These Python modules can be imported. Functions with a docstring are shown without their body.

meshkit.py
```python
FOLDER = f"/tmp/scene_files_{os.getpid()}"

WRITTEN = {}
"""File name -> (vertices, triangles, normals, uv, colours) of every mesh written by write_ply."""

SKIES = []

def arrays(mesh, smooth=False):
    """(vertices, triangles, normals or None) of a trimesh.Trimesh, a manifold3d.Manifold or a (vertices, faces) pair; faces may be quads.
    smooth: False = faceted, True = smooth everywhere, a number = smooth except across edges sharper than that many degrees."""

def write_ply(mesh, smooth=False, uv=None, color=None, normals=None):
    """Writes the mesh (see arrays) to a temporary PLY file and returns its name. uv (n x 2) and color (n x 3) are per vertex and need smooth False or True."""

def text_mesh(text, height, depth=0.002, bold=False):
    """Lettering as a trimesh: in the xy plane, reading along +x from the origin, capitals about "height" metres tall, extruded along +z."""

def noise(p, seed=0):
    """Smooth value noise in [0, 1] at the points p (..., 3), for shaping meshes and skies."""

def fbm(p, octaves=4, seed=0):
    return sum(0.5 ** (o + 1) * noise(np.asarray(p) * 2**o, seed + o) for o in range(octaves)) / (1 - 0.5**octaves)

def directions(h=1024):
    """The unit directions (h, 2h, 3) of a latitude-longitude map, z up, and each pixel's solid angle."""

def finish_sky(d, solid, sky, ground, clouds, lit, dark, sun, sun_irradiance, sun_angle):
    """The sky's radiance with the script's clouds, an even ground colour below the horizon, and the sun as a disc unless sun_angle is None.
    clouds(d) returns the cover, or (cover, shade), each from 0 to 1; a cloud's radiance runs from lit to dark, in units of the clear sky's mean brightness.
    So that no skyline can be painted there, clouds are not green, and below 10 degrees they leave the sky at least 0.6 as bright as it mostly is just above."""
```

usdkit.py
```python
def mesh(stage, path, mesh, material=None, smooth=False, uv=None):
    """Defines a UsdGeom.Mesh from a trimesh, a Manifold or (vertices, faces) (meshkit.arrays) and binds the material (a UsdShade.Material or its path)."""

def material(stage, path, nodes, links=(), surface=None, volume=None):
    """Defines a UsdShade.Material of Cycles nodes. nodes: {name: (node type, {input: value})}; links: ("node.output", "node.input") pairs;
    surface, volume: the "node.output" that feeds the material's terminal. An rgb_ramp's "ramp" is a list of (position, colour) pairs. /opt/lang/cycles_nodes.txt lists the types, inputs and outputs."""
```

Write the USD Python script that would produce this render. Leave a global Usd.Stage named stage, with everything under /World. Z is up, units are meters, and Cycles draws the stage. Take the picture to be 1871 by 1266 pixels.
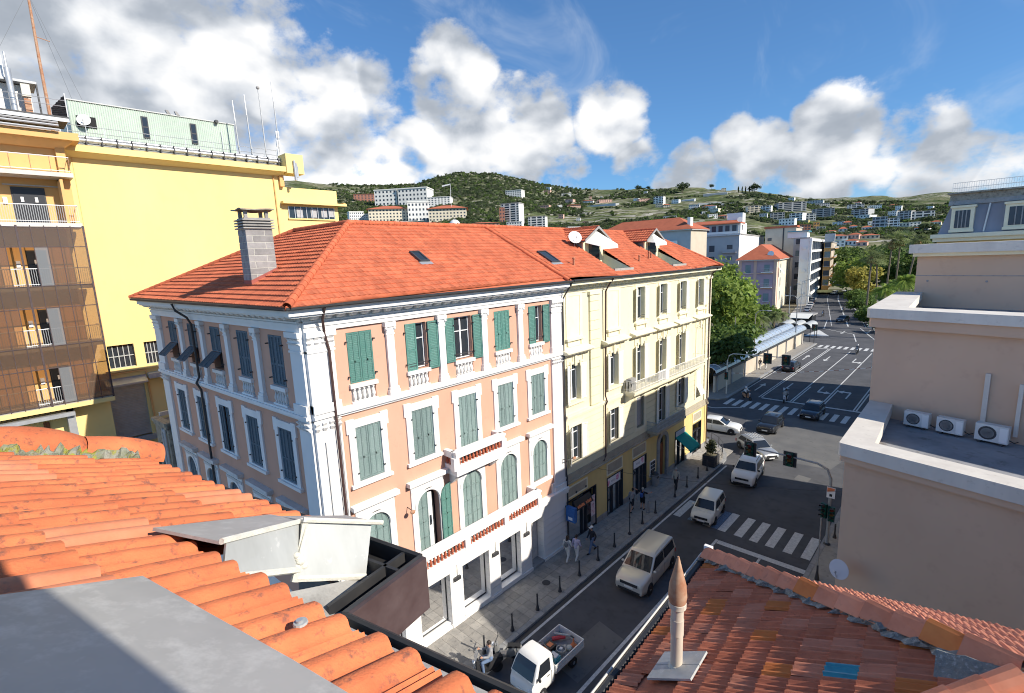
"""A street corner seen from a roof: pink and yellow palazzi, tiled roofs, a crossroads, a town on green hills."""
import math, random
import numpy as np
import trimesh, usdkit, meshkit
from manifold3d import Manifold
from shapely.geometry import Polygon, LineString, box as sbox
from pxr import Usd, UsdGeom, UsdLux, UsdShade, Gf, Sdf, Vt
stage = Usd.Stage.CreateInMemory()
UsdGeom.SetStageUpAxis(stage, 'Z')
UsdGeom.Xform.Define(stage, '/World')
UsdGeom.Scope.Define(stage, '/World/Looks')
random.seed(7)
rng = np.random.default_rng(7)
PI = math.pi
# ------------------------------------------------------------------ camera
EYE = np.array([0.0, 0.0, 18.8])
YAW, PITCH, ROLL, FPX = -0.759641, 0.172437, -0.0402286, 906.097
def cam_rot(a, b, c):
 r0 = np.array([[math.cos(a), -math.sin(a), 0], [0, 0, -1], [math.sin(a), math.cos(a), 0]])
 rp = np.array([[1, 0, 0], [0, math.cos(b), -math.sin(b)], [0, math.sin(b), math.cos(b)]])
 rr = np.array([[math.cos(c), -math.sin(c), 0], [math.sin(c), math.cos(c), 0], [0, 0, 1]])
 return rr @ rp @ r0
CR = cam_rot(YAW, PITCH, ROLL)
cam = UsdGeom.Camera.Define(stage, '/World/camera')
mx = np.eye(4)
mx[0, :3], mx[1, :3], mx[2, :3], mx[3, :3] = CR[0], -CR[1], -CR[2], EYE
cam.AddTransformOp().Set(Gf.Matrix4d(*mx.ravel().tolist()))
cam.CreateHorizontalApertureAttr(36.0)
cam.CreateVerticalApertureAttr(36.0 * 1266 / 1871)
cam.CreateFocalLengthAttr(36.0 * FPX / 1871)
cam.CreateClippingRangeAttr(Gf.Vec2f(0.05, 20000.0))
cam.CreateExposureAttr(0.80)
# ------------------------------------------------------------------ sun and sky
SKY_STRENGTH, CLOUD_K, SKY_V = 0.15, 0.60, 0.86
SUN = np.array([1.41, 0.32, 1.0])
SUN /= np.linalg.norm(SUN)
SUN_EL, SUN_AZ = math.asin(SUN[2]), math.atan2(SUN[0], SUN[1])
sun = UsdLux.DistantLight.Define(stage, '/World/sun')
sun.CreateIntensityAttr(1.0)
sun.CreateNormalizeAttr(True)
sun.CreateAngleAttr(0.53)
sun.CreateColorAttr(Gf.Vec3f(1.0, 0.93, 0.82))
_z = SUN
_x = np.cross([0, 0, 1.0], _z); _x /= np.linalg.norm(_x)
_y = np.cross(_z, _x)
ms = np.eye(4); ms[0, :3], ms[1, :3], ms[2, :3] = _x, _y, _z
sun.AddTransformOp().Set(Gf.Matrix4d(*ms.ravel().tolist()))
def ray(u, v):
 """The direction in which the photograph's pixel (u, v) looks."""
 d = CR.T @ np.array([(u - 935.5) / FPX, (v - 633.0) / FPX, 1.0])
 return d / np.linalg.norm(d)
CLOUDS = [(60, 60, 14, 1.0), (260, 70, 11, 1.0), (120, 190, 11, .95), (400, 110, 8, .95), (480, 130, 6, .9), (560, 200, 7, .88), (420, 240, 9, .85), (660, 180, 4.5, .74), (600, 260, 6, .8),
          (825, 150, 4.6, .96), (590, 320, 4.5, .92), (690, 310, 4, .80), (770, 300, 4.5, .92), (850, 265, 4.2, .90), (955, 240, 5.4, .98), (1110, 215, 3.6, .97), (955, 155, 1.6, .8), (1030, 308, 2.6, .84), (1165, 300, 2.6, .74),
          (1350, 270, 2.6, .86), (1395, 290, 3.2, .94), (1480, 320, 3.6, .95), (1530, 245, 3.8, .96), (1265, 310, 2.6, .86), (1230, 335, 2.4, .8), (1680, 252, 3.2, .88), (1780, 305, 2.8, .82), (1700, 340, 2.8, .84), (1600, 310, 2.0, .76), (1860, 320, 3.0, .85)]
def make_sky():
 n = {'tc': ('texture_coordinate', {}),
         'sky': ('sky_texture', {'sky_type': 'single_scattering', 'sun_disc': False, 'sun_elevation': SUN_EL, 'sun_rotation': SUN_AZ, 'altitude': 300.0, 'air_density': 1.0, 'aerosol_density': 0.25, 'ozone_density': 3.0}),
         'bg': ('background_shader', {'strength': SKY_STRENGTH}),
         'nw': ('noise_texture', {'scale': 5.0, 'detail': 6.0, 'roughness': 0.6, 'distortion': 1.2})}
 L = []
 def density(k, off, detail, fine):
  """Blob field plus noise, looked up at the view direction plus off."""
  src = 'tc.generated'
  if off is not None:
   n[k + 'of'] = ('vector_math', {'math_type': 'add', 'vector2': off})
   L.append((src, k + 'of.vector1')); src = k + 'of.vector'
  n[k + 'nm'] = ('mapping', {'scale': (1.0, 1.0, 1.45)})
  n[k + 'n1'] = ('noise_texture', {'scale': 8.0, 'detail': detail, 'roughness': 0.57, 'distortion': 0.15})
  L.extend([(src, k + 'nm.vector'), (k + 'nm.vector', k + 'n1.vector')])
  last = None
  for i, (u, v, r, w) in enumerate(CLOUDS):
   d = ray(u, v)
   c = math.cos(math.radians(r * 1.55))
   n[f'{k}d{i}'] = ('vector_math', {'math_type': 'dot_product', 'vector2': tuple(d)})
   n[f'{k}r{i}'] = ('map_range', {'range_type': 'smoothstep', 'from_min': c, 'from_max': 1 - (1 - c) * .10, 'to_min': 0.0, 'to_max': w, 'clamp': True})
   L.extend([(src, f'{k}d{i}.vector1'), (f'{k}d{i}.value', f'{k}r{i}.value')])
   if last is None:
    last = f'{k}r{i}.result'
   else:
    n[f'{k}x{i}'] = ('math', {'math_type': 'maximum'})
    L.extend([(last, f'{k}x{i}.value1'), (f'{k}r{i}.result', f'{k}x{i}.value2')])
    last = f'{k}x{i}.value'
  n[k + 'a'] = ('math', {'math_type': 'multiply_add', 'value2': 0.55, 'value3': -0.085})
  n[k + 'b'] = ('math', {'math_type': 'multiply_add', 'value2': 0.95})
  L.extend([(last, k + 'a.value1'), (k + 'n1.fac', k + 'b.value1'), (k + 'a.value', k + 'b.value3')])
  out = k + 'b.value'
  if fine:
   n[k + 'n2'] = ('noise_texture', {'scale': 30.0, 'detail': 6.0, 'roughness': 0.62})
   n[k + 'c'] = ('math', {'math_type': 'multiply_add', 'value2': 0.30})
   L.extend([(k + 'nm.vector', k + 'n2.vector'), (k + 'n2.fac', k + 'c.value1'), (out, k + 'c.value3')])
   out = k + 'c.value'
  return out
 main = density('m', None, 8.0, True)
 here = density('h', None, 2.5, False)
 there = density('t', (0.030, 0.008, 0.085), 2.5, False)
 n['cov'] = ('map_range', {'range_type': 'smoothstep', 'from_min': 0.82, 'from_max': 1.03, 'to_min': 0.0, 'to_max': 1.0, 'clamp': True})
 n['dif'] = ('math', {'math_type': 'subtract'})
 n['lit'] = ('map_range', {'range_type': 'smoothstep', 'from_min': -0.20, 'from_max': 0.20, 'to_min': 0.0, 'to_max': 1.0, 'clamp': True})
 n['thin'] = ('map_range', {'range_type': 'linear', 'from_min': 0.88, 'from_max': 1.20, 'to_min': 0.46, 'to_max': 0.0, 'clamp': True})
 n['fine'] = ('math', {'math_type': 'multiply_add', 'value2': 0.45, 'value3': -0.225})
 n['s1'] = ('math', {'math_type': 'multiply_add', 'value2': 0.80})
 n['s2'] = ('math', {'math_type': 'add', 'use_clamp': True})
 n['cc'] = ('rgb_ramp', {'ramp': [(0.0, tuple(CLOUD_K * c for c in (2.2, 2.5, 2.95))), (0.30, tuple(CLOUD_K * c for c in (2.9, 3.2, 3.65))), (0.62, tuple(CLOUD_K * c for c in (5.0, 5.2, 5.5))), (1.0, tuple(CLOUD_K * c for c in (7.6, 7.5, 7.35)))]})
 L.extend([(main, 'cov.value'), (here, 'dif.value1'), (there, 'dif.value2'), ('dif.value', 'lit.value'), (main, 'thin.value'), ('mn2.fac', 'fine.value1'), ('lit.result', 's1.value1'), ('thin.result', 's1.value3'), ('s1.value', 's2.value1'), ('fine.value', 's2.value2'), ('s2.value', 'cc.fac')])
 n['wm'] = ('map_range', {'range_type': 'smoothstep', 'from_min': 0.48, 'from_max': 0.85, 'to_min': 0.0, 'to_max': 0.45, 'clamp': True})
 n['veil'] = ('mix', {'mix_type': 'mix', 'color2': tuple(CLOUD_K * c for c in (4.4, 4.9, 5.6))})
 n['mixc'] = ('mix', {'mix_type': 'mix'})
 n['gam'] = ('gamma', {'gamma': 0.80})
 n['sat'] = ('mix', {'mix_type': 'multiply', 'fac': 1.0, 'color2': (0.40 * SKY_V, 0.66 * SKY_V, 0.92 * SKY_V)})
 L.extend([('tc.generated', 'nw.vector'), ('nw.fac', 'wm.value'), ('wm.result', 'veil.fac'), ('sky.color', 'gam.color'), ('gam.color', 'sat.color1'), ('sat.color', 'veil.color1'), ('veil.color', 'mixc.color1'), ('cov.result', 'mixc.fac'), ('cc.color', 'mixc.color2'), ('mixc.color', 'bg.color')])
 return usdkit.material(stage, '/World/Looks/sky_air', n, L, surface='bg.background')
dome = UsdLux.DomeLight.Define(stage, '/World/sky')
dome.CreateIntensityAttr(1.0)
UsdShade.MaterialBindingAPI.Apply(dome.GetPrim()).Bind(make_sky())
# ------------------------------------------------------------------ names, things, parts
_used = {}
def numbered(parent, name):
 k = _used.get((parent, name), 0)
 _used[(parent, name)] = k + 1
 return name if k == 0 else f'{name}_{k:03d}'
def tag(prim, label=None, cat=None, group=None, kind=None):
 for k, v in (('label', label), ('category', cat), ('group', group), ('kind', kind)):
  if v:
   prim.SetCustomDataByKey(k, v)
 return prim
class Thing:
 """An Xform under /World at the thing's base; its parts are meshes below it."""
 def __init__(self, name, label=None, cat=None, loc=(0, 0, 0), rz=0.0, group=None, kind=None, local=False):
  self.path = '/World/' + numbered('/World', name)
  self.loc, self.local = np.array(loc, float), local
  x = UsdGeom.Xform.Define(stage, self.path)
  x.AddTranslateOp().Set(Gf.Vec3d(*self.loc.tolist()))
  if rz:
   x.AddRotateZOp().Set(math.degrees(rz))
  self.prim = tag(x.GetPrim(), label, cat, group, kind)
 def sub(self, name):
  """A part that is only a holder of sub-parts."""
  p = self.path + '/' + numbered(self.path, name)
  UsdGeom.Xform.Define(stage, p)
  h = Thing.__new__(Thing)
  h.path, h.loc, h.local, h.prim = p, self.loc, self.local, stage.GetPrimAtPath(p)
  return h
def copy_thing(src, loc, rz=0.0, label=None, cat=None, group=None, name=None, scale=None, tilt=None):
 was = src.prim.GetCustomData()
 base = name or src.path.split('/')[-1].rstrip('0123456789').rstrip('_')
 path = '/World/' + numbered('/World', base)
 x = UsdGeom.Xform.Define(stage, path)
 x.GetPrim().GetReferences().AddInternalReference(src.path)
 x.ClearXformOpOrder()
 x.AddTranslateOp().Set(Gf.Vec3d(*[float(c) for c in loc]))
 x.AddRotateZOp().Set(math.degrees(rz))
 if scale:
  x.AddScaleOp().Set(Gf.Vec3f(*((scale,) * 3 if np.isscalar(scale) else scale)))
 x.GetPrim().SetInstanceable(True)
 tag(x.GetPrim(), label or was.get('label'), cat or was.get('category'), group or was.get('group'))
 return x.GetPrim()
class Frame:
 """A facade's own axes: s along it, n outwards, z up, from a foot point."""
 def __init__(self, o, along, out):
  self.o, self.a, self.b = np.array(o, float), np.array(along, float), np.array(out, float)
 def __call__(self, p):
  p = np.asarray(p, float)
  return self.o + p[..., :1] * self.a + p[..., 1:2] * self.b + p[..., 2:3] * np.array([0, 0, 1.0])
class MB:
 """Collects boxes, bars, lathes and sheets; build() makes them ONE mesh of the scene."""
 def __init__(self, fr=None):
  self.v, self.f, self.n, self.fr = [], [], 0, fr
 def add(self, v, f):
  v = np.asarray(v, float)
  f = np.asarray(f, int)
  if f.ndim == 2 and f.shape[1] == 4:
   f = np.vstack([f[:, [0, 1, 2]], f[:, [0, 2, 3]]])
  self.v.append(v); self.f.append(f + self.n); self.n += len(v)
  return self
 def tri(self, m):
  return self.add(m.vertices, m.faces)
 def man(self, m):
  q = m.to_mesh()
  return self.add(q.vert_properties[:, :3], q.tri_verts)
 def box(self, x0, x1, y0, y1, z0, z1):
  v = [(x, y, z) for x in (x0, x1) for y in (y0, y1) for z in (z0, z1)]
  return self.add(v, [(0, 1, 3, 2), (4, 6, 7, 5), (0, 4, 5, 1), (2, 3, 7, 6), (0, 2, 6, 4), (1, 5, 7, 3)])
 def hexa(self, lo, hi):
  """Eight corners: four below, four above, in the same order."""
  v = list(lo) + list(hi)
  return self.add(v, [(3, 2, 1, 0), (4, 5, 6, 7), (0, 1, 5, 4), (1, 2, 6, 5), (2, 3, 7, 6), (3, 0, 4, 7)])
 def poly(self, pts):
  return self.add(pts, [(0, i, i + 1) for i in range(1, len(pts) - 1)])
 def slab(self, pts, d):
  """A planar polygon given thickness along the vector d."""
  p = np.asarray(pts, float); q = p + np.asarray(d, float); n = len(p)
  self.poly(q); self.poly(p[::-1])
  for i in range(n):
   j = (i + 1) % n
   self.poly([p[i], p[j], q[j], q[i]])
  return self
 def shape(self, sh, d0, d1, axis='n'):
  """A shapely outline in (s, z) extruded from n = d0 to d1 (axis 'n'), or in (s, n) from z = d0 to d1 (axis 'z'), or (n, z) along s (axis 's')."""
  for g in getattr(sh, 'geoms', [sh]):
   m = trimesh.creation.extrude_polygon(g, d1 - d0, engine='earcut')
   v = m.vertices.copy(); v[:, 2] += d0
   if axis == 'n':
    v = v[:, [0, 2, 1]]
   elif axis == 's':
    v = v[:, [2, 0, 1]]
   self.add(v, m.faces)
  return self
 def lathe(self, prof, c=(0, 0, 0), n=12, axis='z'):
  c = np.asarray(c, float)
  a = np.arange(n) * 2 * PI / n
  v, f = [], []
  for r, h in prof:
   for t in a:
    p = (r * math.cos(t), r * math.sin(t), h)
    v.append(p if axis == 'z' else ((h, p[0], p[1]) if axis == 'x' else (p[0], h, p[1])))
  for k in range(len(prof) - 1):
   for i in range(n):
    j = (i + 1) % n
    f.append((k * n + i, k * n + j, (k + 1) * n + j, (k + 1) * n + i))
  self.add(np.array(v) + c, f)
  for k, (r, h) in ((0, prof[0]), (len(prof) - 1, prof[-1])):
   if r > 1e-4:
    ids = [k * n + i for i in range(n)]
    self.add(np.array(v)[ids] + c, [(0, i, i + 1) for i in range(1, n - 1)])
  return self
 def tube(self, pts, r, n=6, cap=True):
  p = np.asarray(pts, float)
  t = np.gradient(p, axis=0) if len(p) > 1 else p
  t /= np.linalg.norm(t, axis=1, keepdims=True) + 1e-12
  up = np.where(np.abs(t[:, 2:]) < .9, [[0, 0, 1.0]], [[1.0, 0, 0]])
  a = np.cross(t, up); a /= np.linalg.norm(a, axis=1, keepdims=True) + 1e-12
  b = np.cross(t, a)
  ang = np.arange(n) * 2 * PI / n + PI / n
  rr = np.broadcast_to(np.asarray(r, float), (len(p),))
  v = p[:, None] + rr[:, None, None] * (np.cos(ang)[None, :, None] * a[:, None] + np.sin(ang)[None, :, None] * b[:, None])
  f = [(k * n + i, k * n + (i + 1) % n, (k + 1) * n + (i + 1) % n, (k + 1) * n + i) for k in range(len(p) - 1) for i in range(n)]
  self.add(v.reshape(-1, 3), f)
  if cap:
   for k in (0, len(p) - 1):
    self.add(v[k], [(0, i, i + 1) for i in range(1, n - 1)])
  return self
 def ball(self, c, r, sub=2, sc=(1, 1, 1)):
  m = trimesh.creation.icosphere(sub, 1.0)
  return self.add(m.vertices * np.asarray(sc) * r + np.asarray(c, float), m.faces)
 def build(self, name, mat, parent=None, label=None, cat=None, group=None, kind=None, smooth=False, uv=None):
  v, f = np.vstack(self.v), np.vstack(self.f)
  if self.fr is not None:
   v = self.fr(v)
  if isinstance(parent, Thing):
   if not parent.local:
    v = v - parent.loc
   base = parent.path
  elif isinstance(parent, str):
   base = parent
  else:
   base = '/World'
  path = base + '/' + numbered(base, name)
  m = usdkit.mesh(stage, path, (v, f), MATS[mat] if isinstance(mat, str) else mat, smooth=smooth, uv=uv)
  tag(m.GetPrim(), label, cat, group, kind)
  if cat and base == '/World':
   pass
  return path
# ------------------------------------------------------------------ materials
MATS = {}
def M(name, c, c2=None, scale=1.5, rough=.85, bump=0.0, bscale=30.0, metal=0.0, spec=.4, rnd=0.0, streak=None, lo=.35, hi=.7, detail=6.0, c3=None, s3=12.0, f3=(.55, .72), coat=0.0, objspace=False, cell=0.0, trans=0.0, bdist=.02, emit=0.0):
 """A principled surface whose colour wanders between c and c2 (and in spots to c3); rnd varies it from object to object; cell from tile to tile by uv."""
 n = {'p': ('principled_bsdf', {'roughness': rough, 'metallic': metal, 'specular_ior_level': spec, 'coat_weight': coat, 'base_color': tuple(c)})}
 L, col = [], None
 n['g'] = ('texture_coordinate', {}) if objspace else ('geometry', {})
 gs = 'g.object' if objspace else 'g.position'
 if c2 is not None:
  n['m'] = ('mapping', {'scale': streak or (1, 1, 1)})
  n['n'] = ('noise_texture', {'scale': scale, 'detail': detail, 'roughness': .62})
  n['r'] = ('rgb_ramp', {'ramp': [(lo, c), (hi, c2)]})
  L += [(gs, 'm.vector'), ('m.vector', 'n.vector'), ('n.fac', 'r.fac')]
  col = 'r.color'
 if c3 is not None:
  n['n3'] = ('noise_texture', {'scale': s3, 'detail': 8.0, 'roughness': .7})
  n['q3'] = ('map_range', {'from_min': f3[0], 'from_max': f3[1], 'clamp': True})
  n['x3'] = ('mix', {'mix_type': 'mix', 'color1': tuple(c), 'color2': tuple(c3)})
  L += [(gs, 'n3.vector'), ('n3.fac', 'q3.value'), ('q3.result', 'x3.fac')]
  if col:
   L.append((col, 'x3.color1'))
  col = 'x3.color'
 if cell:
  n['uv'] = ('uvmap', {'attribute': 'st'})
  n['fl'] = ('vector_math', {'math_type': 'floor'})
  n['wn'] = ('white_noise_texture', {'dimensions': '3D'})
  n['cv'] = ('map_range', {'to_min': 1 - cell, 'to_max': 1 + cell})
  n['ch'] = ('hsv', {'color': tuple(c)})
  L += [('uv.UV', 'fl.vector1'), ('fl.vector', 'wn.vector'), ('wn.value', 'cv.value'), ('cv.result', 'ch.value')]
  if col:
   L.append((col, 'ch.color'))
  col = 'ch.color'
 if rnd:
  n['oi'] = ('object_info', {})
  n['rv'] = ('map_range', {'to_min': 1 - rnd, 'to_max': 1 + rnd})
  n['rh'] = ('hsv', {'color': tuple(c)})
  L += [('oi.random', 'rv.value'), ('rv.result', 'rh.value')]
  if col:
   L.append((col, 'rh.color'))
  col = 'rh.color'
 if col:
  L.append((col, 'p.base_color'))
 if bump:
  n['bn'] = ('noise_texture', {'scale': bscale, 'detail': 5.0, 'roughness': .6})
  n['b'] = ('bump', {'strength': bump, 'distance': bdist})
  L += [(gs, 'bn.vector'), ('bn.fac', 'b.height'), ('b.normal', 'p.normal')]
 if emit:
  n['p'][1]['emission_strength'] = emit
  n['p'][1]['emission_color'] = tuple(c)
 surf = 'p.BSDF'
 if trans:
  n['t'] = ('translucent_bsdf', {'color': tuple(c)})
  n['mc'] = ('mix_closure', {'fac': trans})
  L += [('p.BSDF', 'mc.closure1'), ('t.BSDF', 'mc.closure2')]
  if col:
   L.append((col, 't.color'))
  surf = 'mc.closure'
 MATS[name] = usdkit.material(stage, '/World/Looks/' + name, n, L, surface=surf)
def pane_mat(name, tint=(.9, .95, .95), rough=.02, base=.0, basecol=(.2, .15, .1)):
 n = {'t': ('transparent_bsdf', {'color': tuple(tint)}), 'g': ('glossy_bsdf', {'color': (.9, .9, .9), 'roughness': rough}), 'f': ('fresnel', {'IOR': 1.5}), 'm': ('mix_closure', {})}
 L = [('f.fac', 'm.fac'), ('t.BSDF', 'm.closure1'), ('g.BSDF', 'm.closure2')]
 s = 'm.closure'
 if base:
  n['d'] = ('diffuse_bsdf', {'color': tuple(basecol)}); n['m2'] = ('mix_closure', {'fac': base})
  L += [('m.closure', 'm2.closure1'), ('d.BSDF', 'm2.closure2')]
  s = 'm2.closure'
 MATS[name] = usdkit.material(stage, '/World/Looks/' + name, n, L, surface=s)
M('asphalt', (.070, .071, .077), (.100, .100, .107), scale=.35, rough=.9, bump=.25, bscale=60, c3=(.055, .055, .060), s3=1.3, f3=(.5, .75), spec=.3)
M('asphalt_old', (.105, .105, .107), (.15, .147, .142), scale=.5, rough=.9, bump=.2, bscale=60, c3=(.07, .07, .07), s3=2.0, spec=.3)
M('road_paint', (.62, .62, .60), (.40, .40, .40), scale=6, rough=.8, c3=(.12, .12, .12), s3=22, f3=(.60, .70))
M('blue_paint', (.16, .25, .36), (.10, .14, .20), scale=5, rough=.85, c3=(.07, .07, .08), s3=14, f3=(.50, .62))
M('soil', (.16, .13, .09), (.10, .10, .06), scale=.2)
M('grass_ground', (.05, .10, .022), (.09, .15, .04), scale=.8, rough=1, bump=.6, bscale=12)
M('paving', (.30, .28, .25), (.22, .21, .195), scale=2.2, rough=.85, bump=.2, bscale=40, rnd=.13, c3=(.15, .14, .13), s3=5)
M('kerb_stone', (.30, .30, .30), (.22, .22, .22), scale=2, rough=.85, rnd=.08, c3=(.13, .13, .13), s3=7)
M('pink_wall', (.60, .345, .245), (.555, .31, .215), scale=.8, rough=.95, bump=.10, bscale=25, streak=(1, 1, .35), c3=(.50, .29, .21), s3=2.2, f3=(.56, .8))
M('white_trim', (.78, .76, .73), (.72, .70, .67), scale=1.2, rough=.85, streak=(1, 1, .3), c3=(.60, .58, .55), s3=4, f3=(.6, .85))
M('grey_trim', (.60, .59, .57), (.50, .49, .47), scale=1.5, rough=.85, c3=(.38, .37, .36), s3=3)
M('red_baluster', (.42, .115, .06), (.36, .10, .05), scale=5, rough=.9)
M('cream_wall', (.74, .68, .47), (.69, .63, .42), scale=.7, rough=.95, bump=.10, bscale=25, streak=(1, 1, .3), c3=(.57, .50, .31), s3=2.0, f3=(.56, .8))
M('cream_trim', (.77, .71, .52), (.71, .65, .46), scale=1.5, rough=.9, c3=(.60, .53, .36), s3=4, f3=(.6, .85))
M('ochre_base', (.70, .53, .22), (.62, .46, .19), scale=.8, rough=.95, streak=(1, 1, .4), c3=(.50, .39, .19), s3=3, f3=(.55, .8))
M('ochre_stone', (.42, .37, .28), (.33, .29, .22), scale=1.5, rough=.9)
M('stone_grey', (.32, .31, .30), (.24, .235, .23), scale=2, rough=.85, c3=(.16, .155, .15), s3=5)
M('yellow_wall', (.78, .615, .265), (.74, .575, .235), scale=.25, rough=.95, streak=(1, 1, .5), bump=.06, bscale=18, c3=(.68, .53, .23), s3=1.1, f3=(.55, .85))
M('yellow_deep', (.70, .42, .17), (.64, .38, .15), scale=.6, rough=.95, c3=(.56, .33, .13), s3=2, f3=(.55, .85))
M('peach_wall', (.58, .405, .29), (.53, .365, .26), scale=.35, rough=.97, streak=(1, 1, .5), bump=.06, bscale=20, c3=(.45, .30, .22), s3=1.3, f3=(.55, .85))
M('parapet', (.62, .58, .52), (.53, .49, .44), scale=1.4, rough=.9, streak=(1, 1, .25), c3=(.38, .35, .31), s3=4, f3=(.58, .8))
M('roof_felt', (.30, .30, .31), (.20, .20, .21), scale=.9, rough=.95, c3=(.13, .12, .11), s3=1.6, f3=(.55, .7))
M('rooftile', (.54, .150, .070), (.43, .108, .050), scale=1.2, rough=.85, cell=.16, c3=(.33, .085, .045), s3=2.4, f3=(.55, .8))
M('ridge_tile', (.55, .145, .065), (.44, .10, .045), scale=3, rough=.85, rnd=.15)
M('tile_near', (.64, .185, .070), (.50, .125, .050), scale=5, rough=.85, rnd=.16, bump=.5, bscale=110, c3=(.24, .09, .055), s3=22, f3=(.54, .66), bdist=.008)
M('tile_pale', (.62, .23, .12), (.54, .165, .075), scale=6, rough=.88, rnd=.12, bump=.35, bscale=120, c3=(.36, .16, .10), s3=20, f3=(.58, .74), bdist=.006)
M('tile_low', (.58, .19, .10), (.46, .135, .07), scale=4, rough=.9, rnd=.10, bump=.3, bscale=90, c3=(.30, .10, .06), s3=12, f3=(.55, .75), bdist=.006)
M('tile_orange', (.62, .20, .055), (.54, .15, .04), scale=4, rough=.9, rnd=.1, bump=.3, bscale=90, bdist=.006)
M('tile_salmon', (.60, .235, .14), (.50, .17, .095), scale=3, rough=.9, rnd=.12, bump=.25, bscale=80, c3=(.40, .16, .10), s3=9, bdist=.006)
M('teal_tile', (.05, .33, .40), (.04, .22, .30), scale=8, rough=.35)
M('mortar', (.24, .24, .22), (.15, .15, .14), scale=9, rough=1, bump=.9, bscale=35, c3=(.33, .33, .31), s3=25, f3=(.55, .6), bdist=.02)
M('lichen', (.30, .30, .25), (.17, .18, .10), scale=14, rough=1, bump=1.0, bscale=50, c3=(.30, .29, .05), s3=11, f3=(.52, .60), bdist=.02)
M('zinc', (.42, .41, .385), (.32, .315, .30), scale=2.2, rough=.5, metal=.25, spec=.5, c3=(.52, .51, .48), s3=9, f3=(.5, .68))
M('zinc_pale', (.46, .47, .46), (.36, .37, .36), scale=3, rough=.55, metal=.2, c3=(.62, .62, .60), s3=7, f3=(.60, .72), streak=(2, 2, .6))
M('sealant', (.62, .60, .52), (.50, .48, .42), scale=20, rough=.7, bump=.3, bscale=60)
M('dark_metal', (.035, .035, .038), (.055, .055, .058), scale=6, rough=.45, spec=.5)
M('gutter_brown', (.055, .035, .035), (.085, .06, .06), scale=8, rough=.55, c3=(.16, .15, .15), s3=40, f3=(.66, .72))
M('gutter_dark', (.022, .022, .024), (.035, .034, .034), scale=8, rough=.5)
M('pipe_brown', (.075, .04, .035), (.055, .03, .028), scale=4, rough=.5)
M('pipe_grey', (.52, .53, .54), (.42, .43, .44), scale=3, rough=.35, metal=.5)
M('shutter_green', (.060, .175, .145), (.095, .205, .175), scale=5, rough=.75, rnd=.12, c3=(.22, .29, .28), s3=14, f3=(.55, .75), streak=(1, 1, .3))
M('shutter_faded', (.175, .235, .225), (.125, .185, .175), scale=5, rough=.85, rnd=.10, c3=(.30, .32, .32), s3=16, f3=(.55, .75), streak=(1, 1, .3))
M('shutter_blue', (.115, .155, .185), (.085, .125, .15), scale=5, rough=.85, rnd=.1, c3=(.20, .24, .27), s3=16, f3=(.55, .75))
M('shutter_white', (.76, .73, .64), (.70, .67, .58), scale=4, rough=.8)
M('frame_white', (.74, .74, .74), (.68, .68, .68), scale=8, rough=.5)
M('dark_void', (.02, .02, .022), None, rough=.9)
M('window_glass', (.025, .032, .04), None, rough=.04, spec=.6)
M('curtain', (.42, .42, .42), (.32, .32, .33), scale=9, rough=.9)
pane_mat('clear_pane')
pane_mat('shop_pane', tint=(.80, .86, .84))
M('iron', (.045, .045, .048), None, rough=.5)
M('iron_grey', (.40, .41, .42), (.32, .33, .34), scale=5, rough=.5, metal=.3)
M('white_iron', (.70, .69, .64), None, rough=.5)
M('wood_door', (.26, .095, .035), (.19, .065, .025), scale=4, rough=.5, streak=(4, 4, .4))
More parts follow.
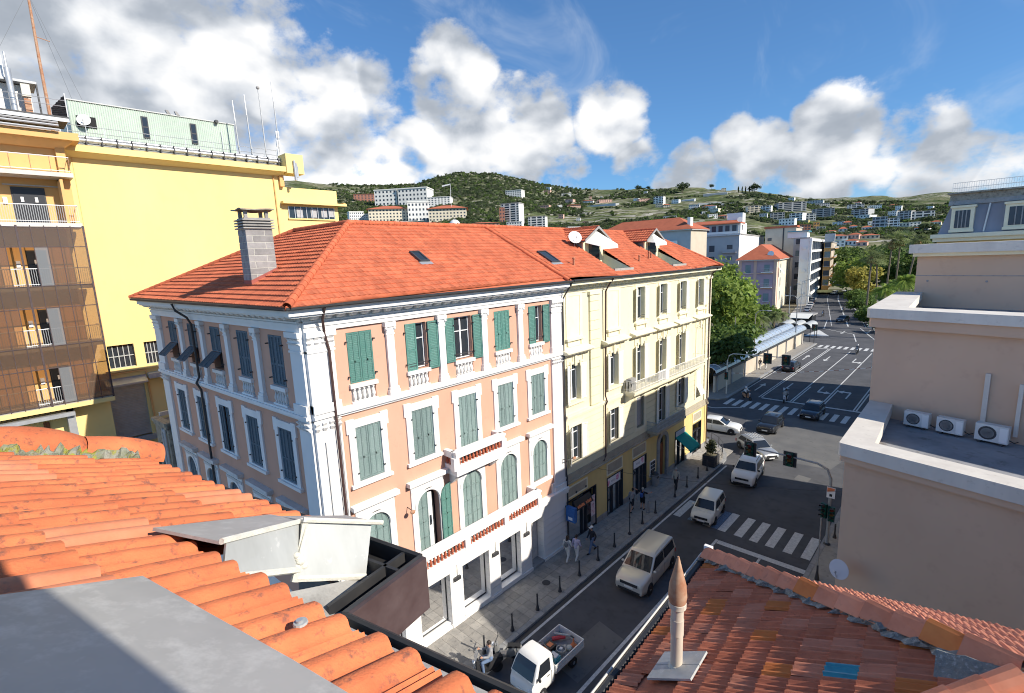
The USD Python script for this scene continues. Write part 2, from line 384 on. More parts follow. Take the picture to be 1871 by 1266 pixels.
M('wood_floor', (.36, .20, .09), (.28, .15, .06), scale=3, rough=.5)
M('interior_wall', (.42, .38, .29), (.34, .31, .24), scale=2, rough=.9)
M('teal_awning', (.0, .23, .205), (.0, .19, .17), scale=4, rough=.85)
M('awning_white', (.78, .77, .72), (.68, .67, .62), scale=5, rough=.9)
M('sign_dark', (.025, .026, .03), None, rough=.4)
M('sign_blue', (.035, .12, .34), (.05, .16, .40), scale=6, rough=.35)
M('sign_pink', (.62, .09, .26), (.78, .55, .66), scale=5, rough=.4, lo=.42, hi=.58)
M('sign_white', (.78, .78, .78), None, rough=.5)
M('letter_orange', (.72, .22, .09), None, rough=.5)
M('letter_grey', (.45, .45, .50), None, rough=.5)
M('letter_red', (.62, .06, .07), None, rough=.5)
M('poster_pink', (.74, .62, .62), (.60, .22, .26), scale=7, rough=.5, lo=.5, hi=.62)
M('concrete', (.36, .345, .315), (.27, .26, .24), scale=1.5, rough=.95, bump=.3, bscale=25, c3=(.17, .16, .145), s3=4, f3=(.55, .75))
M('concrete_old', (.33, .30, .24), (.21, .19, .155), scale=2.5, rough=.95, bump=.3, bscale=25, c3=(.11, .10, .085), s3=5, f3=(.52, .7))
M('block_grey', (.30, .285, .28), (.22, .21, .205), scale=4, rough=.95, rnd=.16, bump=.4, bscale=40)
M('brick_red', (.34, .10, .075), (.25, .07, .055), scale=5, rough=.9, rnd=.15)
M('green_sheet', (.50, .58, .50), (.44, .52, .44), scale=.8, rough=.6, c3=(.36, .46, .36), s3=2.5, f3=(.58, .8))
M('dish_white', (.72, .72, .71), (.62, .62, .61), scale=6, rough=.5)
M('ac_white', (.66, .65, .62), (.58, .57, .54), scale=4, rough=.6)
M('rust', (.34, .15, .08), (.45, .30, .20), scale=6, rough=.9)
M('terracotta_pot', (.44, .19, .11), (.36, .14, .08), scale=8, rough=.9, c3=(.24, .09, .05), s3=9)
M('vent_pipe', (.60, .52, .43), (.50, .42, .34), scale=4, rough=.7, streak=(3, 3, .5))
# ------------------------------------------------------------------ ground, roads, pavements
def sheet(name, sh, z, mat, parent=None, **k):
 m = MB()
 for g in getattr(sh, 'geoms', [sh]):
  v, f = trimesh.creation.triangulate_polygon(g, engine='earcut')
  m.add(np.column_stack([v, np.full(len(v), z)]), f)
 return m.build(name, mat, parent, **k)
ROADP = [(-19.8, 113), (-37.5, 214), (-69, 395), (-110, 600)]
far_road = LineString(ROADP).buffer(7.0, cap_style=2)
road_shape = Polygon([(-19, -40), (-3, -40), (-3, 46), (60, 46), (60, 63), (-7.9, 63), (-7.9, 113), (-8, 125), (-26, 128), (-26, 113), (-22.6, 112), (-22.6, 63), (-70, 70), (-70, 49), (-19, 49)]).union(far_road).union(sbox(-40, 116, -4, 140))
sheet('ground', sbox(-5000, -5000, 5000, 5000), -0.05, 'soil', kind='structure')
sheet('road', road_shape.buffer(0), 0.0, 'asphalt', kind='structure')
sheet('asphalt_patch', Polygon([(-13.2, 15.8), (-11.6, 15.6), (-11.4, 19.2), (-13.0, 19.5)]), .004, 'asphalt_old', kind='structure')
sheet('asphalt_patch', Polygon([(-9.9, 43.6), (-8.9, 43.4), (-8.8, 44.6), (-9.8, 44.8)]), .004, 'asphalt_old', kind='structure')
sheet('asphalt_patch', Polygon([(-15.2, 46.5), (-8, 47.5), (-6, 60), (-14, 60.5), (-18, 57)]), .004, 'asphalt_old', kind='structure')
ZM = .009
def line(pts, w):
 return LineString(pts).buffer(w / 2, cap_style=2, join_style=2)
zc = Thing('zebra_crossing', kind='structure')
for i, x in enumerate((-14.9, -13.85, -12.75, -11.7, -10.62, -9.65, -8.67, -7.63, -6.62)):
 sheet('stripe', sbox(x - .02, 32.08, x + .50, 34.98), ZM, 'blue_paint' if i in (1,) else 'road_paint', zc)
sheet('stripe', sbox(-12.22, 32.1, -11.75, 34.9), ZM + .0, 'blue_paint', zc)
zc = Thing('zebra_crossing', kind='structure')
for i in range(13):
 x = -22.3 + i * 1.04
 sheet('stripe', sbox(x, 61.4, x + .52, 64.4), ZM, 'road_paint', zc)
zc = Thing('zebra_crossing', kind='structure')
for i in range(11):
 x = -21.9 + i * 1.05
 sheet('stripe', sbox(x, 108.0, x + .55, 110.9), ZM, 'road_paint', zc)
lm = Thing('lane_marking', kind='structure')
sheet('edge_line', line([(-15.1, -10), (-15.1, 43)], .14), ZM, 'road_paint', lm)
sheet('centre_line', line([(-11.26, -10), (-11.26, 30.85)], .17), ZM, 'road_paint', lm)
sheet('stop_line', sbox(-11.15, 30.40, -5.7, 30.85), ZM, 'road_paint', lm)
sheet('lane_line', line([(-8.47, 30.38), (-8.47, 10)], .14), ZM, 'road_paint', lm)
for x in (-19.75, -19.45):
 sheet('centre_line', line([(x, 66.9), (x, 107)], .14), ZM, 'road_paint', lm)
sheet('stop_line', sbox(-19.3, 66.6, -8.0, 67.0), ZM, 'road_paint', lm)
for x in (-16.1, -12.9, -9.5):
 sheet('lane_line', line([(x, 67.1), (x - .1, 106)], .15), ZM, 'road_paint', lm)
 sheet('lane_line', line([(x + .28, 67.1), (x + .28, 76)], .15), ZM, 'road_paint', lm)
sheet('edge_line', line([(-22.3, 68), (-22.3, 107)], .12), ZM, 'road_paint', lm)
sheet('stop_line', sbox(-22.2, 106.8, -19.6, 107.2), ZM, 'road_paint', lm)
th = np.linspace(0, PI / 2, 14)
sheet('edge_line', line([(-22.4 - 6.2 * math.sin(t) * 1.1, 59.0 + 3.6 * math.cos(t) - 3.4) for t in th][::-1] + [(-20.6, 60.6), (-19.9, 61.2)], .22), ZM, 'road_paint', lm)
for o, w in ((-.2, .3), (3.3, .14), (-3.6, .14)):
 sheet('lane_line', line([(-22 + o, 140), (-37.5 + o, 214), (-69 + o, 395)], w), ZM, 'road_paint', lm)
sheet('edge_line', line([(-13.4, 118), (-15.6, 125), (-19.5, 138)], .2), ZM, 'road_paint', lm)
sheet('edge_line', line([(-17.2, 118), (-19.2, 128), (-26, 134), (-28.5, 150)], .2), ZM, 'road_paint', lm)
sheet('hatched_island', Polygon([(-27.2, 121), (-22.8, 123), (-26.2, 131), (-26.8, 131)]), ZM, 'road_paint', lm)
def arrow(x, y, up, kind):
 """A lane arrow pointing along +y (up) or -y; kind: straight, left, right."""
 st = [sbox(-.09, 0, .09, 3.4)]
 if kind == 'straight':
  st += [Polygon([(-.42, 3.2), (.42, 3.2), (0, 4.7)])]
 else:
  s = 1 if kind == 'right' else -1
  st += [Polygon([(0, 3.0), (s * .8, 3.0), (s * .8, 3.6), (0, 3.6)]), Polygon([(s * .8, 2.5), (s * .8, 4.1), (s * 1.5, 3.3)])]
 from shapely import affinity, union_all
 a = union_all(st)
 if not up:
  a = affinity.scale(a, -1, -1, origin=(0, 2.2))
 sheet('arrow', affinity.translate(a, x, y), ZM, 'road_paint', lm)
for x, y, up, k in ((-21.2, 70, 1, 'straight'), (-18.2, 72.3, 0, 'straight'), (-14.5, 72.6, 0, 'left'), (-11.1, 72.0, 1, 'left'), (-21.2, 94.5, 1, 'straight'), (-18.1, 95.2, 0, 'straight'), (-14.3, 95.2, 0, 'left'), (-17.2, 131, 0, 'straight'), (-21.5, 128, 0, 'straight')):
 arrow(x, y, up, k)
sw = Thing('pavement', kind='structure')
walk = Polygon([(-30, 46.0), (-18.3, 46.0), (-18.3, -12), (-15.75, -12), (-15.75, 43.2), (-16.1, 45.2), (-17.2, 46.9), (-19, 47.9), (-30, 48.4)])
m = MB()
for v in (.075,):
 m.shape(walk, -.05, v, 'z')
m.build('base_course', 'concrete', sw)
nx = 5
for j in range(34):
 for i in range(nx):
  x0, y0 = -18.42 + i * .534, 9.2 + j * .5
  m = MB(); z = .13 + random.uniform(-.004, .004)
  m.box(x0 + .006, x0 + .528, y0 + .006, y0 + .494, .06, z)
  m.build('paving_slab', 'paving', sw)
m = MB()
for j in range(41):
 for i in range(nx):
  x0, y0 = -18.42 + i * .534, 26.2 + j * .5
  m.box(x0 + .008, x0 + .526, y0 + .008, y0 + .492, .06, .13 + random.uniform(-.004, .004))
m.shape(walk.intersection(sbox(-40, 46.3, 0, 60)), .06, .13, 'z')
m.shape(sbox(-18.42, -12, -15.75, 9.2), .06, .13, 'z')
m.build('far_paving_slabs', 'paving', sw, kind='stuff')
for k in range(41):
 y0 = 2.0 + k
 MB().box(-15.74, -15.46, y0 + .01, y0 + .99, -.05, .135 + random.uniform(-.004, .004)).build('kerb_stone', 'kerb_stone', sw)
ang = [(-15.46, 43.1), (-15.55, 44.2), (-15.95, 45.4), (-16.7, 46.5), (-17.6, 47.4), (-18.8, 48.1), (-20, 48.5)]
for a, b in zip(ang, ang[1:]):
 d = np.subtract(b, a); nrm = np.array([-d[1], d[0]]) / np.linalg.norm(d) * .28
 MB().hexa([(*a, -.05), (*b, -.05), (b[0] + nrm[0], b[1] + nrm[1], -.05), (a[0] + nrm[0], a[1] + nrm[1], -.05)], [(*a, .135), (*b, .135), (b[0] + nrm[0], b[1] + nrm[1], .135), (a[0] + nrm[0], a[1] + nrm[1], .135)]).build('kerb_stone', 'kerb_stone', sw)
sheet('gutter_strip', sbox(-15.46, -12, -15.2, 43), .005, 'asphalt_patch_dark' if 'asphalt_patch_dark' in MATS else 'iron', sw)
sw2 = Thing('pavement', kind='structure')
MB().box(-5.75, -2.6, -12, 44.6, -.05, .12).build('base_course', 'concrete', sw2)
for k in range(30):
 MB().box(-6.02, -5.76, 14.6 + k + .01, 14.6 + k + .99, -.05, .13 + random.uniform(-.004, .004)).build('kerb_stone', 'kerb_stone', sw2)
sw3 = Thing('pavement', kind='structure')
MB().shape(Polygon([(-40, 61.5), (-26, 61.8), (-23.3, 62.6), (-22.7, 64), (-22.7, 112), (-26.5, 113.2), (-28, 113.2), (-27, 66), (-40, 66)]), -.05, .13, 'z').build('base_course', 'paving', sw3)
MB().box(-22.98, -22.69, 64, 111.5, .0, .136).build('kerb', 'kerb_stone', sw3)
sw4 = Thing('pavement', kind='structure')
MB().shape(Polygon([(-7.8, 64), (-4, 64), (-4, 113), (-7.8, 113)]), -.05, .13, 'z').build('base_course', 'paving', sw4)
fr_l = LineString(ROADP).offset_curve(9.2).buffer(2.2, cap_style=2)
fr_r = LineString(ROADP).offset_curve(-9.2).buffer(2.2, cap_style=2)
cutter = sbox(-60, 100, 20, 142)
sw5 = Thing('pavement', kind='structure')
MB().shape(fr_l.difference(cutter), -.05, .12, 'z').shape(fr_r.difference(sbox(-60, 100, 20, 124)), -.05, .12, 'z').build('base_course', 'paving', sw5)
mh = Thing('manhole_cover', 'round iron cover set into the near pavement by the shop steps', 'manhole cover', (-17.0, 20.0, .134))
MB().lathe([(.001, .012), (.22, .012), (.22, 0)], mh.loc, 14).build('lid', 'iron', mh)
MB().lathe([(.25, 0), (.25, .008), (.225, .008)], mh.loc, 14).build('frame', 'iron', mh)
# ------------------------------------------------------------------ facade pieces
def leaf(parent, fr, poly, n0, mat, bars=(), vbars=(), t=.045, name='shutter', slat=.075, edge=.075, **k):
 """A louvred shutter leaf: frame, bars and slanting slats, as one mesh. poly is its outline in (s, z)."""
 m = MB(fr)
 inner = poly.buffer(-edge, join_style=2)
 m.shape(poly.difference(inner), n0, n0 + t)
 x0, z0, x1, z1 = inner.bounds
 for z in bars:
  g = inner.intersection(sbox(x0 - 1, z - edge * .6, x1 + 1, z + edge * .6))
  if not g.is_empty:
   m.shape(g, n0, n0 + t)
 for s in vbars:
  g = inner.intersection(sbox(s - edge * .45, z0 - 1, s + edge * .45, z1 + 1))
  if not g.is_empty:
   m.shape(g, n0, n0 + t)
 z = z0 + .01
 while z < z1 - slat * .6:
  c = inner.intersection(LineString([(x0 - 1, z + slat * .5), (x1 + 1, z + slat * .5)]))
  for g in getattr(c, 'geoms', [c]):
   if g.length > .04:
    a, b = g.bounds[0], g.bounds[2]
    m.hexa([(a, n0 + t * .62, z), (b, n0 + t * .62, z), (b, n0 + t * .8, z + .006), (a, n0 + t * .8, z + .006)][::1],
                       [(a, n0 + .004, z + slat * .92), (b, n0 + .004, z + slat * .92), (b, n0 + .012, z + slat * .98), (a, n0 + .012, z + slat * .98)])
  z += slat
 return m.build(name, mat, parent, **k)
def pair(parent, fr, s0, s1, z0, z1, n0, mat, midbar=.42, panels=True):
 c = (s0 + s1) / 2
 for a, b in ((s0, c - .008), (c + .008, s1)):
  leaf(parent, fr, sbox(a, z0, b, z1), n0, mat, bars=[z0 + (z1 - z0) * midbar] if midbar else [], vbars=[(a + b) / 2] if panels else [])
def arch_poly(c, w, z0, zs, n=16):
 """Opening with a round head: centre, width, foot, springing."""
 r = w / 2
 return Polygon([(c - r, z0), (c + r, z0)] + [(c + r * math.cos(t), zs + r * math.sin(t)) for t in np.linspace(0, PI, n)])
def casement(parent, fr, s0, s1, z0, z1, n0, mullion=True, rails=(.62,), ratio=.055, glass='window_glass', name='window'):
 """A white framed window: frame mesh, with its pane as sub-part."""
 e = ratio
 h = parent.sub(name) if isinstance(parent, Thing) and parent.path.count('/') == 2 else parent
 m = MB(fr)
 m.box(s0, s0 + e, n0, n0 + .05, z0, z1).box(s1 - e, s1, n0, n0 + .05, z0, z1).box(s0, s1, n0, n0 + .051, z0, z0 + e).box(s0, s1, n0, n0 + .051, z1 - e, z1)
 if mullion:
  c = (s0 + s1) / 2
  m.box(c - e * .8, c + e * .8, n0, n0 + .055, z0, z1)
 for r in rails:
  z = z0 + (z1 - z0) * r
  m.box(s0, s1, n0, n0 + .049, z - e * .4, z + e * .4)
 m.build('frame', 'frame_white', h)
 MB(fr).box(s0 + .01, s1 - .01, n0 + .005, n0 + .02, z0 + .01, z1 - .01).build('pane', glass, h)
def baluster(parent, fr, s, n, z0, z1, r, mat, k=8):
 h = z1 - z0
 pr = [(.75, 0), (.8, .06), (.45, .10), (.55, .14), (.95, .32), (.85, .45), (.45, .66), (.40, .80), (.7, .86), (.55, .92), (.8, 1.0)]
 m = MB(fr)
 m.lathe([(r * a, z0 + h * b) for a, b in pr], (s, n, 0), k)
 return m.build('baluster', mat, parent)
def wall_with_holes(parent, fr, outline, holes, depth, mat, name='wall', n0=0.0):
 sh = outline
 for h in holes:
  sh = sh.difference(h)
 MB(fr).shape(sh, n0 - depth, n0).build(name, mat, parent)
def tile_rows(parent, poly, up, along, gauge, wave, mat, lift=.045, amp=.018, name='tile_course', seg=4, off=0.0):
 """A plane of interlocking tiles: every course a part, waved across, its lower edge raised over the course below. up and along are unit vectors in the plane."""
 P = np.asarray(poly, float)
 up, along = np.asarray(up, float), np.asarray(along, float)
 nrm = np.cross(along, up); nrm /= np.linalg.norm(nrm)
 if nrm[2] < 0:
  nrm = -nrm
 o = P[0]
 T = (P - o) @ up; S = (P - o) @ along
 pg = Polygon(np.column_stack([S, T]))
 t0, t1 = T.min(), T.max()
 def span(t):
  c = pg.intersection(LineString([(-1e3, t), (1e3, t)]))
  if c.is_empty:
   return None
  return c.bounds[0], c.bounds[2]
 k = 0
 out = []
 t = t0
 while t < t1 - .05:
  ta, tb = t, min(t + gauge + .03, t1)
  A, B = span(ta + 1e-3), span(min(tb, t1) - 1e-3)
  if A and B:
   lo, hi = min(A[0], B[0]), max(A[1], B[1])
   n = max(2, int((hi - lo) / wave * seg))
   s = np.linspace(lo, hi, n + 1)
   ph = (s + (k % 2) * wave * .5 * 0) / wave * 2 * PI
   w = amp * np.cos(ph)
   sa, sb = np.clip(s, *A), np.clip(s, *B)
   jit = .004 * rng.standard_normal(len(s))
   va = o + sa[:, None] * along + ta * up + (lift + w + jit + off)[:, None] * nrm
   vb = o + sb[:, None] * along + tb * up + (.006 + w * .6 + off)[:, None] * nrm
   vc = o + sa[:, None] * along + ta * up + (off - .03) * nrm[None, :]
   N = n + 1
   v = np.vstack([vc, va, vb])
   f = [(i, i + 1, N + i + 1, N + i) for i in range(n)] + [(N + i, N + i + 1, 2 * N + i + 1, 2 * N + i) for i in range(n)]
   uv = np.vstack([np.column_stack([sa / wave, np.full(N, k + .1)]), np.column_stack([sa / wave, np.full(N, k + .1)]), np.column_stack([sb / wave, np.full(N, k + .9)])])
   out.append(MB().add(v, f).build(name, mat, parent, uv=uv))
  t += gauge
  k += 1
 return out
def ridge_run(parent, a, b, r, mat, step=.38, name='ridge_tile'):
 """Half-round cap tiles along a ridge, each overlapping the next."""
 a, b = np.asarray(a, float), np.asarray(b, float)
 L = np.linalg.norm(b - a); d = (b - a) / L
 side = np.cross(d, [0, 0, 1]); side /= np.linalg.norm(side); up = np.cross(side, d)
 n = max(1, int(round(L / step)))
 th = np.linspace(-.15 * PI, 1.15 * PI, 9)
 for i in range(n):
  p0, p1 = a + d * (L * i / n - .02), a + d * (L * (i + 1) / n + .03)
  r0, r1 = r * 1.10, r * .94
  ring = lambda p, q: [p + q * math.cos(t) * side + q * math.sin(t) * up for t in th]
  v = ring(p0, r0) + ring(p1, r1) + ring(p0, r0 - .02)
  m = len(th)
  f = [(k, k + 1, m + k + 1, m + k) for k in range(m - 1)] + [(2 * m + k, 2 * m + k + 1, k + 1, k) for k in range(m - 1)]
  MB().add(v, f).build(name, mat, parent)
# ------------------------------------------------------------------ the pink palazzo
FX, FY = -18.5, 8.04
front = Frame((FX, FY, 0), (0, 1, 0), (1, 0, 0))
TH = .0644
SD = np.array([-math.cos(TH), -math.sin(TH), 0]); SN = np.array([math.sin(TH), -math.cos(TH), 0])
side = Frame((FX, FY, 0), SD, SN)
LF, LS = 15.96, 17.75
pink = Thing('pink_palazzo', 'pink palazzo with white pilasters, green shutters and a red hipped roof', 'building', (FX, FY, 0))
BAYS = [2.31, 5.13, 7.94, 10.72, 13.45]
SBAYS = [2.34, 5.48, 8.62, 11.72, 14.75]
def pink_facade(fr, L, bays, is_front):
 op4 = [sbox(b - .58, 14.05, b + .58, 16.17) for b in bays]
 bal4 = [sbox(b - .58, 13.22, b + .58, 13.93) for b in bays]
 op3 = [sbox(b - .60, 9.80, b + .60, 12.19) for b in bays]
 if is_front:
  op3[2] = sbox(bays[2] - .60, 8.75, bays[2] + .60, 12.19)
 op2 = [arch_poly(b, 1.30, 5.62 if (not is_front or i == 4) else 4.5, 7.46) for i, b in enumerate(bays)]
 shallow = [b for b in bal4]
 wall_with_holes(pink, fr, sbox(.45, 4.0, L - .0, 16.45), op4 + op3 + op2 + bal4, .35, 'pink_wall')
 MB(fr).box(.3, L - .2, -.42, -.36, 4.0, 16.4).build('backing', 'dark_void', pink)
 for i, b in enumerate(bays):
  MB(fr).box(b - .585, b + .585, -.14, -.12, 13.2, 13.95).build('apron_panel', 'white_trim', pink)
  MB(fr).box(b - .64, b + .64, -.05, .13, 13.86, 14.03).build('sill', 'white_trim', pink)
  MB(fr).box(b - .60, b + .60, -.1, .09, 13.20, 13.28).build('plinth', 'white_trim', pink)
  for q in range(5):
   baluster(pink, fr, b - .44 + q * .22, .02, 13.28, 13.86, .085, 'white_trim')
  z0 = 9.62 if not (is_front and i == 2) else 8.75
  outer = sbox(b - .90, z0, b + .90, 12.52).union(sbox(b - .99, 11.98, b + .99, 12.34)).union(sbox(b - .99, 12.30, b - .62, 12.58)).union(sbox(b + .62, 12.30, b + .99, 12.58))
  MB(fr).shape(outer.difference(op3[i]), -.02, .075).build('window_surround', 'white_trim', pink)
  if not (is_front and i == 2):
   MB(fr).box(b - 1.0, b + 1.0, -.02, .16, 9.60, 9.74).build('sill', 'white_trim', pink)
  zb = 5.45 if (not is_front or i == 4) else 4.4
  fo = sbox(b - .96, zb, b + .96, 8.58)
  MB(fr).shape(fo.difference(op2[i]), -.02, .07).build('window_surround', 'white_trim', pink)
  MB(fr).shape(arch_poly(b, 1.62, 7.40, 7.46).difference(arch_poly(b, 1.34, 7.3, 7.46)), .07, .11).build('archivolt', 'white_trim', pink)
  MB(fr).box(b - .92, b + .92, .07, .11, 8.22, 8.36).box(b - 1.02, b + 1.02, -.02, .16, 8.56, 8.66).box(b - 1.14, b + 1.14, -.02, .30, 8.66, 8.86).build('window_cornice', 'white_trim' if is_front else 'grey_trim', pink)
  if zb > 5:
   MB(fr).box(b - 1.05, b + 1.05, -.02, .15, 5.38, 5.52).build('sill', 'white_trim', pink)
  g4 = 'shutter_green' if is_front else 'shutter_blue'
  g3 = 'shutter_faded' if is_front else 'shutter_blue'
  if is_front and i in (1, 2, 4):
   casement(pink, fr, b - .56, b + .56, 14.07, 16.15, -.26, rails=(.66,))
   leaf(pink, fr, sbox(b - (1.15 if i == 2 else .58), 14.02, b - (.60 if i == 2 else .02), 16.18), .03 if i == 2 else .0, g4, bars=[14.95], vbars=[])
   leaf(pink, fr, sbox(b + .62, 13.96, b + 1.20, 16.18), .05, g4, bars=[14.95])
   MB(fr).tube([(b - .5, .02, 14.22), (b + .55, .02, 14.22)], .02).tube([(b - .5, .02, 14.34), (b + .55, .02, 14.34)], .02).build('railing', 'iron', pink)
  elif not is_front and i in (2, 3, 4):
   c = b
   for a0, a1 in ((c - .56, c - .01), (c + .01, c + .56)):
    leaf(pink, fr, sbox(a0, 14.95, a1, 16.16), -.02, g4)
   an = math.radians(48)
   fo_ = fr((0, -.0, 14.93))
   rot = Frame(fr((0, .03, 14.93)) - 0 * fr.b, fr.a, fr.b)
   class Flap:
    def __init__(s_, fr_): s_.fr = fr_
    def __call__(s_, p):
     p = np.asarray(p, float)
     q = p.copy(); h = p[..., 2] - 14.93; d = p[..., 1]
     q[..., 2] = 14.93 + h * math.cos(an) - d * math.sin(an) * 0
     q[..., 1] = .03 - h * math.sin(an) + d
     return s_.fr(q)
   for a0, a1 in ((c - .56, c - .01), (c + .01, c + .56)):
    leaf(pink, Flap(fr), sbox(a0, 14.02, a1, 14.93), 0, g4, name='shutter_flap')
   MB(fr).box(c - .57, c + .57, -.30, -.28, 14.0, 14.95).build('pane', 'window_glass', pink)
  else:
   pair(pink, fr, b - .57, b + .57, 14.06, 16.16, -.03, g4)
  if not is_front and i == 2:
   leaf(pink, fr, sbox(b - .59, 9.82, b - .06, 12.18), -.02, g3, bars=[10.8], vbars=[b - .32])
   leaf(pink, fr, sbox(b + .04, 9.82, b + .59, 12.18), .05, g3, bars=[10.8], vbars=[b + .31])
  else:
   zz = 9.82 if not (is_front and i == 2) else 8.80
   pair(pink, fr, b - .585, b + .585, zz, 12.17, -.03, g3)
  zz = 5.65 if (not is_front or i == 4) else 4.55
  ap = arch_poly(b, 1.27, zz, 7.46)
  bars = [7.30, 6.55, 5.75] if zz < 5 else [7.30, 6.5]
  for sd in (-1, 1):
   half = ap.intersection(sbox(b + (.012 if sd > 0 else -2), 0, b + (2 if sd > 0 else -.012), 10))
   if is_front and i == 1 and sd > 0:
    continue
   leaf(pink, fr, half, -.05, 'shutter_faded' if is_front else 'shutter_blue', bars=bars, vbars=[b + sd * .33], edge=.05)
  if is_front and i == 1:
   MB(fr).box(b + .02, b + .30, -.16, -.11, 4.6, 7.9).build('door_leaf', 'frame_white', pink)
   MB(fr).box(b + .10, b + .22, -.105, -.09, 6.2, 6.7).build('pane', 'window_glass', pink)
   half = arch_poly(b + 1.32, 1.27, zz, 7.46).intersection(sbox(b + .69, 0, b + 1.31, 10))
   leaf(pink, fr, half, .11, 'shutter_green', bars=bars, vbars=[b + 1.0], edge=.06)
  for z in (14.35, 15.8, 10.2, 11.8):
   for q in (-.63, .63):
    MB(fr).box(b + q - .03, b + q + .03, 0, .13, z - .025, z + .025).build('hinge', 'iron', pink)
 mids = [(a + b) / 2 for a, b in zip(bays, bays[1:])]
 for c in mids:
  m = MB(fr)
  m.box(c - .27, c + .27, 0, .20, 13.2, 13.42).box(c - .23, c + .23, 0, .17, 13.42, 13.55).box(c - .185, c + .185, 0, .13, 13.55, 15.95)
  m.box(c - .21, c + .21, 0, .16, 15.86, 15.92).box(c - .22, c + .22, 0, .17, 16.02, 16.14).box(c - .27, c + .27, 0, .22, 16.20, 16.40).box(c - .19, c + .19, 0, .15, 15.95, 16.40)
  for q in (-.2, .2):
   m.ball((c + q, .17, 16.12), .075, 1)
  m.build('pilaster', 'white_trim', pink)
 ends = [(0.0, .78, .16), (.80, 1.14, .06)] if is_front else [(.0, .93, .10)]
 ends += [(L - 1.18, L - .12, .10)]
 for a, b, d in ends:
  m = MB(fr)
  m.box(a, b, -.3, d, 4.2, 12.92).box(a - .06 * (a > .1), b + .06, -.3, d + .08, 4.2, 4.62)
  m.box(a, b, -.3, d + .02, 13.2, 15.75).box(a - .05 * (a > .1), b + .07, -.3, d + .10, 13.2, 13.55)
  m.box(a, b + .04, -.3, d + .06, 15.60, 15.68).box(a, b + .03, -.3, d + .05, 15.75, 16.2).box(a, b + .10, -.3, d + .14, 16.2, 16.42)
  for z, h in ((15.85, .30), (12.45, .34)):
   for q in np.linspace(a + .09, b - .09, max(2, int((b - a) / .2))):
    for dz in (0, h * .55):
     m.hexa([(q - .06, d, z + dz), (q + .06, d, z + dz), (q + .06, d - .05, z + dz), (q - .06, d - .05, z + dz)], [(q - .09, d + .13, z + dz + h * .5), (q + .09, d + .13, z + dz + h * .5), (q + .08, d, z + dz + h * .55), (q - .08, d, z + dz + h * .55)])
  m.build('corner_pilaster', 'white_trim', pink)
 MB(fr).box(0, L, -.1, .12, 12.86, 12.98).box(-.0, L, -.1, .24, 12.98, 13.12).box(0, L, -.1, .18, 13.12, 13.2).build('string_course', 'white_trim', pink)
 MB(fr).box(.0, L, -.3, .12, 16.42, 16.60).box(0, L, -.3, .17, 16.60, 16.74).box(0, L, -.3, .10, 16.74, 17.02).box(0, L, -.3, .20, 16.78, 16.84).build('frieze', 'white_trim', pink)
 n = int(L / .52)
 for k in range(n):
  s = .35 + k * (L - .5) / (n - 1)
  m = MB(fr)
  m.hexa([(s - .11, .1, 16.84), (s + .11, .1, 16.84), (s + .11, .45, 16.93), (s - .11, .45, 16.93)], [(s - .13, .1, 17.04), (s + .13, .1, 17.04), (s + .13, .56, 17.04), (s - .13, .56, 17.04)])
  m.build('modillion', 'white_trim', pink)
 MB(fr).box(-.0 if not is_front else -.62, L, -.3, .64, 17.04, 17.12).box(0 if not is_front else -.74, L, -.3, .74, 17.12, 17.34).box(-.0 if not is_front else -.80, L, -.3, .80, 17.34, 17.42).build('cornice', 'white_trim', pink)
pink_facade(front, LF, BAYS, True)
pink_facade(side, LS, SBAYS, False)
core = Polygon([(FX - .6, FY + .6), (FX - .6, FY + LF - .3), (FX - 17.5, FY + LF - .3), (FX - 17.2, FY - .3)])
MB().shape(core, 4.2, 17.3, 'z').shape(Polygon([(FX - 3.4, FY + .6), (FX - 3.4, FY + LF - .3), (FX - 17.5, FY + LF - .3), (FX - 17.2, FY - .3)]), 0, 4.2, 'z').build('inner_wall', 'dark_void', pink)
MB().box(FX - 17.6, FX - .3, FY + LF - .3, FY + LF, 0, 17.4).build('party_wall', 'concrete', pink)
MB(side).box(0, LS, -.35, 0, 0, 4.0).build('ground_floor_wall', 'white_trim', pink)
MB(Frame(side((LS, 0, 0)), -SN, SD)).box(0, 16.5, -.35, 0, 0, 17.4).build('rear_wall', 'pink_wall', pink)
G = Frame((FX + .10, 0, 0), (0, 1, 0), (1, 0, 0))
PIERS = [(8.14, 9.15), (11.30, 12.20), (14.10, 14.95), (16.87, 17.72), (19.45, 20.40), (21.55, 23.95)]
for a, b in PIERS:
 zs = np.linspace(.32, 3.22, 8)
 MB(G).box(a + .02, b - .02, -.7, -.03, .0, 3.3).build('pier', 'grey_trim', pink)
 for z0, z1 in zip(zs, zs[1:]):
  MB(G).box(a, b, -.5, .0, z0 + .012, z1 - .012).build('stone_block', 'white_trim', pink)
 MB(G).box(a - .03, b + .03, -.6, .07, .0, .32).build('plinth', 'white_trim', pink)
MB(G).box(8.04, 23.98, -.6, .02, 3.22, 4.02).box(8.04, 23.98, -.6, .10, 3.95, 4.14).build('fascia', 'white_trim', pink)
for a, b in ((11.9, 14.3), (14.8, 17.2), (17.6, 20.0)):
 MB(G).shape(sbox(a, 3.5, b, 3.86).difference(sbox(a + .05, 3.55, b - .05, 3.81)), .02, .04).build('fascia_panel', 'white_trim', pink)
SHOPS = [(9.15, 11.30, .30), (12.20, 14.10, .42), (14.95, 16.87, .42), (17.72, 19.45, .42)]
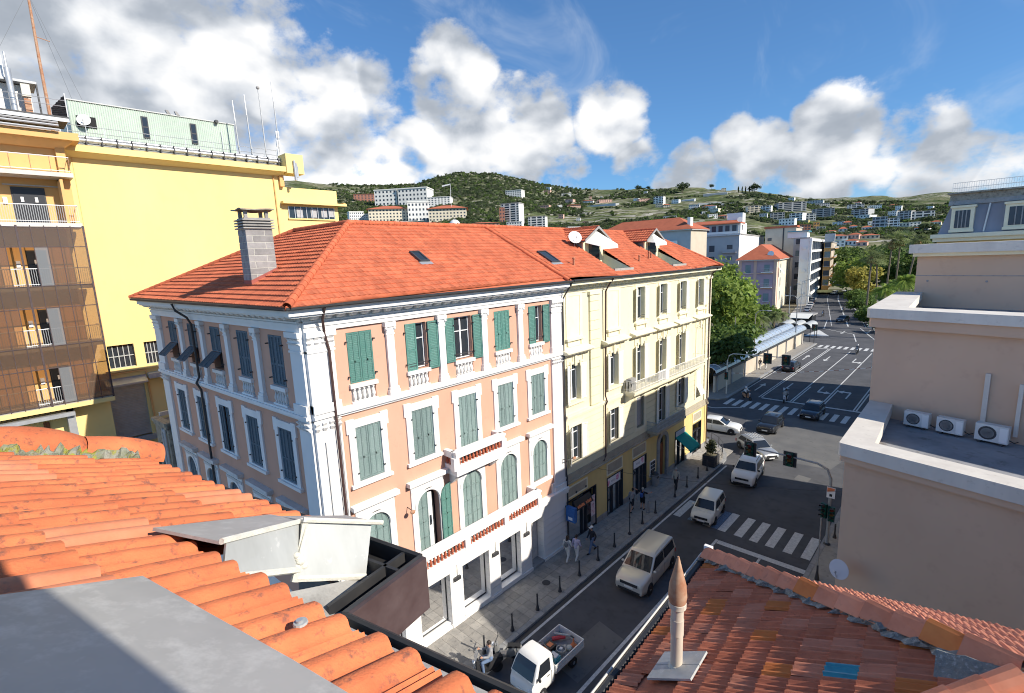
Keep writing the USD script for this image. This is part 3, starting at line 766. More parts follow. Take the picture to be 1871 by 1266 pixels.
for i, (a, b, z0) in enumerate(SHOPS):
 MB(G).box(a - .1, b + .1, -3.2, -3.1, .2, 3.3).box(a - .12, a - .02, -3.2, -.6, .2, 3.3).box(b + .02, b + .12, -3.2, -.6, .2, 3.3).build('shop_wall', 'interior_wall', pink)
 MB(G).box(a - .1, b + .1, -3.2, -.55, z0 - .1, z0 - .02).build('shop_floor', 'wood_floor', pink)
 MB(G).box(a - .1, b + .1, -3.2, -.6, 3.22, 3.3).build('shop_ceiling', 'white_trim', pink)
 sw_ = pink.sub('shop_window')
 MB(G).shape(sbox(a, z0, b, 3.22).difference(sbox(a + .05, z0 + .05, b - .05, 3.17)), -.42, -.36).build('frame', 'iron', sw_)
 MB(G).box(a + .04, b - .04, -.40, -.385, z0 + .04, 3.18).build('pane', 'shop_pane', sw_)
 MB(G).box(a, b, -.55, .05, 0, z0 - .02 if i != 1 else .02).build('shop_sill', 'white_trim', pink)
for k in range(3):
 MB(G).box(12.2, 14.1, -.55, .18 - k * .16, .0 + k * .13, .12 + k * .13).build('step', 'white_trim', pink)
MB(G).tube([(12.4, -1.2, 1.35), (13.9, -1.4, 1.35)], .025).tube([(12.7, -1.25, .42), (12.7, -1.25, 1.35)], .02).tube([(13.5, -1.34, .42), (13.5, -1.34, 1.35)], .02).build('handrail', 'wood_door', pink)
dr = pink.sub('door')
MB(G).box(20.40, 21.55, -.62, -.55, .30, 2.75).build('leaf', 'grey_trim', dr)
for s0 in (20.48, 21.02):
 for z0, z1 in ((.45, .95), (1.05, 1.75), (1.85, 2.65)):
  MB(G).box(s0, s0 + .44, -.55, -.52, z0, z1).build('panel', 'grey_trim', dr)
MB(G).box(20.40, 21.55, -.62, -.56, 2.8, 3.22).build('fanlight', 'window_glass', dr)
MB(G).box(20.40, 21.55, -.62, .06, 0, .28).build('step', 'stone_grey', pink)
for y in (11.74, 14.52, 17.30, 19.92):
 m = MB(G); m.box(y - .20, y + .20, .0, .14, 2.68, 2.86).tube([(y + .05, .03, 2.86), (y + .05, .03, 3.6)], .012)
 m.build('wall_lamp', 'dark_metal', pink)
BF = Frame((FX, 0, 0), (0, 1, 0), (1, 0, 0))
def balcony(y0, y1, d, zs, z0, z1, zt, piers, nb, brackets):
 b = pink.sub('balcony')
 MB(BF).box(y0 - .06, y1 + .06, -.05, d + .08, zs - .14, zs).box(y0 - .02, y1 + .02, -.05, d + .02, zs - .32, zs - .14).build('slab', 'white_trim', b)
 MB(BF).box(y0, y1, d - .2, d, zs, z0).build('lower_rail', 'white_trim', b)
 MB(BF).box(y0 - .05, y1 + .05, d - .26, d + .05, z1, zt - .1).box(y0 - .09, y1 + .09, d - .30, d + .09, zt - .1, zt).build('hand_rail', 'white_trim', b)
 for p in piers:
  MB(BF).box(p - .17, p + .17, d - .22, d + .03, zs, z1 + .02).build('pier', 'white_trim', b)
 for a, c in zip(piers, piers[1:]):
  for k in range(nb):
   s = a + .27 + (c - a - .54) * k / (nb - 1)
   baluster(b, BF, s, d - .1, z0, z1, .085, 'red_baluster', 7)
 for s in (y0, y1):
  MB(BF).box(s - .08, s + .08, 0, d - .2, zs, z0).build('lower_rail', 'white_trim', b)
  MB(BF).box(s - .12, s + .12, 0, d - .2, z1, zt).build('hand_rail', 'white_trim', b)
  for k in range(max(2, int(d / .24))):
   baluster(b, BF, s, .12 + k * .21, z0, z1, .08, 'red_baluster', 7)
 for s in brackets:
  MB(BF).hexa([(s - .13, 0, zs - .95), (s + .13, 0, zs - .95), (s + .13, .12, zs - .9), (s - .13, .12, zs - .9)], [(s - .13, 0, zs - .32), (s + .13, 0, zs - .32), (s + .13, d - .1, zs - .32), (s - .13, d - .1, zs - .32)]).build('bracket', 'white_trim', b)
balcony(9.2, 20.36, .9, 4.46, 4.74, 5.22, 5.60, [9.2, 12.02, 14.75, 17.56, 20.36], 11, [])
balcony(14.42, 17.72, .80, 8.86, 9.08, 9.48, 9.80, [14.42, 17.72], 13, [14.7, 17.45])
MB(BF).box(20.36, 23.95, -.05, .34, 4.10, 4.30).box(20.4, 23.95, -.05, .28, 3.9, 4.1).build('fascia_cornice', 'white_trim', pink)
MB(BF).box(22.55, 23.95, -.02, .08, 4.3, 4.75).box(22.55, 23.95, -.02, .12, 4.75, 4.9).build('fascia_block', 'white_trim', pink)
E0, E1 = np.array([-17.55, 7.12, 17.46]), np.array([-17.55, 24.0, 17.48])
RB, RC = np.array([-23.5, 13.15, 20.95]), np.array([-23.5, 23.1, 20.95])
RA, EL = np.array([-28.8, 12.75, 20.92]), np.array([-37.3, 6.10, 17.46])
RD = np.array([-30.6, 24.0, 17.5])
u1 = np.array([-5.95, 0, 3.48]); u1 /= np.linalg.norm(u1)
roof = pink.sub('roof')
tile_rows(roof, [E0, E1, RC, RB], u1, (0, 1, 0), .355, .235, 'rooftile')
al = (EL - E0) / np.linalg.norm(EL - E0)
nn = np.cross(al, RB - E0); u2 = np.cross(nn, al); u2 /= np.linalg.norm(u2)
if u2[2] < 0: u2 = -u2
tile_rows(roof, [E0, RB, RA, EL], u2, al, .355, .235, 'rooftile', lift=.07)
MB().poly([RB, RC, RD, RA]).poly([RA, RD, (-37, 24, 17.4), EL]).poly([E0 - [0, 0, .06], E1 - [0, 0, .06], RC - [0, 0, .06], RB - [0, 0, .06]]).poly([E0 - [0, 0, .06], RB - [0, 0, .06], RA - [0, 0, .06], EL - [0, 0, .06]]).build('roof_deck', 'rooftile', roof)
ridge_run(roof, E0 + [0, .08, .06], RB + [0, 0, .04], .15, 'ridge_tile')
ridge_run(roof, RB + [0, 0, .04], RC + [0, 0, .04], .13, 'ridge_tile')
ridge_run(roof, RA + [0, 0, .04], RB + [0, 0, .04], .13, 'ridge_tile')
ridge_run(roof, EL + [0, 0, .04], RA + [0, 0, .04], .13, 'ridge_tile')
ridge_run(roof, E1 + [.0, -.5, .05], RC + [0, -.5, .03], .11, 'ridge_tile')
sd0 = side((-.0, .86, 17.40)); sd1 = side((LS + .6, .86, 17.40))
MB().tube([(-17.60, 7.15, 17.42), (-17.60, 24.0, 17.42)], .075, 8).build('gutter', 'gutter_dark', pink)
MB().tube([(-17.60, 7.15, 17.42), sd1], .075, 8).build('gutter', 'gutter_dark', pink)
MB(front).tube([(.55, .86, 17.35), (.60, .5, 16.9), (.72, .26, 16.35), (.86, .24, 15.6), (.86, .24, 4.4)], .055, 8).build('down_pipe', 'pipe_brown', pink)
MB(side).tube([(11.25, .86, 17.30), (11.25, .75, 16.95), (11.20, .30, 16.55), (11.15, .17, 16.2), (11.1, .17, 13.4), (11.1, .34, 13.1), (11.1, .17, 12.7), (11.1, .17, .3)], .06, 8).build('down_pipe', 'dark_metal', pink)
MB(front).tube([(15.9, .86, 17.35), (15.9, .5, 16.85), (15.82, .2, 16.35), (15.82, .2, 5.2), (15.9, .2, 4.9), (15.9, .2, .3)], .05, 8).build('down_pipe', 'dark_metal', pink)
MB(front).tube([(.35, .19, 12.0), (.35, .19, 4.4)], .018, 5).tube([(1.02, .12, 13.0), (1.02, .12, 4.3)], .02, 5).build('cable', 'pipe_grey', pink)
nrm1 = np.array([3.48, 0, 5.95]); nrm1 /= np.linalg.norm(nrm1)
FRf = Frame((-17.55, 0, 17.46), (0, 1, 0), u1)
class Slope:
 """Axes on the front roof slope: y, height over the tiles, distance up the slope."""
 def __call__(self, p):
  p = np.asarray(p, float)
  return np.array([-17.55, 0, 17.46]) + p[..., :1] * np.array([0, 1.0, 0]) + p[..., 1:2] * nrm1 + p[..., 2:3] * u1
SL = Slope()
def skylight(parent, y0, y1, t0, t1):
 s = parent.sub('skylight') if parent.path.count('/') == 2 else parent
 MB(SL).shape(sbox(y0, t0, y1, t1).difference(sbox(y0 + .09, t0 + .09, y1 - .09, t1 - .09)), .02, .14).build('frame', 'dark_metal', s)
 MB(SL).box(y0 + .08, y1 - .08, .09, .11, t0 + .08, t1 - .08).build('pane', 'window_glass', s)
 MB(SL).box(y0 - .08, y1 + .08, .03, .07, t0 - .22, t0).build('flashing', 'pipe_grey', s)
skylight(pink, 14.72, 15.30, 2.72, 3.72)
ch = Thing('chimney', 'grey block chimney with slab cap on the pink palazzo roof', 'chimney', (-23.4, 8.62, 18.2))
cx0, cx1, cy0, cy1 = -23.95, -23.05, 8.08, 9.20
MB().box(cx0 + .012, cx1 - .012, cy0 + .012, cy1 - .012, 17.3, 20.60).build('mortar_core', 'sealant', ch)
zz = 18.35
for r in range(8):
 h = .275
 cut = cy0 + (.78 if r % 2 else .26)
 cutx = cx0 + (.55 if r % 2 else .35)
 for a, b in ((cy0, cut - .012), (cut + .012, cy1)):
  MB().box(cx1 - .2, cx1, a, b, zz + .012, zz + h - .012).build('block', 'block_grey', ch)
 for a, b in ((cx0, cutx - .012), (cutx + .012, cx1 - .21)):
  MB().box(a, b, cy0 - .003, cy0 + .2, zz + .012, zz + h - .012).build('block', 'block_grey', ch)
 zz += h
for k in range(4):
 z = 20.58 + k * .115
 MB().box(cx0 - .09, cx1 + .09, cy0 - .09, cy1 + .09, z, z + .05).build('slab_course', 'concrete', ch)
 MB().box(cx0 + .02, cx1 - .02, cy0 + .02, cy1 - .02, z + .05, z + .115).build('neck_course', 'block_grey', ch)
for x in (cx0 + .08, cx1 - .18):
 for y in (cy0 + .06, cy1 - .2):
  MB().box(x, x + .11, y, y + .13, 21.04, 21.34).build('cap_foot', 'block_grey', ch)
m = MB()
v = np.array([(x, y, 21.36 + .03 * math.sin(7 * x + 4 * y)) for x in np.linspace(cx0 - .14, cx1 + .14, 6) for y in np.linspace(cy0 - .14, cy1 + .14, 6)])
f = [(i * 6 + j, i * 6 + j + 1, (i + 1) * 6 + j + 1, (i + 1) * 6 + j) for i in range(5) for j in range(5)]
m.add(v, f); m.add(v + [0, 0, .05], f)
for i in range(5):
 for e in ((i, i + 1), (30 + i, 31 + i), (i * 6, i * 6 + 6), (i * 6 + 5, i * 6 + 11)):
  m.poly([v[e[0]], v[e[1]], v[e[1]] + [0, 0, .05], v[e[0]] + [0, 0, .05]])
m.build('cap', 'concrete_old', ch)
MB().hexa([(cx0 - .02, cy0 - .02, 17.4), (cx1 + .02, cy0 - .02, 17.4), (cx1 + .02, cy1 + .02, 18.0), (cx0 - .02, cy1 + .02, 18.0)], [(cx0 - .02, cy0 - .02, 18.38), (cx1 + .02, cy0 - .02, 18.38), (cx1 + .02, cy1 + .02, 18.9), (cx0 - .02, cy1 + .02, 18.9)]).build('flashing', 'brick_red', ch)
# ------------------------------------------------------------------ the cream palazzo
CX = -18.4
cream = Thing('cream_palazzo', 'cream palazzo with white shutters, a long balcony and two roof dormers', 'building', (CX, 24.0, 0))
CF = Frame((CX, 0, 0), (0, 1, 0), (1, 0, 0))
CB = [25.1, 29.72, 33.5, 37.12, 40.72, 44.4]
Y0, Y1 = 24.0, 46.6
o4 = {i: sbox(CB[i] - .55, 14.05, CB[i] + .55, 16.45) for i in (2, 3, 4, 5)}
o3 = {i: sbox(CB[i] - .56, 9.72 if i < 2 else 9.12, CB[i] + .56, 12.15) for i in (0, 1, 2, 3, 4)}
o2 = {i: sbox(CB[i] - .58, 5.62 if i != 3 else 5.02, CB[i] + .58, 8.05) for i in (0, 1, 2, 3, 4)}
DEEP = .42
wall_with_holes(cream, CF, sbox(Y0, 8.95, Y1, 16.8), list(o4.values()) + list(o3.values()), DEEP, 'cream_wall')
zr = np.linspace(4.95, 8.68, 9)
MB(CF).shape(sbox(Y0, 4.5, Y1, 9.0).difference(Polygon()).difference(o2[0]).difference(o2[1]).difference(o2[2]).difference(o2[3]).difference(o2[4]), -DEEP, -.03).build('wall', 'ochre_stone', cream)
for z0, z1 in zip(zr, zr[1:]):
 sh = sbox(Y0, z0 + .014, Y1, z1 - .014)
 for h in o2.values():
  sh = sh.difference(h.buffer(.22, join_style=2))
 for g in getattr(sh, 'geoms', [sh]):
  MB(CF).shape(g, -.05, .0).build('rusticated_course', 'cream_wall', cream)
for i, h in o2.items():
 MB(CF).shape(h.buffer(.24, join_style=2).difference(h), -.1, .045).build('window_surround', 'cream_trim', cream)
MB(CF).box(Y0, Y1, -.1, .10, 8.66, 8.80).box(Y0, Y1, -.1, .17, 8.80, 8.96).build('string_course', 'cream_trim', cream)
MB(CF).box(Y0, Y1, -.1, .09, 4.44, 4.62).box(Y0, Y1, -.1, .05, 4.62, 4.95).box(Y0, Y1, -.1, .16, 4.36, 4.44).build('string_course', 'ochre_stone', cream)
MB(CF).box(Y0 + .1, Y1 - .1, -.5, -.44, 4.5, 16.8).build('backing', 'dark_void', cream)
MB(CF).box(Y0, Y1, -.3, .06, 16.62, 16.74).box(Y0, Y1 + .1, -.3, .12, 16.74, 16.84).build('architrave', 'cream_trim', cream)
nd = 66
for k in range(nd):
 y = Y0 + .2 + k * (Y1 - Y0 - .3) / (nd - 1)
 MB(CF).box(y - .09, y + .09, .0, .30, 16.90, 17.08).build('dentil', 'cream_trim', cream)
MB(CF).box(Y0, Y1 + .1, -.3, .06, 16.84, 17.08).box(Y0, Y1 + .6, -.3, .55, 17.08, 17.16).box(Y0, Y1 + .75, -.3, .70, 17.16, 17.38).box(Y0, Y1 + .8, -.3, .76, 17.38, 17.44).build('cornice', 'cream_trim', cream)
for a, b, z0, z1, d in ((26.72, 27.86, 9.0, 16.6, .13), (45.55, 46.6, 9.0, 16.6, .10), (45.6, 46.6, 4.95, 8.66, .10)):
 zz = np.linspace(z0, z1, int((z1 - z0) / .62) + 1)
 for p, q in zip(zz, zz[1:]):
  MB(CF).box(a, b, -.05, d, p + .012, q - .012).build('pilaster_block', 'cream_trim' if a > 40 else 'cream_wall', cream)
MB(CF).box(26.62, 27.96, 0, .2, 16.40, 16.62).box(45.45, 46.7, 0, .18, 16.40, 16.62).build('pilaster_capital', 'cream_trim', cream)
def open_leaf(fr, hinge, w, z0, z1, deg, side, mat, **k):
 """A shutter leaf swung open on a vertical hinge at s = hinge; side -1 opens to the left."""
 a = math.radians(deg)
 class Sw:
  def __call__(s_, p):
   p = np.asarray(p, float)
   q = p.copy()
   q[..., 0] = hinge + side * (p[..., 0] * math.cos(a) - p[..., 1] * math.sin(a) * 0)
   q[..., 1] = .03 + p[..., 0] * math.sin(a) + p[..., 1]
   return fr(q)
 leaf(cream, Sw(), sbox(0, z0, w, z1), 0, mat, bars=[z0 + (z1 - z0) * .4], vbars=[], **k)
for i in range(6):
 b = CB[i]
 MB(CF).shape(sbox(b - .86, 13.78, b + .86, 16.72).difference(sbox(b - .57, 13.9, b + .57, 16.47)), -.01, .045).build('window_surround', 'cream_trim', cream)
 MB(CF).box(b - .95, b + .95, -.02, .20, 13.70, 13.84).box(b - .62, b + .62, -.02, .03, 13.30, 13.70).box(b - .80, b - .64, -.02, .10, 13.4, 13.70).box(b + .64, b + .80, -.02, .10, 13.4, 13.7).build('sill', 'cream_trim', cream)
 w = 1.45 if i == 0 else 1.58
 c = b + (.12 if i == 0 else 0)
 MB(CF).box(c - w + .14, c + w - .14, -.02, .24, 12.78, 12.90).box(c - w + .04, c + w - .04, -.02, .42, 12.90, 12.98).hexa([(c - w, 0, 12.98), (c + w, 0, 12.98), (c + w, .52, 12.98), (c - w, .52, 12.98)], [(c - w, 0, 13.22), (c + w, 0, 13.22), (c + w, .52, 13.06), (c - w, .52, 13.06)]).build('window_cornice', 'cream_trim', cream)
 MB(CF).shape(sbox(b - .92, 12.15, b + .92, 12.80).difference(sbox(b - .82, 12.30, b - .22, 12.72)).difference(sbox(b + .22, 12.30, b + .82, 12.72)), -.01, .05).box(b - .12, b + .12, -.01, .13, 12.05, 12.80).build('carved_panel', 'cream_trim', cream)
 for sd in (-1, 1):
  MB(CF).box(b + sd * .52 - .07, b + sd * .52 + .07, -.01, .11, 11.95, 12.34).build('console', 'cream_trim', cream)
 z0 = 9.72 if i < 2 else 9.0
 if i < 5:
  MB(CF).shape(sbox(b - .84, z0 - .1, b + .84, 12.18).difference(sbox(b - .57, z0 - .2, b + .57, 12.17)), -.01, .05).build('window_surround', 'cream_trim', cream)
  if i < 2:
   MB(CF).box(b - .95, b + .95, -.02, .17, 9.56, 9.70).build('sill', 'cream_trim', cream)
  casement(cream, CF, b - .55, b + .55, z0, 12.13, -.34, rails=(.80, .25) if i > 1 else (.82,), ratio=.07)
  open_leaf(CF, b - .60, .56, z0 + .02, 12.1, 22, -1, 'shutter_white')
  open_leaf(CF, b + .60, .56, z0 + .02, 12.1, 5, 1, 'shutter_white')
 else:
  MB(CF).shape(sbox(b - .84, 9.4, b + .84, 12.18).difference(sbox(b - .60, 9.5, b + .60, 12.0)), -.01, .05).build('blind_surround', 'cream_trim', cream)
 if i >= 2:
  casement(cream, CF, b - .53, b + .53, 14.07, 16.42, -.34, rails=(.72,), ratio=.06)
  MB(CF).box(b - .53, b + .1, -.33, -.25, 15.72, 16.40).build('roller_blind', 'awning_white', cream)
  open_leaf(CF, b - .58, .54, 14.06, 16.42, 20, -1, 'shutter_white')
  open_leaf(CF, b + .58, .54, 14.06, 16.42, 3, 1, 'shutter_white')
  MB(CF).tube([(b - .5, .03, 14.22), (b + .54, .03, 14.22)], .02).tube([(b - .5, .03, 14.36), (b + .54, .03, 14.36)], .02).build('railing', 'iron', cream)
 else:
  MB(CF).box(b - .57, b + .57, -.02, .012, 13.9, 16.47).build('blind_panel', 'cream_trim', cream)
 if i < 5:
  zb = 5.64 if i != 3 else 5.02
  casement(cream, CF, b - .57, b + .57, zb, 8.03, -.32, rails=(.78, .3), ratio=.07)
  if i in (0, 1):
   open_leaf(CF, b + .60, .58, zb, 8.02, 6, 1, 'shutter_white')
   open_leaf(CF, b - .60, .56, zb, 8.02, 35, -1, 'shutter_white')
  elif i == 2:
   MB(CF).box(b - .55, b + .55, -.28, -.26, 5.66, 8.0).build('curtain', 'curtain', cream)
  else:
   open_leaf(CF, b + .62, .5, zb, 8.02, 8, 1, 'shutter_white')
   open_leaf(CF, b - .62, .5, zb, 8.02, 8, -1, 'shutter_white')
 else:
  MB(CF).shape(sbox(b - .84, 5.4, b + .84, 8.3).difference(sbox(b - .60, 5.6, b + .60, 8.1)), -.01, .05).build('blind_surround', 'cream_trim', cream)
  MB(CF).hexa([(b - .55, .03, 5.75), (b + .55, .03, 5.75), (b + .55, .05, 5.75), (b - .55, .05, 5.75)], [(b - .55, .03, 8.05), (b + .55, .03, 8.05), (b + .55, .05, 8.05), (b - .55, .05, 8.05)]).build('shutter', 'shutter_white', cream)
  MB(CF).hexa([(b - .5, .45, 5.8), (b + .5, .45, 5.8), (b + .5, .48, 5.82), (b - .5, .48, 5.82)], [(b - .5, .06, 6.6), (b + .5, .06, 6.6), (b + .5, .09, 6.62), (b - .5, .09, 6.62)]).build('shutter_flap', 'shutter_white', cream)
bal = cream.sub('balcony')
MB(CF).box(30.85, 43.2, -.05, 1.02, 8.92, 9.06).box(30.9, 43.15, -.05, .95, 8.80, 8.92).box(31.0, 43.05, -.05, .80, 8.68, 8.80).build('slab', 'cream_trim', bal)
MB(CF).tube([(30.9, .02, 9.86), (30.9, .98, 9.86), (43.15, .98, 9.86), (43.15, .02, 9.86)], .028, 5).tube([(30.9, .02, 9.22), (30.9, .98, 9.22), (43.15, .98, 9.22), (43.15, .02, 9.22)], .02, 5).build('hand_rail', 'white_iron', bal)
for k in range(103):
 y = 30.9 + k * .12
 MB(CF).box(y - .011, y + .011, .965, .99, 9.06, 9.86).build('bar', 'white_iron', bal)
for k in range(8):
 MB(CF).box(30.89, 30.91, .06 + k * .12, .085 + k * .12, 9.06, 9.86).build('bar', 'white_iron', bal)
MB(CF).box(34.55, 36.0, .93, .955, 9.1, 9.92).build('windbreak_panel', 'white_trim', bal)
MB(CF).box(35.6, 36.2, 1.0, 1.03, 9.1, 9.9).build('windbreak_panel', 'white_trim', bal)
for y in (31.3, 33.6, 36.0, 38.4, 40.8, 42.7):
 MB(CF).hexa([(y - .12, 0, 8.1), (y + .12, 0, 8.1), (y + .12, .12, 8.12), (y - .12, .12, 8.12)], [(y - .12, 0, 8.68), (y + .12, 0, 8.68), (y + .12, .75, 8.68), (y - .12, .75, 8.68)]).build('bracket', 'cream_trim', bal)
au = Thing('air_conditioner', 'dark grey air conditioner standing at the near end of the long balcony', 'air conditioner', (CX + .5, 31.15, 9.06), group=None)
MB().box(CX + .25, CX + .65, 31.0, 31.75, 9.1, 9.98).build('casing', 'stone_grey', au)
MB().lathe([(.26, 0), (.26, .02), (.22, .02)], (CX + .45, 30.985, 9.55), 14, 'y').build('grille', 'iron', au)
b2 = cream.sub('balcony')
MB(CF).box(34.5, 39.7, -.05, .95, 4.86, 5.0).box(34.6, 39.6, -.05, .86, 4.72, 4.86).build('slab', 'ochre_stone', b2)
MB(CF).tube([(34.55, .02, 5.76), (34.55, .9, 5.76), (39.65, .9, 5.76), (39.65, .02, 5.76)], .03, 5).tube([(34.55, .02, 5.08), (34.55, .9, 5.08), (39.65, .9, 5.08), (39.65, .02, 5.08)], .02, 5).tube([(34.55, .02, 5.42), (34.55, .9, 5.42), (39.65, .9, 5.42), (39.65, .02, 5.42)], .018, 5).build('hand_rail', 'iron_grey', b2)
for k in range(52):
 y = 34.55 + k * .1
 MB(CF).box(y - .01, y + .01, .89, .912, 5.0, 5.76).build('bar', 'iron_grey', b2)
 if k < 9:
  MB(CF).box(34.54, 34.565, .05 + k * .1, .07 + k * .1, 5.0, 5.76).build('bar', 'iron_grey', b2)
for y in (35.0, 37.1, 39.2):
 MB(CF).hexa([(y - .12, 0, 4.3), (y + .12, 0, 4.3), (y + .12, .1, 4.3), (y - .12, .1, 4.3)], [(y - .12, 0, 4.72), (y + .12, 0, 4.72), (y + .12, .75, 4.72), (y - .12, .75, 4.72)]).build('bracket', 'ochre_stone', b2)
SH = [(23.95, 27.35, 3.15), (28.72, 30.9, 3.05), (32.38, 34.55, 3.12), (39.65, 41.66, 3.38), (43.3, 45.25, 3.05)]
holes = [sbox(a, 0, b, z) for a, b, z in SH] + [arch_poly(37.25, 1.25, 0, 3.25)]
wall_with_holes(cream, CF, sbox(Y0 - .05, 0, Y1, 4.4), holes, .4, 'ochre_base', name='ground_floor_wall')
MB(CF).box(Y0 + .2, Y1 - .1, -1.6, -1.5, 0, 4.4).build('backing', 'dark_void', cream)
for a, b in ((27.4, 28.68), (30.95, 32.34), (34.6, 36.1), (38.4, 39.6), (41.7, 43.26), (45.3, 46.6)):
 MB(CF).box(a, b, -.02, .05, .0, .55).build('plinth', 'stone_grey', cream)
for a, b, z0, z1 in ((24.0, 26.3, 3.28, 4.08), (28.7, 30.85, 3.2, 4.15), (32.3, 34.45, 3.3, 4.2), (43.3, 45.2, 3.2, 4.1)):
 MB(CF).shape(sbox(a, z0, b, z1).difference(sbox(a + .1, z0 + .1, b - .1, z1 - .1)), -.01, .03).build('wall_panel', 'cream_trim', cream)
 MB(CF).box(a + .1, b - .1, -.01, .012, z0 + .1, z1 - .1).build('wall_panel', 'ochre_stone', cream)
for y in (25.0, 26.1):
 MB(CF).lathe([(.0, .03), (.09, .03), (.09, .0)], (y, 0, 3.45), 10, 'y').build('round_vent', 'iron', cream)
def shopfront(k, a, b, z, sill, divs, sign=True):
 h = cream.sub('shop_window')
 m = MB(CF)
 m.shape(sbox(a, 0, b, z).difference(sbox(a + .09, .1, b - .09, z - .08)), -.22, .03)
 for d in divs:
  m.box(a + (b - a) * d - .05, a + (b - a) * d + .05, -.2, 0, .1, z - (.75 if sign else .1))
 m.box(a, b, -.2, .0, z - .82, z - .74)
 m.build('frame', 'sign_dark', h)
 MB(CF).box(a + .05, b - .05, -.14, -.12, .1, z - .78).build('pane', 'shop_pane', h)
 MB(CF).box(a + .05, b - .05, -1.2, -1.12, 0, z).build('shop_wall', 'interior_wall', h)
 MB(CF).box(a, b, -1.2, 0, .0, .06).build('threshold', 'stone_grey', h)
 return h
shopfront(0, *SH[0], .1, (.52, .66))
shopfront(1, *SH[1], .1, (.35, .72))
shopfront(2, *SH[2], .1, (.42, .70))
shopfront(3, *SH[3], .1, (.5,))
shopfront(4, *SH[4], .1, (.5,))
sg = Thing('shop_sign', 'dark slanting shop fascia with two blurred orange words over the first shop', 'sign', (CX, 25.3, 2.4))
MB(CF).hexa([(24.5, .05, 2.42), (26.4, .05, 2.42), (26.4, .42, 2.42), (24.5, .42, 2.42)], [(24.5, .03, 2.98), (26.4, .03, 2.98), (26.4, .12, 2.98), (24.5, .12, 2.98)]).build('board', 'sign_dark', sg)
for y0, n in ((24.68, 5), (25.62, 4)):
 for q in range(n):
  yy = y0 + q * .155
  MB(CF).hexa([(yy, .37, 2.50), (yy + .12, .37, 2.50), (yy + .12, .40, 2.50), (yy, .40, 2.50)], [(yy, .30, 2.62 + .04 * (q % 2)), (yy + .11, .30, 2.62 + .04 * (q % 2)), (yy + .11, .33, 2.64 + .04 * (q % 2)), (yy, .33, 2.64 + .04 * (q % 2))]).build('letter', 'letter_orange', sg)
po = Thing('shop_poster', 'tall pale poster with pink print on the dark shop front', 'poster', (CX, 27.0, .3))
MB(CF).box(26.62, 27.12, .035, .05, 1.0, 2.5).build('sheet', 'poster_pink', po)
MB(CF).box(26.62, 27.12, .035, .049, .35, .98).build('lower_sheet', 'stone_grey', po)
bs = Thing('blue_sign_box', 'blue illuminated box sign on brackets at the end of the first shop', 'sign', (CX + .3, 23.85, 2.0))
MB(CF).box(23.70, 23.95, .12, .80, 2.02, 3.0).build('box', 'sign_blue', bs)
MB(CF).box(23.69, 23.70, .17, .75, 2.08, 2.94).build('face', 'sign_blue', bs)
MB(CF).box(23.685, 23.69, .28, .62, 2.15, 2.35).build('print', 'sign_white', bs)
MB(CF).box(23.78, 23.86, 0, .14, 2.9, 2.96).build('bracket', 'iron', bs)
for k, (a, b, z) in enumerate(SH[1:3]):
 s_ = Thing('shop_sign', ['white sign with big pink flowers over the second shop door', 'white sign with a pink flower at its right over the third shop door'][k], 'sign', (CX, (a + b) / 2, z - .7))
 MB(CF).box(a + .1, b - .35, -.05, .01, z - .72, z - .09).build('board', 'sign_white', s_)
 for q, (dy, dz, r) in enumerate(((1.42, -.36, .22), (1.55, -.22, .12), (.22, -.40, .17), (.14, -.58, .10)) if k == 0 else ((1.50, -.3, .2), (1.58, -.5, .11))):
  MB(CF).lathe([(.0, .004), (r * .6, .012), (r, .0)], (a + dy, .01, z + dz), 9, 'y').build('flower', 'sign_pink', s_)
 for q in range(4):
  MB(CF).box(a + .55 + q * .16, a + .64 + q * .16, .01, .014, z - .48 - .02 * q, z - .34).build('letter', 'letter_grey', s_)
dd = cream.sub('street_door')
MB(CF).shape(arch_poly(37.25, 1.95, 0, 3.25).difference(arch_poly(37.25, 1.25, -1, 3.25)), -.05, .14).build('stone_arch', 'stone_grey', dd)
for a, b in ((36.28, 36.62), (37.88, 38.22)):
 MB(CF).box(a - .04, b + .04, -.05, .20, 0, .6).build('base', 'stone_grey', dd)
for a, b in ((36.64, 37.24), (37.26, 37.86)):
 MB(CF).box(a, b, -.30, -.22, .05, 2.95).box(a + .08, b - .08, -.22, -.19, .3, 1.2).box(a + .08, b - .08, -.22, -.19, 1.35, 2.8).build('leaf', 'wood_door', dd)
MB(CF).shape(arch_poly(37.25, 1.24, 3.0, 3.25), -.28, -.25).build('fanlight', 'window_glass', dd)
MB(CF).box(36.5, 38.0, -.3, .3, 0, .12).build('step', 'stone_grey', dd)
nb_ = Thing('notice_board', 'white framed notice board of eight dark panels beside the street door', 'notice board', (CX, 35.53, .75))
MB(CF).box(35.12, 35.97, .0, .05, .78, 2.15).build('board', 'sign_white', nb_)
for r in range(4):
 for c in range(2):
  MB(CF).box(35.17 + c * .39, 35.52 + c * .39, .05, .06, .84 + r * .325, 1.10 + r * .325).build('panel', 'sign_dark', nb_)
aw = Thing('shop_awning', 'teal green fabric awning sloping out over the fourth shop', 'awning', (CX, 40.7, 2.8))
MB(CF).slab([(39.7, .03, 2.85), (41.72, .03, 2.85), (41.72, 1.35, 1.95), (39.7, 1.35, 1.95)], (0, .02, .03)).build('fabric', 'teal_awning', aw)
MB(CF).slab([(39.7, 1.36, 1.96), (41.72, 1.36, 1.96), (41.72, 1.37, 1.76), (39.7, 1.37, 1.76)], (0, .02, 0)).build('valance', 'teal_awning', aw)
for y in (39.75, 41.68):
 MB(CF).tube([(y, .02, 2.2), (y, 1.34, 1.93)], .02, 5).build('arm', 'white_iron', aw)
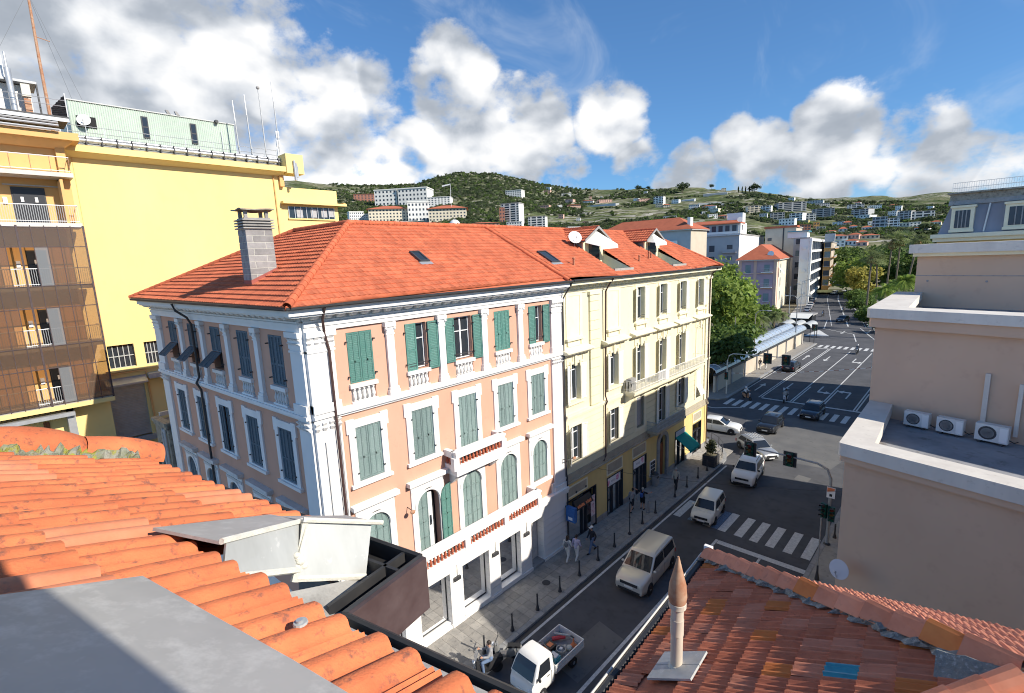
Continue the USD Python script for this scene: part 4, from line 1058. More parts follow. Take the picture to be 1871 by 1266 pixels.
MB(CF).box(39.72, 41.6, .0, .06, 2.9, 3.36).build('sign_board', 'letter_grey', aw)
MB(CF).box(39.66, 41.66, -.01, .04, 2.86, 3.4).build('sign_frame', 'sign_dark', aw)
MB().box(CX - 12, CX - .4, Y1 - .3, Y1, 0, 17.3).build('end_wall', 'cream_wall', cream)
MB().box(CX - 12, CX - 11.7, Y0, Y1, 0, 17.3).build('rear_wall', 'cream_wall', cream)
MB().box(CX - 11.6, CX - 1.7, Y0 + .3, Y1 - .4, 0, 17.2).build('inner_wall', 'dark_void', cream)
yroof = cream.sub('roof')
Q0, Q1 = np.array([-17.55, 24.0, 17.48]), np.array([-17.55, 47.2, 17.48])
QC, QR = np.array([-23.5, 23.1, 20.95]), np.array([-23.5, 43.9, 20.80])
CUTS = [(29.45, 31.95, .75, 4.0), (38.15, 40.6, .75, 4.0)]
def slope_pt(y, t):
 return SL(np.array([y, 0, t]))
Tm = np.linalg.norm(QR - np.array([-17.55, 43.9, 17.48]))
rows_y = [[Q0, slope_pt(CUTS[0][0], 0), slope_pt(CUTS[0][0], 6.89), QC]]
tile_rows(yroof, rows_y[0], u1, (0, 1, 0), .355, .235, 'rooftile')
for (a, b, t0, t1), nxt in zip(CUTS, (CUTS[1][0], None)):
 tile_rows(yroof, [slope_pt(a, 0), slope_pt(b, 0), slope_pt(b, t0), slope_pt(a, t0)], u1, (0, 1, 0), .355, .235, 'rooftile')
 tile_rows(yroof, [slope_pt(a, t1), slope_pt(b, t1), slope_pt(b, 6.88), slope_pt(a, 6.88)], u1, (0, 1, 0), .355, .235, 'rooftile')
 if nxt:
  tile_rows(yroof, [slope_pt(b, 0), slope_pt(nxt, 0), slope_pt(nxt, 6.86), slope_pt(b, 6.86)], u1, (0, 1, 0), .355, .235, 'rooftile')
 else:
  tile_rows(yroof, [slope_pt(b, 0), Q1, QR, slope_pt(b, 6.84)], u1, (0, 1, 0), .355, .235, 'rooftile')
MB().poly([QC, QR, (-30, 47, 17.4), (-30, 24, 17.4)]).poly([QR, Q1, (-30, 47.2, 17.4)]).build('roof_deck', 'rooftile', yroof)
ridge_run(yroof, QC + [0, 0, .05], QR + [0, 0, .05], .12, 'ridge_tile')
ridge_run(yroof, Q1 + [0, 0, .05], QR + [0, 0, .05], .12, 'ridge_tile')
MB().tube([(-17.55, 24.0, 17.44), (-17.55, 47.2, 17.44)], .075, 8).build('gutter', 'gutter_dark', cream)
MB(CF).tube([(28.45, .80, 17.35), (28.45, .5, 17.0), (28.42, .2, 16.5), (28.42, .13, 9.3), (28.42, .28, 8.9), (28.42, .13, 8.6), (28.42, .13, 4.9), (28.15, .13, 4.6)], .055, 8).build('down_pipe', 'pipe_brown', cream)
MB(CF).tube([(46.2, .80, 17.35), (46.15, .3, 16.8), (46.1, .18, 16.4), (46.1, .18, .4)], .055, 8).build('down_pipe', 'pipe_brown', cream)
skylight(cream, 24.15, 25.0, 2.05, 3.45)
for k, ((a, b, t0, t1), lab, labaw) in enumerate(zip(CUTS, ('nearer tiled gable dormer on the cream palazzo roof', 'farther tiled gable dormer on the cream palazzo roof, flowers in front'), ('broad white awning in the gable of the nearer roof dormer', 'small white awning in the gable of the farther roof dormer'))):
 c = (a + b) / 2 + .15
 d = cream.sub('dormer')
 ct = slope_pt(a, t1); cb = slope_pt(a, t0)
 fl = cb[2] - .35
 MB().box(ct[0] - .3, cb[0], a, b, fl - .1, fl).build('terrace_floor', 'concrete', d)
 for y in (a, b):
  MB().slab([(cb[0], y, fl), (ct[0] - .4, y, fl), (ct[0] - .4, y, ct[2] - .1), (cb[0], y, cb[2])], (0, .06 if y == b else -.06, 0)).build('cheek', 'cream_wall', d)
 MB().box(cb[0], cb[0] + .1, a, b, fl - .2, cb[2] + .12).build('parapet', 'concrete', d)
 xf = ct[0] + .35
 hw, ze, zr_ = 1.62 if k == 0 else 1.5, ct[2] + .55, ct[2] + 1.42
 MB().slab([(xf, c - hw + .2, fl), (xf, c + hw - .2, fl), (xf, c + hw - .2, ze), (xf, c, zr_ - .08), (xf, c - hw + .2, ze)], (-.12, 0, 0)).build('front_wall', 'cream_wall', d)
 MB().box(xf + .002, xf + .03, c - .75, c + .6, fl, ze - .25).build('pane', 'window_glass', d)
 zx = lambda z: -17.55 + (z - 17.46) / 3.48 * -5.95
 for sgn in (-1, 1):
  eave = [np.array([xf + .35, c + sgn * (hw + .1), ze - .12]), np.array([zx(ze - .12), c + sgn * (hw + .1), ze - .12])]
  rid = [np.array([xf + .35, c, zr_]), np.array([zx(zr_), c, zr_])]
  upv = rid[0] - eave[0]; upv /= np.linalg.norm(upv)
  tile_rows(d, [eave[0], eave[1], rid[1], rid[0]], upv, (-1, 0, 0), .36, .235, 'rooftile', lift=.06)
  MB().slab([eave[0], eave[1], rid[1], rid[0]], (0, 0, -.07)).build('roof_board', 'dark_metal', d)
  MB().slab([eave[0] + [.01, 0, -.1], rid[0] + [.01, 0, -.1], rid[0] + [.01, 0, .07], eave[0] + [.01, 0, .07]], (.04, 0, 0)).build('barge_board', 'stone_grey', d)
  MB().slab([(xf - .05, c + sgn * (hw - .25), ct[2] - .3), (zx(ze), c + sgn * (hw - .25), ze - .2), (xf - .05, c + sgn * (hw - .25), ze - .2)], (0, .08, 0)).build('side_wall', 'stone_grey', d)
 ridge_run(d, rid[0], rid[1], .1, 'ridge_tile')
 wv = Thing('roof_awning', labaw, 'awning', (xf, c, ze))
 if k == 0:
  MB().slab([(xf + .04, c - hw + .4, ze - .25), (xf + .04, c, zr_ - .22), (xf + .5, c + .35, ze + .25), (xf + 1.15, c + hw - .35, ze - .42), (xf + 1.1, c - .9, ze - .55)], (.0, 0, .03)).build('fabric', 'awning_white', wv)
  MB().slab([(xf + 1.1, c - .9, ze - .55), (xf + 1.15, c + hw - .35, ze - .42), (xf + 1.16, c + hw - .35, ze - .66), (xf + 1.11, c - .9, ze - .74)], (.02, 0, 0)).build('valance', 'awning_white', wv)
 else:
  MB().slab([(xf + .04, c - hw + .45, ze - .2), (xf + .04, c - .2, zr_ - .3), (xf + .45, c + .6, ze + .05), (xf + .8, c + 1.0, ze - .25), (xf + .8, c - 1.0, ze - .3)], (0, 0, .03)).build('fabric', 'awning_white', wv)
  MB().slab([(xf + .8, c - 1.0, ze - .3), (xf + .8, c + 1.0, ze - .25), (xf + .81, c + 1.0, ze - .48), (xf + .81, c - 1.0, ze - .52)], (.02, 0, 0)).build('valance', 'awning_white', wv)
def dish(loc, r, az, el, label, cat='satellite dish', mast=.6, mat='dish_white'):
 t = Thing('satellite_dish', label, cat, loc)
 d = np.array([math.cos(el) * math.cos(az), math.cos(el) * math.sin(az), math.sin(el)])
 sx = np.cross([0, 0, 1.0], d); sx /= np.linalg.norm(sx); sy = np.cross(d, sx)
 c = np.asarray(loc, float) + [0, 0, mast]
 fr = lambda p: c + np.asarray(p)[..., :1] * sx + np.asarray(p)[..., 1:2] * sy + np.asarray(p)[..., 2:3] * d
 m = MB(fr)
 pr = [(r * q, .28 * r * q * q) for q in np.linspace(0.02, 1, 6)]
 m.lathe(pr, (0, 0, .08), 20).lathe([(a, b - .015) for a, b in pr], (0, 0, .08), 20)
 m.build('reflector', mat, t, smooth=40)
 MB(fr).tube([(0, -r * .9, .1 + .25 * r), (0, -r * .35, r * .95)], .014, 5).ball((0, -r * .3, r * .98), .045, 1).build('feed_arm', 'iron_grey', t)
 MB().tube([loc, c], .03, 6).build('mast', 'iron_grey', t)
 MB(fr).box(-.06, .06, -.06, .06, 0, .09).build('bracket', 'iron_grey', t)
 return t
dish((-21.1, 29.0, 19.55), .48, -.6, .5, 'white satellite dish beside the nearer dormer of the cream palazzo', mast=.55)
for k, (p, h, lab) in enumerate((((-18.95, 25.95, 18.1), .62, 'slim terracotta vent pipe nearest the skylight of the cream roof'), ((-19.0, 34.35, 18.1), .6, 'slim terracotta vent pipe between the two roof dormers'), ((-19.25, 36.3, 18.25), .75, 'taller terracotta vent pipe of the pair left of the farther dormer'), ((-19.3, 36.75, 18.25), .6, 'shorter terracotta vent pipe of the pair left of the farther dormer'))):
 v = Thing('vent_pipe', lab, 'vent pipe', p)
 MB().lathe([(.075, 0), (.075, h)], p, 8).build('pipe', 'terracotta_pot', v)
 MB().lathe([(.11, h), (.11, h + .04), (.06, h + .09)], p, 8).build('cap', 'terracotta_pot', v)
# ------------------------------------------------------------------ the peach block on the right, stepped back in terraces
W1 = np.array([.974, -.228, 0]); W2 = np.array([.228, .974, 0])
peach = Thing('peach_block', 'plain peach rendered block stepped back in two parapeted terraces', 'building', (-3.1, 20.0, 0))
PF = Frame((-2.98, 20.1, 0), W1, -W2)
W = 22.0
def ypar(y):     # distance behind the front plane along W2
 return -y
MB().shape(Polygon([(-2.98, 20.1), (-2.98 + W * .974, 20.1 - W * .228), (-2.98 + W * .974 + 2, 29), (-2.98, 27)]), 0, 11.30, 'z').build('lower_wall', 'peach_wall', peach)
MB().shape(Polygon([(-3.2, 26.5), (-3.2 + W * .974, 26.5 - W * .228), (-3.2 + W * .974 + 2, 37), (-3.2, 36.8)]), 0, 15.30, 'z').build('middle_wall', 'peach_wall', peach)
MB().shape(Polygon([(-2.72, 36.1), (-2.72 + W * .974, 36.1 - W * .228), (-2.72 + W * .974, 43), (-1.6, 45.3), (-2.72, 45.0)]), 0, 18.15, 'z').build('upper_wall', 'peach_wall', peach)
def parapet(x, y, zt, zb, th, arm, over, name='parapet', w=W):
 """Front parapet from corner (x, y) plus a left arm running back along the street; a coping on top."""
 c = np.array([x, y])
 a = W1[:2]; b = W2[:2]
 out = [c - a * over * .5 - b * over, c + a * w - b * over, c + a * w + b * th, c + a * th * .95 + b * th, np.array([x + th * .95, y + arm]), np.array([x - over, y + arm]), np.array([x - over, y - over * .6])]
 return Polygon(out)
p1 = parapet(-2.98, 20.1, 12, 11.3, .62, 6.6, .14)
MB().shape(p1, 11.30, 11.52, 'z').build('cornice', 'peach_wall', peach)
MB().shape(p1.buffer(.05, join_style=2), 11.52, 11.98, 'z').build('parapet', 'parapet', peach)
p2 = parapet(-3.2, 26.5, 16, 15.3, .80, 9.6, .22)
MB().shape(p2, 15.3, 15.72, 'z').build('cornice', 'peach_wall', peach)
MB().shape(p2.buffer(.10, join_style=2), 15.72, 16.12, 'z').build('parapet', 'parapet', peach)
p3 = Polygon([(-3.1, 35.7), (-3.1 + 23 * .974, 35.7 - 23 * .228), (-3.1 + 23 * .974, 44), (-1.4, 45.8), (-3.1, 45.5)])
MB().shape(p3, 18.28, 18.76, 'z').build('parapet', 'parapet', peach)
MB().shape(p3.buffer(-.18, join_style=2), 18.10, 18.28, 'z').build('cornice', 'cream_trim', peach)
MB().shape(Polygon([(-2.4, 20.7), (19, 15.9), (20, 27), (-2.4, 26.5)]), 11.30, 11.33, 'z').build('terrace_floor', 'roof_felt', peach)
MB().shape(Polygon([(-2.4, 27.2), (19, 22.3), (20, 36), (-2.4, 36.2)]), 15.30, 15.33, 'z').build('terrace_floor', 'roof_felt', peach)
MF = Frame((-3.2, 26.5, 0), W1, -W2)
UF = Frame((-2.72, 36.1, 0), W1, -W2)
MB(UF).box(0, 20, .0, .012, 17.02, 17.06).build('groove', 'stone_grey', peach)
for s in (.55, 3.0):
 MB(UF).lathe([(.0, .02), (.055, .02), (.055, 0)], (s, 0, 16.75), 10, 'y').build('wall_socket', 'stone_grey', peach)
for k, (s, lab) in enumerate(((1.55, 'leftmost of the three air conditioners on the lower terrace'), (2.62, 'middle of the three air conditioners on the lower terrace'), (3.78, 'rightmost and largest of the three air conditioners on the lower terrace'))):
 w_, h_ = (.82, .58) if k < 2 else (.92, .64)
 base = MF((s + w_ / 2, .55, 11.34))
 ac = Thing('air_conditioner', lab, 'air conditioner', base, group=None)
 MB(MF).box(s, s + w_, .38, .70, 11.42, 11.42 + h_).build('casing', 'ac_white', ac)
 MB(MF).lathe([(.0, .012), (.20 + .03 * (k == 2), .012), (.23 + .03 * (k == 2), .0)], (s + w_ * .38, .70, 11.42 + h_ * .5), 18, 'y').build('fan_grille', 'iron', ac)
 for q in range(4):
  m = MB(MF)
  m.lathe([(.045 + q * .045, .013), (.045 + q * .045, .02), (.055 + q * .045, .02), (.055 + q * .045, .013)], (s + w_ * .38, .70, 11.42 + h_ * .5), 18, 'y').build('grille_ring', 'stone_grey', ac)
 MB(MF).box(s + w_ * .74, s + w_ * .97, .70, .705, 11.47, 11.36 + h_).build('side_panel', 'white_trim', ac)
 for q in (.12, w_ - .2):
  MB(MF).box(s + q, s + q + .08, .36, .74, 11.33, 11.42).build('foot', 'iron', ac)
 MB(MF).tube([(s + w_, .5, 11.55), (s + w_ + .12, .4, 11.45), (s + w_ + .16, .05, 11.42)], .02, 5).build('hose', 'iron', ac)
MB(MF).box(3.75, 3.90, 0, .08, 11.9, 13.85).build('cable_duct', 'parapet', peach)
MB(MF).box(4.70, 4.82, 0, .08, 11.6, 13.6).build('cable_duct', 'parapet', peach)
dish(tuple(PF((.42, .6, 7.45))), .34, -2.0, .3, 'grey satellite dish low on the blank peach wall', mast=.05, mat='letter_grey')
nb2 = Thing('apartment_block', 'tall plain block standing behind the low tiled house', 'building', (9, 12, 0))
MB().box(8.5, 24, 7.5, 14.6, 0, 16.0).build('wall', 'peach_wall', nb2)
MB().box(8.2, 24.3, 7.2, 14.9, 16.0, 16.4).build('cornice', 'parapet', nb2)
# ------------------------------------------------------------------ the low house with its tiled hip roof, bottom right
KC, KF, KH = np.array([-3.55, 9.37, 12.60]), np.array([-3.20, 1.6, 12.60]), np.array([.62, 5.97, 14.86])
KE = np.array([6.0, 11.75, 12.62])
low = Thing('low_tiled_house', 'lower house with a weathered tiled hip roof and grey gutter', 'building', (-3.2, 9.0, 0))
MB().shape(Polygon([(-3.05, 1.2), (-3.2, 8.9), (6, 11.2), (7, 2)]), 0, 12.45, 'z').build('wall', 'peach_wall', low)
lroof = low.sub('roof')
al1 = (KF - KC) / np.linalg.norm(KF - KC)
n1 = np.cross(al1, KH - KC); n1 /= np.linalg.norm(n1)
if n1[2] < 0: n1 = -n1
up1 = np.cross(n1, al1); up1 = up1 if up1[2] > 0 else -up1
al2 = (KE - KC) / np.linalg.norm(KE - KC)
n2_ = np.cross(al2, KH - KC); n2_ /= np.linalg.norm(n2_)
if n2_[2] < 0: n2_ = -n2_
up2 = np.cross(n2_, al2); up2 = up2 if up2[2] > 0 else -up2
def tile_profile(n=13):
 """Cross-section of a Marseille tile: side ribs, two shallow rolls."""
 t = np.linspace(0, 1, n)
 h = .020 * np.exp(-((t - .06) / .035) ** 2) + .016 * np.exp(-((t - .16) / .03) ** 2) + .026 * np.exp(-((t - .42) / .09) ** 4) + .026 * np.exp(-((t - .80) / .09) ** 4)
 return t, h
def add_tile(parent, o, al, up, nr, w, L, mat, lift=.05, jit=.006, n=13, name='roof_tile', tail=.008, thick=.018, clip=None, prof=None):
 """One interlocking tile: o is its lower left corner on the roof plane."""
 t, h = (prof or tile_profile)(n)
 j = rng.normal(0, jit, 3)
 lo, hi = lift + j[0], tail + j[1]
 s = t * w * 1.02
 sk = j[2] * .6
 rows = []
 for f_, base in ((0.0, lo), (.5, (lo + hi) / 2), (1.0, hi)):
  rows.append(o + s[:, None] * al + (f_ * L + sk) * up + (base + h * (1 if f_ < 1 else .8))[:, None] * nr)
 bot = o + s[:, None] * al + sk * up + (lo + h - thick - .006)[:, None] * nr
 bot2 = o + s[:, None] * al + (sk + .06) * up + (lo + h - thick - .006)[:, None] * nr
 v = np.vstack([bot2, bot] + rows)
 f = [(r * n + i, r * n + i + 1, (r + 1) * n + i + 1, (r + 1) * n + i) for r in range(4) for i in range(n - 1)]
 m = MB().add(v, f)
 return m.build(name, mat, parent, smooth=40)
tri1 = Polygon([((p - KC) @ al1, (p - KC) @ up1) for p in (KC, KF, KH)])
wT, gT = .245, .36
for r in range(13):
 for c in range(31):
  s0, t0_ = c * wT, r * gT
  mid = (s0 + wT / 2, t0_ + gT * .45)
  from shapely.geometry import Point
  if not tri1.buffer(.10).contains(Point(*mid)):
   continue
  o = KC + s0 * al1 + t0_ * up1
  pp = CR @ (o - EYE);
  if pp[2] < .3 or 633 + FPX * pp[1] / pp[2] > 1420:
   continue
  if r in (1, 2) and 14.0 < s0 / wT < 16.2:
   continue
  if (r, c) == (8, 14):
   add_tile(lroof, o, al1, up1, n1, wT, .41, 'teal_tile', jit=.002)
   continue
  mt = 'tile_orange' if random.random() < .05 else ('tile_salmon' if random.random() < .22 else 'tile_low')
  add_tile(lroof, o, al1, up1, n1, wT, .41, mt)
tri2 = Polygon([((p - KC) @ al2, (p - KC) @ up2) for p in (KC, KE, KE + 0 * KC + (KH - KC) * .0 + np.array([1.2, -4.6, 2.24]), KH)]).buffer(0)
for r in range(12):
 for c in range(30):
  s0, t0_ = c * wT, r * gT
  if not tri2.buffer(.05).contains(Point(s0 + wT / 2, t0_ + gT * .45)):
   continue
  o = KC + s0 * al2 + t0_ * up2
  if o[0] > 3.2 or r > 8:
   continue
  add_tile(lroof, o, al2, up2, n2_, wT, .41, 'tile_salmon', jit=.004)
MB().poly([KC, KF, KH]).poly([KC, KH, KE]).poly([KH, KF, (5, 1, 12.6), KE]).build('roof_deck', 'tile_low', lroof)
hd = (KH - KC) / np.linalg.norm(KH - KC)
hs = np.cross(hd, [0, 0, 1]); hs /= np.linalg.norm(hs); hu = np.cross(hs, hd)
Lh = np.linalg.norm(KH - KC)
nh = 14
for i in range(nh):
 a = KC + hd * (Lh * i / nh - .04); b = KC + hd * (Lh * (i + 1) / nh + .05)
 ja, jb = rng.normal(0, .008, 2)
 sec = lambda p, k, up: [p + hs * (-.17 * k) + hu * (up - .055), p + hs * (-.045 * k) + hu * (up + .10), p + hu * (up + .125), p + hs * (.045 * k) + hu * (up + .10), p + hs * (.17 * k) + hu * (up - .055)]
 v = sec(a, 1.15, .125 + ja) + sec(b, .92, .075 + jb) + sec(a, 1.05, .095 + ja)
 f = [(k, k + 1, 6 + k, 5 + k) for k in range(4)] + [(10 + k, 11 + k, k + 1, k) for k in range(4)]
 MB().add(np.array(v), f).build('hip_cap', 'tile_orange' if i in (7, 12) else 'tile_salmon', lroof)
def rough_strip(parent, pts, w, h, mat, name, seed=0, n=5, side=None, up=(0, 0, 1)):
 """A lumpy bed of mortar following a polyline."""
 p = np.asarray(pts, float)
 d = np.gradient(p, axis=0); d /= np.linalg.norm(d, axis=1, keepdims=True)
 up = np.asarray(up, float)
 sdv = np.cross(d, up); sdv /= np.linalg.norm(sdv, axis=1, keepdims=True)
 r = np.random.default_rng(seed)
 th_ = np.linspace(0, PI, n)
 v = np.vstack([p + np.cos(t) * (w * (1 + .25 * r.standard_normal((len(p), 1)))) * sdv + np.sin(t) * (h * (1 + .25 * r.standard_normal((len(p), 1)))) * up for t in th_])
 N = len(p)
 f = [(k * N + i, k * N + i + 1, (k + 1) * N + i + 1, (k + 1) * N + i) for k in range(n - 1) for i in range(N - 1)]
 return MB().add(v, f).build(name, mat, parent)
rough_strip(lroof, [KC + hd * t - .02 * hs * 0 + [0, 0, .0] for t in np.linspace(.0, Lh, 60)], .215, .095, 'mortar', 'mortar_bed', 3)
mm = MB()
g = np.linspace(0, 1, 14)
pts = []
for a in g:
 for b in g:
  q = KH + np.array([-.62 + .9 * a, -.12 + .34 * b - .25 * a, 0])
  q[2] = KH[2] + .10 - .32 * abs(b - .55) * 1.0 - .36 * max(0, .62 - a) + .05 * meshkit.noise(q * 9)
  pts.append(q)
mm.add(pts, [(i * 14 + j, i * 14 + j + 1, (i + 1) * 14 + j + 1, (i + 1) * 14 + j) for i in range(13) for j in range(13)]).build('mortar_patch', 'mortar', lroof)
ridge_run(lroof, KH + [-.05, -.1, .04], KH + [-.7, -.62, -.33], .11, 'tile_salmon', step=.36)
gm = MB()
go = KC + al1 * -.1 - up1 * .02; ge = KF
for o_, r_ in ((0, .085),):
 gm.tube([KC + [-.13, .1, -.06], KF + [-.13, 0, -.06]], .08, 8)
gm.build('gutter', 'gutter_dark', low)
MB().tube([KC + [-.215, .1, .0], KF + [-.215, 0, .0]], .018, 6).build('gutter_lip', 'parapet', low)
MB().box(KC[0] - .14, KC[0] + .02, KC[1] + .02, KC[1] + .10, 12.55, 12.85).build('gutter_end', 'white_trim', low)
B_ = np.array([-2.64, 5.86, 13.0])
vp = Thing('flue_pipe', 'cream flue pipe with a rusty pointed cowl through the weathered tiles', 'flue', B_)
vt = 16.62
MB().lathe([(.082, -.15), (.082, .62), (.090, .62), (.090, .86), (.085, .86), (.085, 1.08)], B_, 16).build('pipe', 'vent_pipe', vp, smooth=40)
MB().lathe([(.10, 1.02), (.118, 1.04), (.118, 1.11), (.10, 1.13)], B_, 16).build('collar', 'vent_pipe', vp, smooth=40)
MB().lathe([(.112, 1.11), (.125, 1.20), (.112, 1.38), (.062, 1.58), (.012, 1.79)], B_, 16).build('cowl', 'rust', vp, smooth=50)
MB().lathe([(.13, .02), (.09, .14), (.084, .15)], B_ + [0, 0, .0], 14).build('sleeve', 'sealant', vp)
pl_ = [B_ + al1 * a + up1 * b + n1 * .115 for a, b in ((-.30, -.28), (.30, -.28), (.30, .42), (-.30, .42))]
MB().slab([pl_[0], (pl_[0] + pl_[1]) / 2 - al1 * .006, (pl_[3] + pl_[2]) / 2 - al1 * .006, pl_[3]], n1 * -.03).build('plate', 'zinc_pale', vp)
MB().slab([(pl_[0] + pl_[1]) / 2 + al1 * .006, pl_[1], pl_[2], (pl_[3] + pl_[2]) / 2 + al1 * .006], n1 * -.03).build('plate', 'zinc_pale', vp)
# ------------------------------------------------------------------ the near roof, seen from its dormer
PU = np.array([math.cos(math.radians(99)) * math.cos(math.radians(22.5)), math.sin(math.radians(99)) * math.cos(math.radians(22.5)), -math.sin(math.radians(22.5))])
PV = np.array([math.cos(math.radians(192)), math.sin(math.radians(192)), 0])
PN = np.cross(PU, PV); PN /= np.linalg.norm(PN)
if PN[2] < 0: PN = -PN
P0 = np.array([-1.629, .470, 17.757])
def fp(u, v, h=0.0):
 return P0 + PU * u + PV * v + PN * h
near = Thing('near_house', 'near house with orange tiled roof and zinc flashings, at the camera', 'building', (-1.6, 0, 0))
nroof = near.sub('roof')
def near_profile(n=25):
 t = np.linspace(0, 1, n)
 h = .014 * np.exp(-((t - .04) / .024) ** 2) + .012 * np.exp(-((t - .125) / .024) ** 2) + .030 * np.exp(-((t - .38) / .125) ** 4) + .030 * np.exp(-((t - .78) / .135) ** 4)
 return t, h
WN, GN = .272, .355
for r in range(8):          # courses from the eave of the lower field upwards
 for c in range(16):
  v1 = -1.30 + c * WN
  u_lo = .71 - r * GN
  if u_lo > .05 and v1 < .46:
   continue
  if v1 > 2.48 + .08 * r or (u_lo < -.4 and v1 < -1.1):
   continue
  o = fp(u_lo, v1)
  q = random.random()
  mt = 'tile_pale' if q < .13 else 'tile_near'
  add_tile(nroof, o, PV, -PU, PN, WN, .40, mt, lift=.030, tail=.004, jit=.004, n=25, thick=.016, prof=near_profile)
for r, c0, c1 in ((7, 0, 14), (8, 0, 14)):
 pass
MB().poly([fp(-.02, -1.6, -.03), fp(-.02, 3.0, -.03), fp(-3.0, 3.0, -.03), fp(-3.0, -1.6, -.03)]).poly([fp(.72, .52, -.03), fp(.72, 3.0, -.03), fp(-.02, 3.0, -.03), fp(-.02, .52, -.03)]).build('roof_deck', 'tile_near', nroof)
for k, (u0, u1_) in enumerate(((-1.55, -.98), (-1.05, -.50), (-.58, -.02), (-.08, .42), (.38, .86))):
 a, b = fp(u0, 2.64, .055 + .02 * (k % 2)), fp(u1_, 2.68, .03)
 sd_ = PV; upn = PN
 th_ = np.linspace(-.05 * PI, 1.05 * PI, 14)
 nseg = 7
 v = []
 for i in range(nseg):
  f_ = i / (nseg - 1); p = a + (b - a) * f_
  r_ = .085 + .035 * math.sin(f_ * PI * .9) * (1 if k % 2 else .6)
  v += [p + r_ * 1.25 * math.cos(t) * sd_ + r_ * math.sin(t) * upn * 1.15 for t in th_]
 n_ = len(th_)
 f = [(i * n_ + j, i * n_ + j + 1, (i + 1) * n_ + j + 1, (i + 1) * n_ + j) for i in range(nseg - 1) for j in range(n_ - 1)]
 base = len(v)
 v += [np.asarray(p) - .018 * upn for p in v[(nseg - 1) * n_:nseg * n_]]
 f += [((nseg - 1) * n_ + j, (nseg - 1) * n_ + j + 1, base + j + 1, base + j) for j in range(n_ - 1)]
 MB().add(np.array(v), f).build('verge_cap', 'tile_near', nroof, smooth=50)
rough_strip(nroof, [fp(u, 2.53, .0) for u in np.linspace(-1.6, .66, 90)], .075, .085, 'lichen', 'mortar_bed', 5, n=7, up=PN)
MB().slab([fp(-1.9, -1.8, .075), fp(-1.9, .098, .075), fp(-.31, .103, .075), fp(-.285, -.55, .075), fp(-.28, -1.8, .075)], PN * -.02).build('apron_sheet', 'zinc', nroof)
gl = 17.42
L1a, L1b = np.array([-5.2, .49, gl]), np.array([-1.84, 1.245, gl])
L1a = L1b + (np.array([-4.6, .62, gl]) - L1b) / 2.8 * 4.2
L2a, L2b = np.array([-1.756, .80, gl]), np.array([1.6, 1.60, gl])
e2 = (L2b - L2a) / np.linalg.norm(L2b - L2a)
out2 = np.array([-e2[1], e2[0], 0])
MB().slab([fp(.0, .52, -.01), L2a - out2 * .08 + [0, 0, .05] - e2 * .25, L2b - out2 * .08 + [0, 0, .05], fp(.0, -3.4, -.01)], (0, 0, -.015)).build('eave_sheet', 'zinc', nroof)
for k, (A4, low_) in enumerate((([fp(-.06, .62, .07), fp(.49, .72, .07), fp(.492, .47, .10), fp(.0, .27, .10)], ([fp(.02, .27, .09), fp(.492, .47, .09)], [fp(.02, .24, -.02), fp(.492, .41, -.10)])), ([fp(.49, .66, .075), fp(.84, .60, .075), fp(.78, .28, .115), fp(.44, .42, .115)], ([fp(.45, .42, .10), fp(.74, .31, .10)], [fp(.45, .39, -.13), fp(.74, .28, -.13)])))):
 MB().slab(A4, PN * -.012).build('coping_sheet', 'zinc', nroof)
 MB().tube([A4[3], A4[2]], .012, 6).build('coping_lip', 'sealant', nroof)
 MB().slab([low_[0][0], low_[0][1], low_[1][1], low_[1][0]], PV * .012).build('upstand', 'zinc_pale', nroof)
 MB().tube([low_[1][0], low_[1][1]], .014, 6).build('upstand_bead', 'sealant', nroof)
MB().tube([fp(.455, .425, .10), fp(.46, .41, -.03), fp(.44, .39, -.14)], .016, 6).build('seam', 'sealant', nroof)
m = MB()
for q in range(7):
 m.ball(fp(.43 + .012 * q, .40 + .006 * math.sin(3 * q), -.03 - .012 * q), .014 + .004 * (q % 3), 1)
m.build('sealant_blob', 'sealant', nroof)
MB().lathe([(.0, .022), (.009, .022), (.009, 0)], fp(-.12, -.36, .045), 10).build('bolt', 'pipe_grey', nroof)
MB().lathe([(.018, .008), (.020, .002), (.012, .0)], fp(-.12, -.36, .052), 12).build('washer', 'zinc_pale', nroof)
def box_gutter(a, b, w, h, name, face, side_):
 """An open gutter between two points: floor, inner and outer wall; side_ points outwards."""
 a, b, s = np.asarray(a, float), np.asarray(b, float), np.asarray(side_, float)
 t = .008
 m = MB()
 for o_, hh in ((0.0, h), (w, h)):
  m.hexa([a + s * (o_ - t) - [0, 0, h], b + s * (o_ - t) - [0, 0, h], b + s * (o_ + t) - [0, 0, h], a + s * (o_ + t) - [0, 0, h]], [a + s * (o_ - t), b + s * (o_ - t), b + s * (o_ + t), a + s * (o_ + t)])
 m.hexa([a - [0, 0, h], b - [0, 0, h], b + s * w - [0, 0, h], a + s * w - [0, 0, h]], [a - [0, 0, h - .01], b - [0, 0, h - .01], b + s * w - [0, 0, h - .01], a + s * w - [0, 0, h - .01]])
 m.build(name, face, nroof)
 MB().tube([a + s * w, b + s * w], .014, 6).build(name + '_bead', 'gutter_dark' if face == 'gutter_dark' else face, nroof)
e1 = (L1b - L1a) / np.linalg.norm(L1b - L1a); out1 = np.array([-e1[1], e1[0], 0])
box_gutter(L1a - out1 * .13, L1b - out1 * .13, .13, .09, 'gutter', 'gutter_dark', out1)
box_gutter(L2a - out2 * .10, L2b - out2 * .10, .10, .09, 'gutter', 'gutter_dark', out2)
e3 = (L2a - L1b) / np.linalg.norm(L2a - L1b); out3 = np.array([e3[1], -e3[0], 0]) * -1
if out3[0] < 0: out3 = -out3
box_gutter(L1b - out3 * .10, L2a - out3 * .10, .10, .10, 'valley_gutter', 'gutter_dark', out3)
